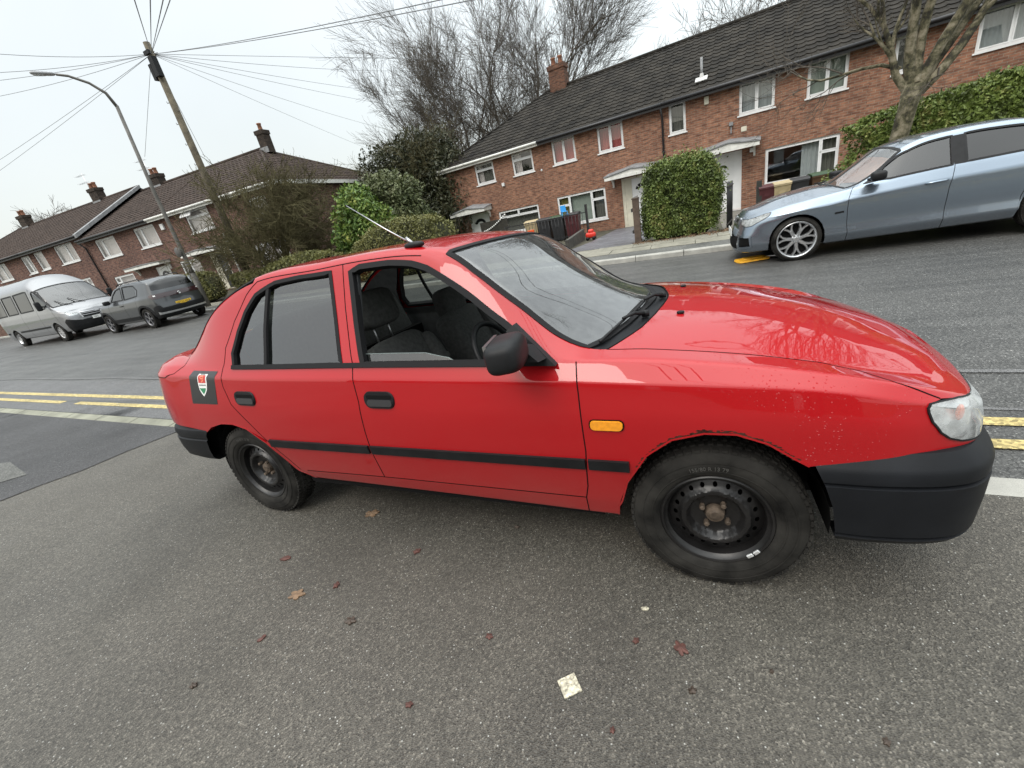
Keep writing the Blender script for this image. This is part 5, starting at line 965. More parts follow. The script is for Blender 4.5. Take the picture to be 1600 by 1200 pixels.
# ---- metallic blue-grey saloon
BPAINT=car_paint('blue_grey_metallic',(.245,.30,.36),.26,metal=.85)
XB=[-3.25,-2.95,-2.6,-2.25,-1.9,-1.55,-1.25,-1.0,-.80,-.55,-.30,-.05,.20,.42]
yzB=[(CN(.58),CN(.17)),(tab([-3.2,-2.5,.1,.42],[.74,.78,.78,.72]),CN(.18)),(tab([-3.2,-2.5,.1,.42],[.80,.848,.845,.77]),CN(.30)),(tab([-3.2,-2.5,.1,.42],[.79,.828,.830,.765]),CN(.42)),(tab([-3.2,-2.5,.1,.42],[.80,.848,.850,.77]),CN(.60)),
 (tab([-3.2,-2.5,.1,.42],[.785,.852,.852,.75]),tab([-3.2,-2.1,-1.3,-.9,-.5,-.3,0,.42],[.82,.785,.77,.75,.725,.70,.695,.655])),(tab([-3.2,-2.5,-1,.1,.42],[.72,.785,.79,.77,.70]),tab([-3.2,-2.16,-1.56,-.94,-.6,-.3,0,.2,.42],[.93,.918,.910,.875,.86,.825,.79,.765,.715]))]
K7B=[(-3.25,.62,.965),(-2.93,.62,.985),(-2.62,.60,1.13),(-2.25,.565,1.262),(-1.9,.56,1.302),(-1.5,.56,1.308),(-1.24,.565,1.280),(-1.08,.58,1.215),(-.84,.625,1.015),(-.57,.69,.880),(-.28,.64,.855),(-.03,.60,.832),(.22,.57,.795),(.45,.53,.745)]
K8B=[(-3.25,.35,.985),(-2.95,.35,1.005),(-2.62,.36,1.16),(-2.25,.35,1.295),(-1.9,.34,1.332),(-1.5,.34,1.336),(-1.24,.34,1.312),(-1.04,.34,1.262),(-.76,.35,1.065),(-.47,.36,.910),(-.27,.35,.912),(-.03,.34,.888),(.23,.33,.845),(.47,.31,.775)]
K9B=[(-3.25,0,.99),(-2.95,0,1.01),(-2.63,0,1.17),(-2.27,0,1.305),(-1.9,0,1.342),(-1.5,0,1.346),(-1.24,0,1.322),(-1.02,0,1.275),(-.72,0,1.085),(-.43,0,.922),(-.27,0,.918),(-.03,0,.898),(.23,0,.855),(.48,0,.785)]
tB=[zipc([-3.3,-3.38,-3.42,-3.42,-3.40,-3.38,-3.37,-3.36,-3.35,-3.34],[y*q for q in (.6,.75,.78,.78,.78,.75,.70,.62,.35,0)],[.2,.22,.32,.45,.6,.80,.92,.96,.985,.99]) for y in (0,.55)]+[zipc([-3.28,-3.33,-3.35,-3.35,-3.35,-3.34,-3.33,-3.32,-3.31,-3.31],(.55,.68,.72,.73,.73,.70,.66,.60,.35,0),[.2,.22,.32,.45,.6,.80,.92,.96,.985,.99])]
nB=[zipc([.58,.66,.685,.675,.63,.605,.58,.555,.62,.66],[.60,.655,.68,.685,.67,.645,.61,.50,.30,0],[.16,.18,.30,.42,.55,.63,.672,.705,.735,.735]),
 zipc([.68,.775,.79,.765,.725,.71,.69,.67,.68,.70],[.4,.42,.42,.42,.42,.41,.40,.36,.22,0],[.15,.18,.30,.42,.55,.61,.65,.675,.69,.695]),
 zipc([.72,.81,.825,.80,.77,.75,.73,.715,.71,.705],[0]*10,[.15,.18,.30,.42,.55,.60,.64,.66,.67,.68])]
SB_=Surf(mknet(XB,yzB,K7B,K8B,K9B,tB,nB),[.3,.3,.12,.4,.5,.10,.3,.17,.5,.5])
BM=empty('parked_car',(1.36,6.04,-.02),math.pi,'metallic blue-grey saloon with silver Y-spoke alloy wheels, parked at the far kerb on the right','car')
iv=lambda S,L:[S.inv(x,z,0,7.0) for x,z in L]
FWb=iv(SB_,[(-.68,.885),(-.9,1.045),(-1.13,1.18),(-1.32,1.232),(-1.54,1.248),(-1.53,.925),(-.94,.895)]); RWb=iv(SB_,[(-1.66,1.25),(-1.84,1.248),(-2.18,1.215),(-2.45,1.11),(-2.62,1.01),(-2.68,.94),(-1.66,.935)])
lampB=[(18.0,5.85),(17.3,5.75),(16.7,5.85),(16.1,5.95),(15.72,5.85),(15.85,5.3),(16.2,4.75),(16.8,4.15),(17.3,4.1),(17.9,4.4)]
arB=carside(BM,SB_,BPAINT,[(.05,.31,.335),(-2.52,.31,.335)],[[(-2.30,.93),(-2.28,.75),(-2.24,.66),(-2.19,.45)],[(-1.58,1.24),(-1.55,.91),(-1.51,.68),(-1.51,.31)],[(-.58,.87),(-.51,.74),(-.505,.6),(-.53,.31)]],[FWb,RWb,lampB])
panel(SB_,'bonnet',[(12.3,6.85),(12.3,9),(19,9),(19,6.85)],[],BPAINT,BM,mirror='join',du=.2,ds=.2)
panel(SB_,'roof',[(6.0,6.85),(6.0,9),(10.05,9),(10.05,6.98),(11.0,6.94),(12.0,6.92),(12.3,6.98),(12.3,6.85)],[],BPAINT,BM,mirror='join',du=.2,ds=.2)
panel(SB_,'boot_lid',[(0,6.85),(0,9),(4.0,9),(4.0,6.85)],[],BPAINT,BM,mirror='join',du=.2,ds=.2)
panel(SB_,'rear_window',[(4.0,6.85),(4.0,9),(6.0,9),(6.0,6.85)],[],TGL,BM,mirror='join',du=.3,ds=.3)
panel(SB_,'windscreen',[(10.05,9),(10.05,6.98),(11.0,6.94),(12.0,6.92),(12.3,6.98),(12.3,9)],[],WGLS,BM,mirror='join',du=.2,ds=.2)
strip(SB_,'windscreen_trim',[[(10.05,9),(10.05,6.98),(11.0,6.94),(12.0,6.92),(12.3,6.98),(12.3,9)]],(-.012,.02,-.004,.004),BLK,BM)
for w_ in (FWb,RWb): panel(SB_,'window_glass',w_,[],TGL if w_ is RWb else glass('half_tinted_glass',(.16,.18,.18),1.6),BM,mirror='both',lift=-.01,du=.25,ds=.25); strip(SB_,'window_trim',[w_],(-.012,.012,-.02,.004),BLK,BM,closed=True,join=False)
strip(SB_,'door_pillar_cover',[[SB_.inv(-1.60,1.245,0,7),SB_.inv(-1.60,.925,0,7)]],(-.055,.055,-.002,.003),BLK,BM,join=False)
panel(SB_,'headlight',lampB,[],LENS,BM,mirror='both',lift=.002,du=.12,ds=.15); panel(SB_,'lamp_reflector',lampB,[],simple('smoked_reflector',(.22,.23,.22),.3,metal=.5,var=.5,vs=18),BM,mirror='both',lift=-.03,du=.15,ds=.2)
strip(SB_,'lamp_surround',[lampB],(-.004,.003,-.01,.003),BLK,BM,closed=True,join=False)
panel(SB_,'kidney_grille',[(18.25,4.6),(18.2,6.3),(18.9,6.3),(18.9,4.6)],[],BLK,BM,mirror='both',lift=.004,du=.1,ds=.2); strip(SB_,'grille_surround',[[(18.25,4.6),(18.2,6.3),(18.9,6.3),(18.9,4.6)]],(-.012,.012,-.004,.016),CHROME,BM,closed=True,join=False)
panel(SB_,'bumper_intake',[(16.65,1.75),(16.75,2.95),(17.6,3.0),(17.5,1.6)],[],DARK,BM,mirror='both',lift=.003,du=.1,ds=.15); strip(SB_,'intake_surround',[[(16.65,1.75),(16.75,2.95),(17.6,3.0),(17.5,1.6)]],(-.014,.014,-.002,.016),BPAINT,BM,closed=True,join=False)
panel(SB_,'centre_intake',[(17.9,1.4),(17.9,2.9),(19,2.9),(19,1.4)],[],DARK,BM,mirror='join',lift=.003,du=.2,ds=.2)
strip(SB_,'side_repeater',[[SB_.inv(-.37,.58),SB_.inv(-.47,.585)]],(-.012,.012,-.002,.004),BLK,BM,join=False)
mb=MB(); mb.box((.832,0,.46),(.008,.52,.111),None,0,.002); mb.build('number_plate',PLW,BM)
for g in(1,-1):
    for x_ in(-1.38,-2.30):
        u,w=SB_.inv(x_,.765 if x_>-2 else .79); P,T,B,n=frame_at(SB_,u,w,g); mb=MB(); mb.tube([P-T*.10+n*.004,P-T*.07+n*.03,P+T*.07+n*.03,P+T*.10+n*.004],.014,8); mb.build('door_handle',BPAINT,BM)
    mb=MB(); superblob(mb,(-.77,-g*.93,.965),(.16,.19,.115),Matrix.Rotation(g*.2,3,'Z'),.55,14); superblob(mb,(-.74,-g*.83,.93),(.10,.12,.04),None,.6,8); mb.build('wing_mirror',BLK,BM)
    for cx in(.05,-2.52): alloy(BM,cx,g,.845,.30,.300,.238,.21,SILV,'v',n=7)
liners(BM,(.05,-2.52),.31,.33,.80,.5)
mb=MB(); mb.bx(-3.1,.5,-.5,.5,.16,.20); mb.bx(-2.2,-.3,-.76,.76,.19,.23); mb.build('underbody_fill',DARK,BM)
mb=MB(); superblob(mb,(-.72,0,.78),(.4,1.3,.25),None,.3,12); [superblob(mb,(-1.55,y,.72),(.18,.46,.6),Matrix.Rotation(-.35,3,'Y'),.4,10) for y in(-.36,.36)]; [superblob(mb,(-1.68,y,1.06),(.1,.26,.18),None,.5,8) for y in(-.36,.36)]; superblob(mb,(-2.3,0,.72),(.2,1.2,.5),Matrix.Rotation(-.35,3,'Y'),.35,10); mb.build('cabin',CLOTHD,BM)
panel(SB_,'sunshade',[(10.4,9),(10.4,7.15),(11.2,7.1),(12.15,7.15),(12.15,9)],[],simple('orange_sunshade',(.80,.36,.22),.6,var=.25,vs=8),BM,mirror='join',lift=-.05,du=.3,ds=.3)
for q in (((12.6,8.2),(12.25,7.6),(12.0,7.2)),((12.6,9.0),(12.2,8.6),(11.9,8.1))):
    mb=MB(); mb.tube([SB_.ev(*q[0])+np.array([0,0,.02]),SB_.ev(*q[1])+np.array([0,0,.025]),SB_.ev(*q[2])+np.array([0,0,.02])],.009,6); mb.build('wiper_arm',BLK,BM)
# ---- dark grey hatchback seen from behind
GP=car_paint('dark_grey_metallic',(.055,.06,.065),.35,metal=.6)
XC=[-3.05,-2.85,-2.55,-2.2,-1.8,-1.4,-1.1,-.85,-.6,-.35,-.15,.1,.3,.5]
yzC=[(CN(.6),CN(.26)),(tab([-3.05,-2.6,.1,.5],[.76,.81,.81,.72]),CN(.27)),(tab([-3.05,-2.6,.1,.5],[.80,.85,.85,.78]),CN(.40)),(tab([-3.05,-2.6,.1,.5],[.81,.87,.87,.78]),CN(.56)),(tab([-3.05,-2.6,.1,.5],[.82,.885,.88,.78]),CN(.74)),(tab([-3.05,-2.6,.1,.5],[.80,.865,.86,.75]),tab([-3,.1,.5],[.95,.90,.84])),(tab([-3.05,-2.6,.1,.5],[.76,.815,.815,.70]),tab([-3,-2,0,.5],[1.06,1.0,.97,.90]))]
K7C=[(-3.05,.645,1.40),(-2.88,.65,1.455),(-2.55,.65,1.49),(-2.2,.65,1.508),(-1.8,.65,1.512),(-1.4,.65,1.50),(-1.15,.655,1.47),(-.95,.67,1.41),(-.65,.71,1.22),(-.35,.76,1.03),(-.1,.72,1.01),(.1,.70,1.0),(.3,.67,.975),(.5,.62,.93)]
K8C=[(x,.38,z+.03) for x,y,z in K7C]; K9C=[(x,0,z+.045) for x,y,z in K7C]
zt=[.27,.29,.40,.56,.74,.93,1.05]
tC=[zipc([-3.2,-3.30,-3.36,-3.38,-3.34,-3.32,-3.28],[0]*7,zt)+[(-3.17,0,1.30),(-3.10,0,1.42),(-3.04,0,1.475)],zipc([-3.2,-3.28,-3.34,-3.36,-3.32,-3.30,-3.26],[.45,.5,.52,.53,.53,.52,.50],zt)+[(-3.16,.44,1.30),(-3.10,.30,1.41),(-3.04,0,1.472)],zipc([-3.1,-3.18,-3.22,-3.24,-3.22,-3.20,-3.17],[.58,.72,.75,.76,.76,.74,.71],zt)+[(-3.12,.615,1.34),(-3.08,.36,1.425),(-3.03,0,1.47)]]
nC=[zipc([.60,.68,.71,.72,.71,.69,.66,.60,.66,.70],[.55,.62,.65,.66,.65,.63,.60,.50,.30,0],[.26,.28,.40,.56,.70,.80,.87,.92,.95,.96]),zipc([.66,.76,.79,.80,.79,.77,.75,.73,.74,.75],[.38,.40,.40,.40,.40,.40,.40,.36,.22,0],[.26,.28,.40,.56,.68,.78,.84,.88,.90,.91]),zipc([.68,.80,.83,.84,.83,.81,.79,.78,.77,.76],[0]*10,[.26,.28,.40,.56,.68,.76,.82,.85,.87,.88])]
SC_=Surf(mknet(XC,yzC,K7C,K8C,K9C,tC,nC),[.3,.3,.15,.4,.5,.2,.3,.2,.5,.5])
HB=empty('parked_car',(-19.75,6.93,.20),math.pi,'dark grey hatchback with yellow rear number plate, parked in front of the silver minibus','car')
FWc=iv(SC_,[(-.62,1.03),(-.85,1.24),(-1.1,1.38),(-1.45,1.43),(-1.48,1.04)]); RWc=iv(SC_,[(-1.58,1.04),(-1.56,1.43),(-1.9,1.43),(-2.3,1.40),(-2.5,1.25),(-2.45,1.08)])
carside(HB,SC_,GP,[(0,.34,.37),(-2.58,.34,.37)],[[(-2.36,1.02),(-2.32,.9),(-2.28,.74),(-2.20,.5)],[(-1.54,1.40),(-1.52,1.0),(-1.50,.7),(-1.50,.42)],[(-.50,1.0),(-.48,.8),(-.49,.6),(-.50,.42)]],[FWc,RWc],names=('rear_wing','rear_door','front_door','front_wing'))
panel(SC_,'bonnet',[(11.9,6.85),(11.9,9),(19,9),(19,6.85)],[],GP,HB,mirror='join',du=.3,ds=.3)
panel(SC_,'roof',[(3.1,6.85),(2.8,9),(10.0,9),(10.0,6.98),(11.9,6.98),(11.9,6.85)],[],GP,HB,mirror='join',du=.3,ds=.3)
panel(SC_,'rear_window',[(0,6.35),(0,8.6),(1.6,8.3),(2.2,7.0),(2.0,6.35)],[],TGL,HB,mirror='join',lift=.003,du=.2,ds=.2)
panel(SC_,'tailgate',[(0,6.85),(0,9),(2.8,9),(3.1,6.85)],[],GP,HB,mirror='join',du=.25,ds=.25)
panel(SC_,'windscreen',[(10.0,6.98),(10.0,9),(11.9,9),(11.9,6.98)],[],TGL,HB,mirror='join',du=.3,ds=.3)
for w_ in (FWc,RWc): panel(SC_,'window_glass',w_,[],glass('half_tinted_glass',(.2,.22,.22),1.6),HB,mirror='both',lift=-.008,du=.3,ds=.3); strip(SC_,'window_trim',[w_],(-.02,.02,-.02,.004),BLK,HB,closed=True,join=False)
panel(SC_,'rear_bumper',[(0,.9),(0,3.1),(1.5,3.1),(1.7,3.6),(2.3,3.6),(2.9,3.4),(3.2,2.6),(3.2,.9)],[],BLK,HB,mirror='join',lift=.012,du=.15,ds=.2)
panel(SC_,'bumper_insert',[(0,1.85),(0,2.15),(1.9,2.3),(2.3,2.5),(2.3,1.9)],[],SILV,HB,mirror='join',lift=.022,du=.15,ds=.1)
panel(SC_,'tail_lamp',[(0,4.75),(0,5.75),(1.7,5.75),(2.6,5.7),(3.1,5.4),(2.8,4.9),(1.9,4.7)],[],simple('dark_lamp_bar',(.03,.012,.014),.15,coat=1),HB,mirror='join',lift=.008,du=.15,ds=.2)
strip(SC_,'lamp_highlight',[[(1.7,5.35),(2.0,5.35)]],(-.02,.02,.008,.014),WHT,HB,join=False)
strip(SC_,'wheel_arch_cladding',[[SC_.inv(cx+.40*math.cos(a),.34+.40*math.sin(a),0,5) for a in [math.pi*(1-k/12) for k in range(13)]] for cx in (0,-2.58)],(-.035,.035,-.01,.012),BLK,HB)
strip(SC_,'sill_cladding',[[SC_.inv(-.45,.40),SC_.inv(-2.1,.40)]],(-.06,.06,-.01,.014),BLK,HB)
numberplate(HB,'WT25 NKB',(-3.372,0,.62),Matrix.Rotation(math.pi,3,'Z'),PLY)
mb=MB(); mb.lathe([(0,0),(.045,0),(.05,.012),(.035,.016),(.03,.008),(0,.008)],20,'x',(-3.375,0,.93),R=Matrix.Rotation(math.pi,3,'Z')); mb.build('badge',CHROME,HB)
for g in(1,-1):
    for cx in(0,-2.58): alloy(HB,cx,g,.865,.325,.325,.22,.20,simple('dark_alloy',(.18,.18,.19),.35,metal=.7),'spoke',n=5)
    mb=MB(); mb.tube([(-2.7,g*.63,1.50),(-2.6,g*.60,1.56),(-1.3,g*.60,1.55),(-1.2,g*.63,1.50)],.018,6); mb.build('roof_rail',BLK,HB); mb=MB(); superblob(mb,(-.72,-g*.95,1.05),(.14,.2,.14),None,.5,10); mb.build('wing_mirror',BLK,HB)
    u,w=SC_.inv(-1.38,.86); P,T,B,n=frame_at(SC_,u,w,g); mb=MB(); mb.tube([P-T*.09+n*.004,P-T*.06+n*.03,P+T*.06+n*.03,P+T*.09+n*.004],.013,6); mb.build('door_handle',BLK,HB)
liners(HB,(0,-2.58),.34,.36,.83,.5); mb=MB(); mb.bx(-3.1,.5,-.5,.5,.24,.30); mb.bx(-2.2,-.4,-.78,.78,.27,.33); superblob(mb,(-.7,0,.85),(.4,1.3,.3),None,.3,10); [superblob(mb,(-1.4,y,.85),(.2,.46,.8),None,.4,8) for y in(-.36,.36)]; superblob(mb,(-2.3,0,.8),(.2,1.2,.6),None,.35,8); mb.build('cabin',CLOTHD,HB)
HB.scale=(1,1,1.05)
# ---- silver minibus
VP=car_paint('silver_van_paint',(.24,.245,.255),.32,metal=.55)
XV=[-4.6,-4.0,-3.4,-2.8,-2.2,-1.6,-1.1,-.7,-.35,0.0,.25,.45,.6,.75]
f_=lambda a,b_:tab([-4.6,.3,.6,.75],[a,a,a-.03,b_])
yzV=[(CN(.7),CN(.30)),(f_(.93,.84),CN(.32)),(f_(.97,.90),CN(.48)),(f_(.99,.92),CN(.70)),(f_(1.0,.91),tab([-4,.5,.75],[.95,.93,.88])),(f_(.99,.88),tab([-4,.3,.75],[1.15,1.12,1.0])),(f_(.965,.83),tab([-4,0,.25,.45,.75],[1.32,1.32,1.25,1.19,1.05]))]
K7V=[(-4.6,.86,2.20)]+[(x,.86,2.24) for x in XV[1:6]]+[(-1.1,.86,2.22),(-.75,.86,2.10),(-.38,.875,1.86),(0,.90,1.58),(.25,.905,1.33),(.45,.86,1.22),(.6,.82,1.15),(.76,.74,1.06)]
K8V=[(-4.6,.5,2.46)]+[(x,.5,2.50) for x in XV[1:6]]+[(-1.15,.5,2.46),(-.66,.5,2.20),(-.26,.5,1.93),(.14,.5,1.62),(.42,.5,1.33),(.56,.5,1.26),(.70,.5,1.19),(.85,.46,1.09)]
K9V=[(-4.6,0,2.52)]+[(x,0,2.56) for x in XV[1:6]]+[(-1.15,0,2.52),(-.62,0,2.24),(-.20,0,1.95),(.22,0,1.63),(.50,0,1.34),(.64,0,1.28),(.78,0,1.21),(.93,0,1.11)]
tV=[zipc([-4.75]*7+[-4.70,-4.68,-4.66],[y*q for q in(.7,.9,.95,.97,.97,.96,.94,.84,.5,0)],[.3,.32,.48,.7,.95,1.15,1.32,2.18,2.42,2.5]) for y in(0,.6)]+[zipc([-4.72]*7+[-4.67,-4.65,-4.64],(.65,.88,.91,.93,.93,.92,.90,.82,.5,0),[.3,.32,.48,.7,.95,1.15,1.32,2.18,2.42,2.5])]
nV=[zipc([.70,.84,.88,.90,.89,.86,.83,.80,.90,.97],[.7,.80,.83,.84,.82,.79,.76,.66,.40,0],[.30,.32,.48,.68,.85,.95,1.0,1.03,1.05,1.06]),zipc([.78,.97,1.0,1.0,.99,.98,.96,.95,.97,.99],[.5,.52,.52,.52,.52,.51,.5,.45,.3,0],[.30,.32,.48,.68,.83,.92,.96,.99,1.01,1.02]),zipc([.82,1.02,1.05,1.05,1.04,1.03,1.02,1.01,1.0,1.0],[0]*10,[.30,.32,.48,.68,.82,.90,.94,.97,.98,.99])]
SV=Surf(mknet(XV,yzV,K7V,K8V,K9V,tV,nV),[.3,.3,.15,.4,.5,.2,.35,.35,.6,.6])
VN=empty('minibus',(-22.35,6.57,.27),0,'silver high-roof minibus with dark side windows, nose toward the dark grey hatchback','minibus')
FWv=iv(SV,[(.18,1.40),(-.05,1.60),(-.42,1.92),(-.62,1.98),(-.74,1.90),(-.74,1.30),(-.1,1.30)]); SW1=iv(SV,[(-1.05,1.32),(-1.05,2.02),(-2.25,2.02),(-2.25,1.32)]); SW2=iv(SV,[(-2.42,1.32),(-2.42,2.02),(-3.4,2.02),(-3.4,1.32)]); SW3=iv(SV,[(-3.55,1.32),(-3.55,2.02),(-4.4,2.02),(-4.4,1.32)])
lampV=[(18.0,5.6),(17.3,5.75),(16.6,6.2),(16.05,6.4),(16.1,5.6),(16.6,4.6),(17.2,4.3),(17.9,4.4)]
carside(VN,SV,VP,[(0,.36,.40),(-3.75,.36,.40)],[[(-2.34,2.1),(-2.34,1.2),(-2.34,.5)],[(-.88,2.1),(-.88,1.2),(-.90,.8),(-.90,.48)],[(.27,1.25),(.30,1.1),(.36,.9),(.40,.70)]],[FWv,SW1,SW2,SW3,lampV],names=('rear_body_side','sliding_door','front_door','front_wing'))
panel(SV,'roof',[(0,6.85),(0,9),(10.55,9),(10.55,6.98),(11.5,6.93),(13.4,6.93),(13.4,6.85)],[],VP,VN,mirror='join',du=.3,ds=.3)
panel(SV,'bonnet',[(13.4,6.85),(13.4,9),(19,9),(19,6.85)],[],VP,VN,mirror='join',du=.2,ds=.2)
panel(SV,'windscreen',[(10.55,9),(10.55,6.98),(11.5,6.93),(13.4,6.93),(13.4,9)],[],glass('van_windscreen',(.35,.38,.38),1.7),VN,mirror='join',du=.25,ds=.25)
strip(SV,'windscreen_trim',[[(10.55,9),(10.55,6.98),(11.5,6.93),(13.4,6.93),(13.4,9)]],(-.03,.03,-.004,.006),BLK,VN)
for w_ in (FWv,SW1,SW2,SW3): panel(SV,'window_glass',w_,[],TGL,VN,mirror='both',lift=-.006,du=.3,ds=.3); strip(SV,'window_trim',[w_],(-.02,.03,-.01,.006),BLK,VN,closed=True,join=False)
panel(SV,'headlight',lampV,[],LENS,VN,mirror='both',lift=.004,du=.15,ds=.2); panel(SV,'lamp_reflector',lampV,[],REFL,VN,mirror='both',lift=-.03,du=.2,ds=.3)
panel(SV,'grille',[(18.05,3.35),(17.9,5.3),(19,5.35),(19,3.3)],[],BLK,VN,mirror='join',lift=.008,du=.2,ds=.2); strip(SV,'grille_bar',[[(17.98,3.9),(19,3.85)]],(-.012,.012,.008,.02),CHROME,VN); strip(SV,'grille_bar',[[(17.95,4.6),(19,4.6)]],(-.012,.012,.008,.02),CHROME,VN)
strip(SV,'grille_surround',[[(18.05,3.35),(17.9,5.3),(19,5.35)]],(-.02,.02,.0,.02),CHROME,VN)
panel(SV,'front_bumper',[(19,.9),(19,2.9),(17.9,2.9),(16.9,3.4),(16.2,3.5),(15.55,2.9),(15.6,.9)],[],BLK,VN,mirror='join',lift=.012,du=.2,ds=.2)
strip(SV,'side_moulding',[[SV.inv(-4.4,.62),SV.inv(-4.25,.62)],[SV.inv(-3.25,.62),SV.inv(-.5,.62)]],(-.035,.035,-.002,.012),BLK,VN)
numberplate(VN,'W5            ',(1.075,0,.66),Matrix.Identity(3),PLW)
mb=MB(); superblob(mb,(1.035,0,.86),(.03,.20,.08),None,.9,10); mb.build('badge',CHROME,VN)
for g in(1,-1):
    for cx in(0,-3.75): alloy(VN,cx,g,.97,.345,.345,.21,.20,simple('dull_steel_silver',(.45,.45,.45),.5,metal=.6),'spoke',n=8)
    mb=MB(); superblob(mb,(.02,-g*1.14,1.42),(.12,.16,.34),None,.45,10); mb.tube([(.05,-g*.95,1.36),(.04,-g*1.10,1.40)],.03,6); mb.build('wing_mirror',BLK,VN)
mb=MB(); mb.lathe([(.20,-1.00),(.15,-.93),(0,-.93)],24,'y',(-3.75,0,.345)); mb.build('wheel_dish',SILV,VN)
liners(VN,(0,-3.75),.36,.40,.95,.6); mb=MB(); mb.bx(-4.6,.7,-.6,.6,.28,.36); mb.bx(-3.3,-.5,-.9,.9,.32,.38); superblob(mb,(.15,0,1.05),(.5,1.7,.4),None,.3,10); [superblob(mb,(x,y,1.1),(.18,.48,.9),None,.4,8) for x in(-.85,-1.7,-2.5,-3.3) for y in(-.6,0,.6)]; mb.build('cabin',CLOTHD,VN)
for q in (((13.9,8.2),(13.3,7.8),(12.4,7.5)),((13.9,9.0),(13.3,8.7),(12.4,8.3))):
    mb=MB(); mb.tube([SV.ev(*q[0])+np.array([.01,0,.02]),SV.ev(*q[1])+np.array([.02,0,.025]),SV.ev(*q[2])+np.array([.02,0,.02])],.012,6); mb.build('wiper_arm',BLK,VN)
# ---------------------------------------------------------------- trees, hedges and shrubs
def bark(name,c,var=.5,sc=6): return simple(name,c,.9,var=var,vs=sc,bump=.5,bs=30,spec=.2)
BK=bark('grey_brown_bark',(.085,.072,.058)); BKT=simple('twig_bark',(.10,.088,.074),.9,spec=.15,var=.3,vs=2); BKG=simple('mossy_bark',(.095,.085,.045),.95,spec=.1,var=.5,vs=3)
# pale patchy birch-like bark
m,t,b=nmat('patchy_pale_bark'); tcn=N(t,'ShaderNodeTexCoord'); n=N(t,'ShaderNodeTexNoise',i_Scale=5.5,i_Detail=7,i_Roughness=.7); t.links.new(tcn.outputs['Object'],n.inputs['Vector']); t.links.new(ramp(t,n.outputs['Fac'],[(.38,(.02,.018,.012)),(.47,(.075,.07,.038)),(.55,(.17,.15,.10)),(.72,(.30,.27,.20))]),b.inputs['Base Color']); b.inputs['Roughness'].default_value=.95; bp=N(t,'ShaderNodeBump',i_Strength=.8,i_Distance=.02); t.links.new(n.outputs['Fac'],bp.inputs['Height']); t.links.new(bp.outputs[0],b.inputs['Normal']); BIRCH=m
def leafmat(name,stops,sc=1.6):
    m,t,b=nmat(name); tcn=N(t,'ShaderNodeTexCoord'); n=N(t,'ShaderNodeTexNoise',i_Scale=sc,i_Detail=3); t.links.new(tcn.outputs['Object'],n.inputs['Vector']); w=N(t,'ShaderNodeTexWhiteNoise'); vo=N(t,'ShaderNodeTexVoronoi',i_Scale=14); t.links.new(tcn.outputs['Object'],vo.inputs['Vector']); t.links.new(vo.outputs['Position'],w.inputs['Vector'])
    a=N(t,'ShaderNodeMath',operation='MULTIPLY_ADD'); a.inputs[1].default_value=.35; t.links.new(w.outputs['Value'],a.inputs[0]); s=N(t,'ShaderNodeMath',operation='SUBTRACT'); s.inputs[1].default_value=.17; t.links.new(n.outputs['Fac'],s.inputs[0]); t.links.new(s.outputs[0],a.inputs[2]); t.links.new(ramp(t,a.outputs[0],stops),b.inputs['Base Color']); b.inputs['Roughness'].default_value=.5; b.inputs['Specular IOR Level'].default_value=.4
    return m
PRIV=leafmat('privet_leaf',[(.25,(.06,.08,.02)),(.45,(.12,.17,.035)),(.62,(.19,.25,.06)),(.8,(.28,.27,.09))]); CLIP=leafmat('clipped_conifer',[(.25,(.08,.08,.028)),(.5,(.14,.145,.045)),(.75,(.19,.18,.06))]); LAUR=leafmat('laurel_leaf',[(.25,(.04,.075,.018)),(.45,(.09,.16,.035)),(.65,(.18,.25,.05)),(.82,(.30,.30,.07))],1.2); RHOD=leafmat('rhododendron_leaf',[(.25,(.05,.07,.025)),(.5,(.10,.12,.05)),(.78,(.17,.18,.09))]); IVY=leafmat('dark_ivy',[(.3,(.022,.028,.012)),(.55,(.045,.05,.022)),(.8,(.075,.07,.035))])
def grow(mb,p,d,L,r,dep,rd,up=.10,spread=.55,nk=4,curv=.16,rmin=.006,tw=None,seg=.45,shape=.72):
    n=max(3,int(L/seg)) if dep>0 else 3; P=[Vector(p)]; D=Vector(d).normalized(); rs=[r]
    for i in range(n):
        D=(D+Vector((rd.gauss(0,curv),rd.gauss(0,curv),rd.gauss(0,curv)+up))).normalized(); P.append(P[-1]+D*(L/n)); rs.append(max(rmin*.6,r*(1-.62*(i+1)/n)))
    mb_=mb[0] if r>.02 else mb[1]; mb_.tube(P,rs,6 if r>.06 else (4 if r>.02 else 3),cap=False)
    if dep<=0: return
    k_=nk if dep>1 else nk+1
    for k in range(k_):
        t_=.28+.72*(k+rd.random()*.8)/k_; t_=min(t_,1); i=min(int(t_*n),n-1); q=P[i].lerp(P[i+1],t_*n-i); T=(P[i+1]-P[i]).normalized(); a=T.orthogonal().normalized(); a.rotate(Matrix.Rotation(rd.random()*6.28,3,T)); nd=(T+a*spread*rd.uniform(.6,1.5)).normalized()
        grow(mb,q,nd,L*shape*rd.uniform(.65,1.1),max(rmin,rs[i]*.62),dep-1,rd,up,spread,nk,curv,rmin,tw,seg,shape)
    grow(mb,P[-1],D,L*shape*rd.uniform(.8,1),rs[-1],dep-1,rd,up,spread,nk,curv,rmin,tw,seg,shape)
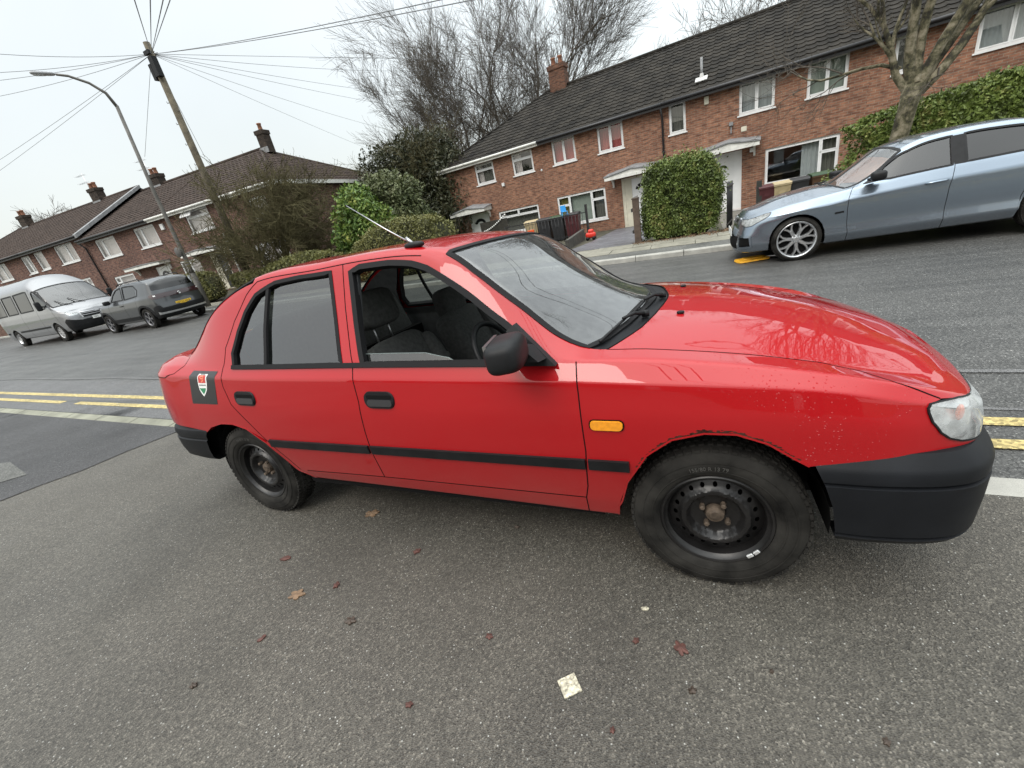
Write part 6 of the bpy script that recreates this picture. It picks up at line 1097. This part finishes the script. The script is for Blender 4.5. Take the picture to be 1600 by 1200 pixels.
def bare_tree(x,y,label,H,seed,stems=1,r=.22,dep=5,nk=4,mats=(BK,BKT),cat='tree',group=None,lean=(0,0),L0=None,spread=.5,up=.08,rmin=.008,shape=.72,fan=.3,z=None,name='bare_tree',curv=.16):
    rd=random.Random(seed); root=empty(name,(x,y,gz(x,y)-.05 if z is None else z),rd.random()*0,label,cat,group); A=MB();B=MB()
    for k in range(stems):
        a=6.28*k/stems+rd.random(); d=Vector((lean[0]+fan*math.cos(a)*(stems>1),lean[1]+fan*math.sin(a)*(stems>1),1)); grow((A,B),(.12*math.cos(a)*(stems>1),.12*math.sin(a)*(stems>1),0),d,L0 or H*.36,r*(1 if stems==1 else .75),dep,rd,up,spread,nk,curv,rmin,None,.5,shape)
    A.build('trunk',mats[0],root); B.build('twigs',mats[1],root); return root
def leafcloud(mb,pts,size,rd,flat=.0,elong=1.6):
    V=[];F=[]
    for p in pts:
        a=Vector((rd.gauss(0,1),rd.gauss(0,1),rd.gauss(0,1)*(1-flat)+.2)).normalized(); b=a.orthogonal().normalized(); b.rotate(Matrix.Rotation(rd.random()*6.28,3,a)); c=a.cross(b); s=size*rd.uniform(.6,1.3); q=len(V); p=Vector(p)
        V+=[p-b*s*elong*.5,p+c*s*.4+a*s*.12,p+b*s*elong*.5,p-c*s*.4+a*s*.12]; F+=[(q,q+1,q+2,q+3)]
    mb.add(V,F,0,False)
def box_hedge(x0,x1,y0,y1,h,label,mat,seed,n=14000,size=.05,round_=.35,fn=None,taper=0,name='hedge',cat='hedge',zb=None,rot=0,core=(.03,.035,.015)):
    rd=random.Random(seed); cx,cy=(x0+x1)/2,(y0+y1)/2; root=empty(name,(cx,cy,gz(cx,cy) if zb is None else zb),rot,label,cat); a,b_,H=(x1-x0)/2,(y1-y0)/2,h
    def surf(u,v,w):  # rounded box direction -> point
        p=3.4; L=(abs(u/a)**p+abs(v/b_)**p+abs(w/(H/2))**p)**(1/p); P=Vector((u/L,v/L,w/L)); 
        k=1+.02*math.sin(P.x*13+P.z*9)+.05*math.sin(P.x*3.1+seed)+.045*math.sin(P.z*4.3+P.x*2+seed*2)+.04*math.sin(P.y*5+P.x*6.2); hh=(fn(P.x) if fn else 1)
        return Vector((P.x*k*(1-taper*max(0,P.z)/H),P.y*k*(1-taper*max(0,P.z)/H),(P.z+H/2)*(hh)))
    pts=[]
    for i in range(n):
        while True:
            u,v,w=rd.uniform(-a,a),rd.uniform(-b_,b_),rd.uniform(-H/2,H/2); f=rd.random(); ar=(b_*H,a*H,a*b_*2); s_=rd.random()*sum(ar)
            if s_<ar[0]: u=a*rd.choice((-1,1))
            elif s_<ar[0]+ar[1]: v=b_*rd.choice((-1,-1,-1,1))
            else: w=H/2
            break
        P=surf(u,v,w); d=(P-Vector((0,0,H*.45))); pts.append(P-d.normalized()*abs(rd.gauss(0,.055))+d.normalized()*(rd.expovariate(28)))
    mb=MB(); leafcloud(mb,pts,size,rd); mb.build('foliage',mat,root)
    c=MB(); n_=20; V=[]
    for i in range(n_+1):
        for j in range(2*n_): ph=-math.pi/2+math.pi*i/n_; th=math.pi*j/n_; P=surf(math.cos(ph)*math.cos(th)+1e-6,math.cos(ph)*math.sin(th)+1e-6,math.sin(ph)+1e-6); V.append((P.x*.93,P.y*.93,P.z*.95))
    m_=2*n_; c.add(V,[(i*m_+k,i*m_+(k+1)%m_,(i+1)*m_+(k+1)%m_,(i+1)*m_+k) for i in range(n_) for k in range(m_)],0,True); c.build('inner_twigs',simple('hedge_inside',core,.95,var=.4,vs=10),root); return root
def bush(x,y,label,blobs,mat,seed,n,size,name='bush',cat='bush',stems=True,core=True,elong=1.8,z=None):
    rd=random.Random(seed); root=empty(name,(x,y,gz(x,y) if z is None else z),0,label,cat); pts=[]; tot=sum(b[3]*b[4]*b[5] for b in blobs)
    for (bx_,by_,bz_,rx,ry,rz) in blobs:
        k=int(n*(rx*ry*rz)/tot)
        for _ in range(k):
            v=Vector((rd.gauss(0,1),rd.gauss(0,1),rd.gauss(0,1))).normalized(); f=(rd.random()**.35); w=1+.12*math.sin(v.x*7+bx_*3)+.12*math.sin(v.z*6+v.y*5); pts.append((bx_+v.x*rx*f*w,by_+v.y*ry*f*w,bz_+v.z*rz*f*w))
    mb=MB(); leafcloud(mb,pts,size,rd,elong=elong); mb.build('foliage',mat,root)
    if stems:
        A=MB();B=MB()
        for (bx_,by_,bz_,rx,ry,rz) in blobs:
            for _ in range(3): A.tube([(bx_*.3+rd.gauss(0,.1),by_*.3,0),(bx_*.7,by_*.7,bz_*.5),(bx_+rd.gauss(0,.2),by_+rd.gauss(0,.2),bz_+rz*.4)],[.05,.035,.015],5)
        A.build('stems',BKT,root)
    return root
bare_tree(-17.0,31.5,'tall dense bare tree in the gap between the two terraces',12,11,stems=4,r=.26,dep=5,nk=4,spread=.54,up=.03,fan=.32,L0=6.5,rmin=.011,curv=.09,shape=.70,group='bare trees beyond the roofs')
bare_tree(-12.2,35.5,'tallest bare tree with thin upright limbs rising behind the right-hand roof',17,5,stems=4,r=.30,dep=5,nk=4,spread=.48,up=.03,fan=.34,L0=8.8,rmin=.011,curv=.10,shape=.70,group='bare trees beyond the roofs')
bare_tree(-16.8,37,'smaller bare tree standing between the two tall ones',11,8,stems=2,r=.12,dep=4,nk=3,spread=.45,up=.08,fan=.3,L0=4.2,curv=.1,rmin=.011,group='bare trees beyond the roofs')
bare_tree(-62,22.4,'distant round bare tree at the far left edge behind the chimneys',9,21,stems=3,r=.25,dep=5,nk=4,spread=.6,up=.03,fan=.4,L0=4.6,rmin=.018,group='bare trees beyond the roofs')
bare_tree(2.6,33,'bare treetop showing its fine twigs over the ridge of the right-hand roof',13,31,stems=3,r=.2,dep=5,nk=4,spread=.6,up=.03,fan=.45,L0=4.9,rmin=.011,group='bare trees beyond the roofs')
# big dark ivy-covered thicket beside the end house
th=bush(-14.6,20.5,'large dark ivy-covered thicket with drooping twigs beside the end house',[(0,0,2.4,2.6,2,2.6),(-1.2,-.6,4.2,1.9,1.6,1.7),(1.6,.3,3.6,1.7,1.5,2.6),(.3,.2,5.0,1.9,1.5,1.4),(2.5,-.6,1.6,1.3,1.4,1.9),(2.6,-.3,3.6,1.1,1.3,1.5),(-1.6,-.4,1.6,1.6,1.6,1.8)],IVY,3,34000,.12,name='thicket')
rd=random.Random(77); A=MB();B=MB()
for k in range(75): a=rd.random()*6.28; grow((A,B),(1.8*math.cos(a)*rd.random()+rd.uniform(-.5,.5),1.2*math.sin(a)*rd.random(),rd.uniform(1.5,4.6)),(math.cos(a)*.9,math.sin(a)*.8,rd.uniform(.4,1.1)),rd.uniform(1.2,2.1),.025,2,rd,-.05,.7,4,.2,.008,None,.4,.75)
B.v+=[];A.build('branches',BKG,th) if A.v else None; B.build('twigs',BKG,th)
# yellow-green laurel and rounder rhododendron behind the clipped hedge
bush(-11.8,12.0,'bright yellow-green laurel bush behind the clipped hedge',[(-.5,0,1.8,1.0,.9,1.1),(.35,-.1,2.0,.9,.8,.95),(-.2,0,2.8,.8,.8,.7),(.9,.1,1.3,.8,.8,.8),(-1.0,.1,1.2,.8,.7,.9)],LAUR,4,8500,.12,name='laurel_bush')
bush(-11.1,13.6,'dull green rounded rhododendron right of the laurel',[(-.5,0,3.3,.9,.8,.65),(.35,.1,3.0,.75,.7,.6),(.2,0,2.1,.9,.9,.9),(.8,.2,1.5,.65,.8,.8),(-1.3,.1,3.2,.7,.7,.55)],RHOD,6,11000,.085,name='rhododendron')
# bare shrub tree in the corner garden
st_=bare_tree(-16.5,11.6,'wide bare mossy shrub tree in front of the brown corner house',6,14,stems=7,r=.12,dep=4,nk=5,mats=(BKG,BKG),spread=.75,up=.03,fan=.60,L0=2.35,rmin=.010,shape=.72,cat='shrub tree',name='shrub_tree',curv=.22)
rd=random.Random(5);B=MB();A=MB()
for k in range(45): a=rd.random()*6.28; f=rd.random(); grow((A,B),(.9*math.cos(a)*f,.6*math.sin(a)*f,0),(math.cos(a)*.35+.25,math.sin(a)*.3,1),rd.uniform(.9,1.5),.012,1,rd,.05,.3,3,.12,.005,None,.4,.6)
B.build('suckers',simple('olive_twig',(.12,.11,.045),.9,var=.3,vs=2),st_)
# clipped hedges
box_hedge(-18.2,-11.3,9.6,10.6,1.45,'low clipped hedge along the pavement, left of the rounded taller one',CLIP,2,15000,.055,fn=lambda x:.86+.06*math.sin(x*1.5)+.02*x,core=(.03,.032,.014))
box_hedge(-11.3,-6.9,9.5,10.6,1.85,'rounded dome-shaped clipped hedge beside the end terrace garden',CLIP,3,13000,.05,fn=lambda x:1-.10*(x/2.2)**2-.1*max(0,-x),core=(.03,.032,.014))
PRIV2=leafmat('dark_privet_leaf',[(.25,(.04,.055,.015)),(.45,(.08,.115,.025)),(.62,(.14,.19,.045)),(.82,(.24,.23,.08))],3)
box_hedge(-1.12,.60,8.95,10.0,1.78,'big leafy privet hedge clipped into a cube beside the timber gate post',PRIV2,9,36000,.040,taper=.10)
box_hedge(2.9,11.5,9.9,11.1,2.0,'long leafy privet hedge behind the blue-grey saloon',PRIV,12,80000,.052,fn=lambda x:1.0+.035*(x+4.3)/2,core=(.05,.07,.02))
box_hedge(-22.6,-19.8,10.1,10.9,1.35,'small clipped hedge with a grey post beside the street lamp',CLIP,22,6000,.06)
# pale patchy tree on the right pavement
rt=empty('birch_tree',(3.72,9.15,gz(3.7,9.1)),0,'pale patchy-barked bare tree behind the blue-grey saloon','tree'); A=MB();B=MB(); rd=random.Random(41)
A.tube([(-.02,0,0),(-.05,.02,.7),(-.12,.05,1.25),(-.06,.03,1.75),(-.02,0,2.15)],[.19,.16,.145,.14,.165],12)
for (p,d,L,r) in (((-.08,0,2.0),(-.55,.15,.85),1.7,.08),((-.05,.02,2.1),(-.28,-.1,1.1),2.6,.095),((.0,0,2.15),(.05,.15,1.2),2.9,.09),((.05,0,2.05),(.40,.0,1.0),2.8,.09),((.08,.02,2.0),(.85,-.05,.75),2.6,.085),((.1,.05,2.1),(.60,.3,.95),2.6,.08)):
    grow((A,B),p,Vector(d),L,r,4,rd,.07,.5,4,.14,.0055,None,.35,.66)
grow((A,B),(-.22,.1,2.45),(-1,.1,.55),1.9,.035,3,rd,.03,.7,4,.2,.005,None,.3,.7); grow((A,B),(.3,0,2.3),(-.3,-.6,-.3),.7,.02,2,rd,-.08,.6,4,.2,.004,None,.3,.7)
A.build('trunk',BIRCH,rt); B.build('twigs',BKT,rt)
# leaves fallen under the cube hedge
mb=MB(); rd=random.Random(3); pts=[(rd.uniform(-1.4,.8),rd.gauss(8.9,.12),0) for _ in range(500)]; pts=[(x,y,gz(x,y)+.105) for x,y,z in pts]; leafcloud(mb,pts,.045,rd,elong=1.3); tag(mb.build('fallen_leaves',LF2),'brown fallen leaves scattered along the foot of the cube hedge','leaves',None,'stuff')
# ---------------------------------------------------------------- street furniture
PGREY=simple('painted_steel_grey',(.10,.095,.085),.6,var=.3,vs=5); WOOD=simple('weathered_pole_wood',(.10,.085,.058),.9,var=.35,vs=6,bump=.4,bs=25); WIRE=simple('grey_wire',(.20,.21,.22),.8)
lp=empty('street_lamp',(-18.8,9.07,gz(-18.8,9.07)),0,'tall grey street lamp with curved arm behind the dark grey hatchback','street lamp')
mb=MB(); mb.tube([(0,0,0),(0,0,1.5)],.11,12); mb.tube([(0,0,1.5),(.0,.01,1.65),(.02,.05,4.5),(.08,.18,7.4)],[.11,.075,.065,.055],10); mb.tube([(.08,.18,7.35),(.03,.06,7.78),(-.12,-.22,8.08),(-.33,-.62,8.28),(-.50,-.86,8.33)],[.055,.05,.042,.038,.035],8); mb.build('column',PGREY,lp)
mb=MB(); superblob(mb,(-.66,-1.13,8.36),(.62,.24,.09),Matrix.Rotation(math.radians(59),3,'Z')@Matrix.Rotation(math.radians(3),3,'Y'),.6,12); mb.build('lamp_head',simple('lamp_head_grey',(.42,.43,.45),.4),lp); mb=MB(); superblob(mb,(-.70,-1.20,8.315),(.36,.17,.04),Matrix.Rotation(math.radians(59),3,'Z'),.7,10); mb.build('lens',LENS,lp)
mb=MB(); mb.lathe([(0,-.012),(.19,-.012),(.20,0),(.19,.012),(0,.012)],24,'y',(-.02,-.13,2.35)); mb.build('round_sign',simple('sign_back_grey',(.09,.085,.08),.6),lp); mb=MB(); mb.bx(-.19,-.07,-.125,-.112,.35,1.45); mb.build('narrow_sign',simple('pale_sign',(.42,.46,.50),.5),lp)
up_=empty('utility_pole',(-18.25,11.0,gz(-18.25,11)),0,'tall wooden telephone pole with black terminal box and fanned wires','pole')
mb=MB(); mb.tube([(0,0,0),(0,0,9.35)],[.16,.11],12); mb.build('pole',WOOD,up_)
mb=MB(); mb.box((.12,-.12,8.55),(.22,.2,.62)); mb.box((-.16,-.06,8.45),(.14,.2,.5)); mb.box((.04,-.16,9.0),(.3,.1,.12)); mb.build('terminal_box',BLK,up_)
for k in range(9): mb=MB(); s_=1 if k%2 else -1; mb.tube([(0,0,4.6+k*.36),(s_*.24,-.05,4.6+k*.36),(s_*.25,-.05,4.66+k*.36)],.012,5); mb.build('step_iron',PGREY,up_)
mb=MB(); [mb.tube([(0,0,9.0),(.22*math.cos(a),.22*math.sin(a),9.02)],.01,5) for a in [k*.7 for k in range(9)]]; mb.build('wire_bracket',BLK,up_)
WE=[((-20.91, 5.27, 9.3), 0.2), ((-23.98, 6.28, 9.57), 0.2), ((-26.98, 7.41, 10.14), 0.15), ((-30.05, 8.38, 10.36), 0.2), ((-39.66, 10.3, 8.69), 0.1), ((-42.77, 11.13, 8.58), 0.1), ((-0.76, -1.35, 2.84), 0), ((0.06, -1.59, 2.51), 0), ((0.84, -1.9, 2.17), 0), ((0.67, -1.6, 2.31), 0), ((3.59, 2.58, 2.51), 0.15), ((4.18, 2.91, 2.4), 0.15), ((-17.0, 29.24, 11.58), 0.2), ((-19.01, 31.74, 10.87), 0.15), ((-21.43, 33.93, 10.91), 0.15), ((-24.76, 35.42, 10.11), 0.2), ((-28.11, 36.82, 9.06), 0.1), ((2.6, 53.62, 10.99), 0.1), ((-25.66, 13.59, 7.66), 0.0), ((-21.01, 13.36, 6.6), 0.0)]
for i,(e,sag) in enumerate(WE):
    a=Vector((-18.25,11,9.0+.35-.03*(i%3))) ; a.z=up_.location.z+9.0; b_=Vector(e); mb=MB(); mb.tube([a.lerp(b_,t_/14)-Vector((0,0,4*sag*(t_/14)*(1-t_/14))) for t_ in range(15)],.008,4); o=mb.build('overhead_wire',WIRE); tag(o,None,'wire','overhead wires fanning out from the telephone pole'); o['label']='thin overhead telephone wire fanning out from the top of the wooden pole'
gp=MB(); gp.bx(-.075,.075,-.05,.05,0,1.02); gp.bx(-.085,.085,-.06,.06,1.02,1.05); o=gp.build('gate_post',simple('dark_stained_timber',(.085,.06,.045),.85,var=.35,vs=10,bump=.4,bs=60)); o.location=(-1.27,8.98,gz(-1.2,9)+.09); tag(o,'weathered brown timber post with pale cap at the drive entrance','post')
# picket panel seen edge-on behind the post
pf=empty('picket_fence',(-1.38,9.05,gz(-1.4,9.1)+.08),math.radians(92),'dark picket fence running back from the timber post','fence')
for z_ in (.25,.75): mb=MB(); mb.bx(0,1.9,-.02,.02,z_,z_+.07); mb.build('rail',simple('dark_fence_paint',(.035,.034,.034),.7),pf)
for k in range(14): mb=MB(); mb.prism([(.02+k*.135,0),(.10+k*.135,0),(.10+k*.135,.98),(.06+k*.135,1.06),(.02+k*.135,.98)],lambda x,z:(x,-.04,z),lambda x,z:(x,-.021,z)); mb.build('picket',PGREY,pf)
rl_=empty('railing',(.70,9.35,gz(.7,9.4)+.05),math.radians(80),'black iron railing right of the cube hedge','railing')
for z_ in (.12,.92): mb=MB(); mb.bx(-.1,1.1,-.012,.012,z_,z_+.03); mb.build('rail',GUT,rl_)
for k in range(9): mb=MB(); mb.tube([(k*.13-.06,0,0),(k*.13-.06,0,1.02)],.010,6); mb.build('bar',GUT,rl_)
def bin_(x,y,rz,col,lid,label,s=1.0):
    r=empty('wheelie_bin',(x,y,gz(x,y)),rz,label,'bin','wheelie bins in the front gardens'); mb=MB()
    V=[];w0,d0,w1,d1,h=.24,.26,.29,.36,.96
    mb.add([(-w0,-d0,.03),(w0,-d0,.03),(w0,d0,.03),(-w0,d0,.03),(-w1,-d1,h),(w1,-d1,h),(w1,d1,h),(-w1,d1,h)],[(3,2,1,0),(0,1,5,4),(1,2,6,5),(2,3,7,6),(3,0,4,7),(4,5,6,7)]); mb.bx(-w1-.015,w1+.015,-d1-.02,-d1+.001,h-.06,h); mb.bx(-.10,.10,-.335,-.30,.60,.72); mb.build('bin_body',simple('bin_plastic_'+col[0],col[1],.5,var=.15,vs=5),r)
    l=MB(); l.prism([(-d1-.03,h),(d1+.05,h),(d1+.05,h+.04),(.1,h+.10),(-d1,h+.05)],lambda y_,z_:(-w1-.02,y_,z_),lambda y_,z_:(w1+.02,y_,z_)); l.tube([(-w1,d1+.07,h+.01),(w1,d1+.07,h+.01)],.016,6); l.build('bin_lid',simple('bin_plastic_'+lid[0],lid[1],.5,var=.15,vs=5),r)
    k=MB(); [k.lathe([(0,-.025),(.10,-.025),(.10,.025),(0,.025)],16,'x',(g*.22,.24,.10)) for g in(-1,1)]; k.build('wheels',BLK,r); r.scale=(s,s,s); return r
MAR=('maroon',(.075,.018,.022)); CRM=('cream',(.42,.34,.20)); BLKc=('black',(.025,.027,.030)); GRNc=('green',(.03,.065,.03)); BRN=('brown',(.10,.055,.03))
bin_(2.12,14.5,.06,MAR,MAR,'maroon wheelie bin, leftmost of four behind the blue-grey saloon',.76); bin_(2.55,14.5,0,CRM,CRM,'cream wheelie bin with pale lid behind the blue-grey saloon',.78); bin_(3.02,14.55,-.04,BLKc,BLKc,'black wheelie bin between the cream bin and the green-lidded bin',.80); bin_(3.55,14.6,.05,BRN,GRNc,'brown wheelie bin with a dark green lid nearest the long hedge',.84)
o=MB(); o.bx(-.07,.07,-.06,.06,0,.95); o=o.build('short_post',simple('dark_green_post',(.03,.032,.028),.8)); o.location=(1.92,14.3,gz(1.9,14.3)); tag(o,'dark square post left of the maroon bin','post')
# clutter in the end gardens
bin_(-6.7,16.9,.1,CRM,CRM,'tan wheelie bin at the left end of the bin row under the windows'); bin_(-6.05,16.8,0,BLKc,BLKc,'black wheelie bin second from left in the garden bin row'); bin_(-5.4,16.7,0,BLKc,GRNc,'black wheelie bin with green lid under the left edge of the wide window'); bin_(-4.75,16.6,.05,MAR,BLKc,'maroon wheelie bin with black lid nearest the blue plastic chair')
wl=MB(); wl.bx(0,3.4,-.06,.06,-.3,.30); wo=wl.build('garden_wall',simple('dark_edging',(.06,.058,.05),.85,var=.4,vs=6)); wo.location=(-3.72,11.4,gz(-3.7,12)); wo.rotation_euler=(0,0,math.radians(94)); tag(wo,'low dark retaining edge along the left side of the drive','wall')
bf=empty('railing',(-7.6,15.75,gz(-6,15.7)),math.radians(-7),'black railing in front of the garden bin row','railing')
for z_ in (.15,.95): mb=MB(); mb.bx(0,3.75,-.015,.015,z_,z_+.03); mb.build('rail',GUT,bf)
for k in range(26): mb=MB(); mb.tube([(k*.15,0,0),(k*.15,0,1.0)],.010,5); mb.build('bar',GUT,bf)
mb=MB(); mb.bx(-.04,.04,-.04,.04,0,1.25); mb.build('end_post',GUT,bf).location=(3.78,0,0)
CHB=simple('bright_blue_plastic',(.03,.28,.62),.4)
ch=empty('child_chair',(-4.95,16.1,gz(-5,16.1)+.93),math.radians(30),'bright blue plastic child chair perched on the railing','chair')
mb=MB(); mb.bx(-.17,.17,-.16,.16,.27,.30,0,.01); mb.build('seat',CHB,ch); mb=MB(); mb.box((0,.15,.45),(.32,.03,.32),Matrix.Rotation(-.15,3,'X'),0,.01); mb.build('backrest',CHB,ch)
for a in(-1,1):
    for b_ in(-1,1): mb=MB(); mb.tube([(a*.14,b_*.13,.27),(a*.17,b_*.16,0)],.018,6); mb.build('leg',CHB,ch)
ch.scale=(.75,.75,.75)
RDP=simple('bright_red_plastic',(.62,.035,.02),.4); ORP=simple('orange_red_plastic',(.68,.09,.02),.4)
mb=MB(); superblob(mb,(0,0,.17),(.38,.24,.20),None,.6,12); superblob(mb,(.02,0,.30),(.20,.20,.15),None,.6,10); t_=mb.build('toy_car',RDP); t_.location=(-3.5,14.0,gz(-3.5,14)); tag(t_,'small bright red toy car on the drive edge','toy car')
for cx in(-.11,.12): mb=MB(); mb.lathe([(0,-.13),(.06,-.13),(.06,.13),(0,.13)],12,'y',(cx,0,.06)); mb.build('wheels',BLK,t_)
mb=MB(); mb.box((0,0,.30),(.36,.04,.32),None,0,.01); mb.box((0,0,.55),(.30,.04,.14),None,0,.01); mb.bx(-.17,-.13,-.02,.02,0,.2); mb.bx(.13,.17,-.02,.02,0,.2); t_=mb.build('plastic_toy',ORP); t_.location=(-6.35,15.55,gz(-6.3,15.5)+.05); tag(t_,'orange-red plastic toy in front of the tan bin','toy')
sf=empty('garden_screen',(-8.6,16.9,gz(-8.6,16.9)),math.radians(-7),'dark slatted garden screen with a white bead garland before the left picture window','screen')
mb=MB(); mb.bx(-.75,.75,-.02,.02,.1,1.35); mb.build('panel',simple('dark_screen_wood',(.03,.028,.022),.9,var=.4,vs=8),sf)
mb=MB(); [superblob(mb,(-.55+1.25*k/13,-.05,.95+.55*(k/13)**1.5),(.07,.07,.07),None,1,6) for k in range(14)]; mb.build('garland',simple('white_beads',(.75,.75,.72),.4),sf)
rb=bare_tree(-11.0,17.9,'thin leggy bare rose bush by the far left canopy',2,61,stems=3,r=.02,dep=2,nk=3,spread=.7,up=.06,fan=.25,L0=1.1,rmin=.004,z=gz(-11,17.9),cat='shrub',name='rose_bush')
pt=MB(); pt.lathe([(0,0),(.14,0),(.19,.34),(.17,.34),(.14,.3)],16,'z'); po=pt.build('plant_pot',POT); po.location=(-9.4,16.6,gz(-9.4,16.6)+.0); tag(po,'clay plant pot with spiky green leaves near the garden screen','plant pot'); mb=MB(); [mb.tube([(0,0,.3),(.2*math.cos(a),.2*math.sin(a),.62),(.34*math.cos(a),.34*math.sin(a),.66)],[.02,.016,.002],4) for a in [k*.62 for k in range(10)]]; mb.build('leaves',LAUR,po)
# yellow wheel clamp plate on the road ahead of the saloon's front wheel
YP=simple('clamp_yellow',(.72,.36,.02),.45,var=.2,vs=12)
cl=MB(); cl.prism(rpoly(0,0,.46,.30,.07,4),lambda x,y:(x,y,.012),lambda x,y:(x*.97,y*.97,.035)); cl.prism(rpoly(.02,.02,.30,.16,.04,4),lambda x,y:(x,y,.036),lambda x,y:(x*.96,y*.96,.05)); co=cl.build('wheel_clamp',YP); co.location=(.80,5.60,gz(.8,5.6)); co.rotation_euler=(0,0,.25); tag(co,'yellow metal wheel clamp lying flat on the road by the saloon tyre','wheel clamp'); mb=MB(); mb.tube([(.2,-.02,.03),(.42,-.12,.035)],.02,6); mb.build('clamp_arm',CHROME,co)
# terrace and tree behind the photographer (they show in the paint and glass)
GB='terraced houses behind the viewpoint'
BF=((14,-19,0.2),math.radians(180+3))
hb=house(BF,'brick terraced house across the footway behind the viewpoint',0,9,.2,4.9,7.4,[(1.2,2.4,3.2,4.3,V2,((0,1,'net'),)),(5.2,6.4,3.2,4.3,V2,((0,1,'net'),)),(1.2,3.4,1.0,2.3,BIG3,())],[(5.6,6.5,.25,2.3,'arc')],[],BR_R,TILE,group=GB,fine=False)
for k,lab in ((1,'second'),(2,'third'),(3,'fourth')):
    c=hb[0].copy(); SC.collection.objects.link(c); dx=Vector((math.cos(math.radians(183)),math.sin(math.radians(183)),0))*9.0*k; c.location=hb[0].location+dx; c['label']='brick terraced house behind the viewpoint, %s along its row'%lab
    def cp(src,dst):
        for ch_ in list(src.children):
            n_=ch_.copy(); SC.collection.objects.link(n_); n_.parent=dst; cp(ch_,n_)
    cp(hb[0],c)
bare_tree(4.5,-9.5,'bare street tree on the footway behind the viewpoint',8,71,stems=4,r=.16,dep=4,nk=4,spread=.6,up=.04,fan=.4,L0=3.2,rmin=.010,mats=(BK,BKT))
bare_tree(-4.5,-12.5,'second bare street tree behind the viewpoint beside the terrace',8,72,stems=4,r=.16,dep=4,nk=4,spread=.6,up=.04,fan=.4,L0=3.0,rmin=.010,mats=(BK,BKT))
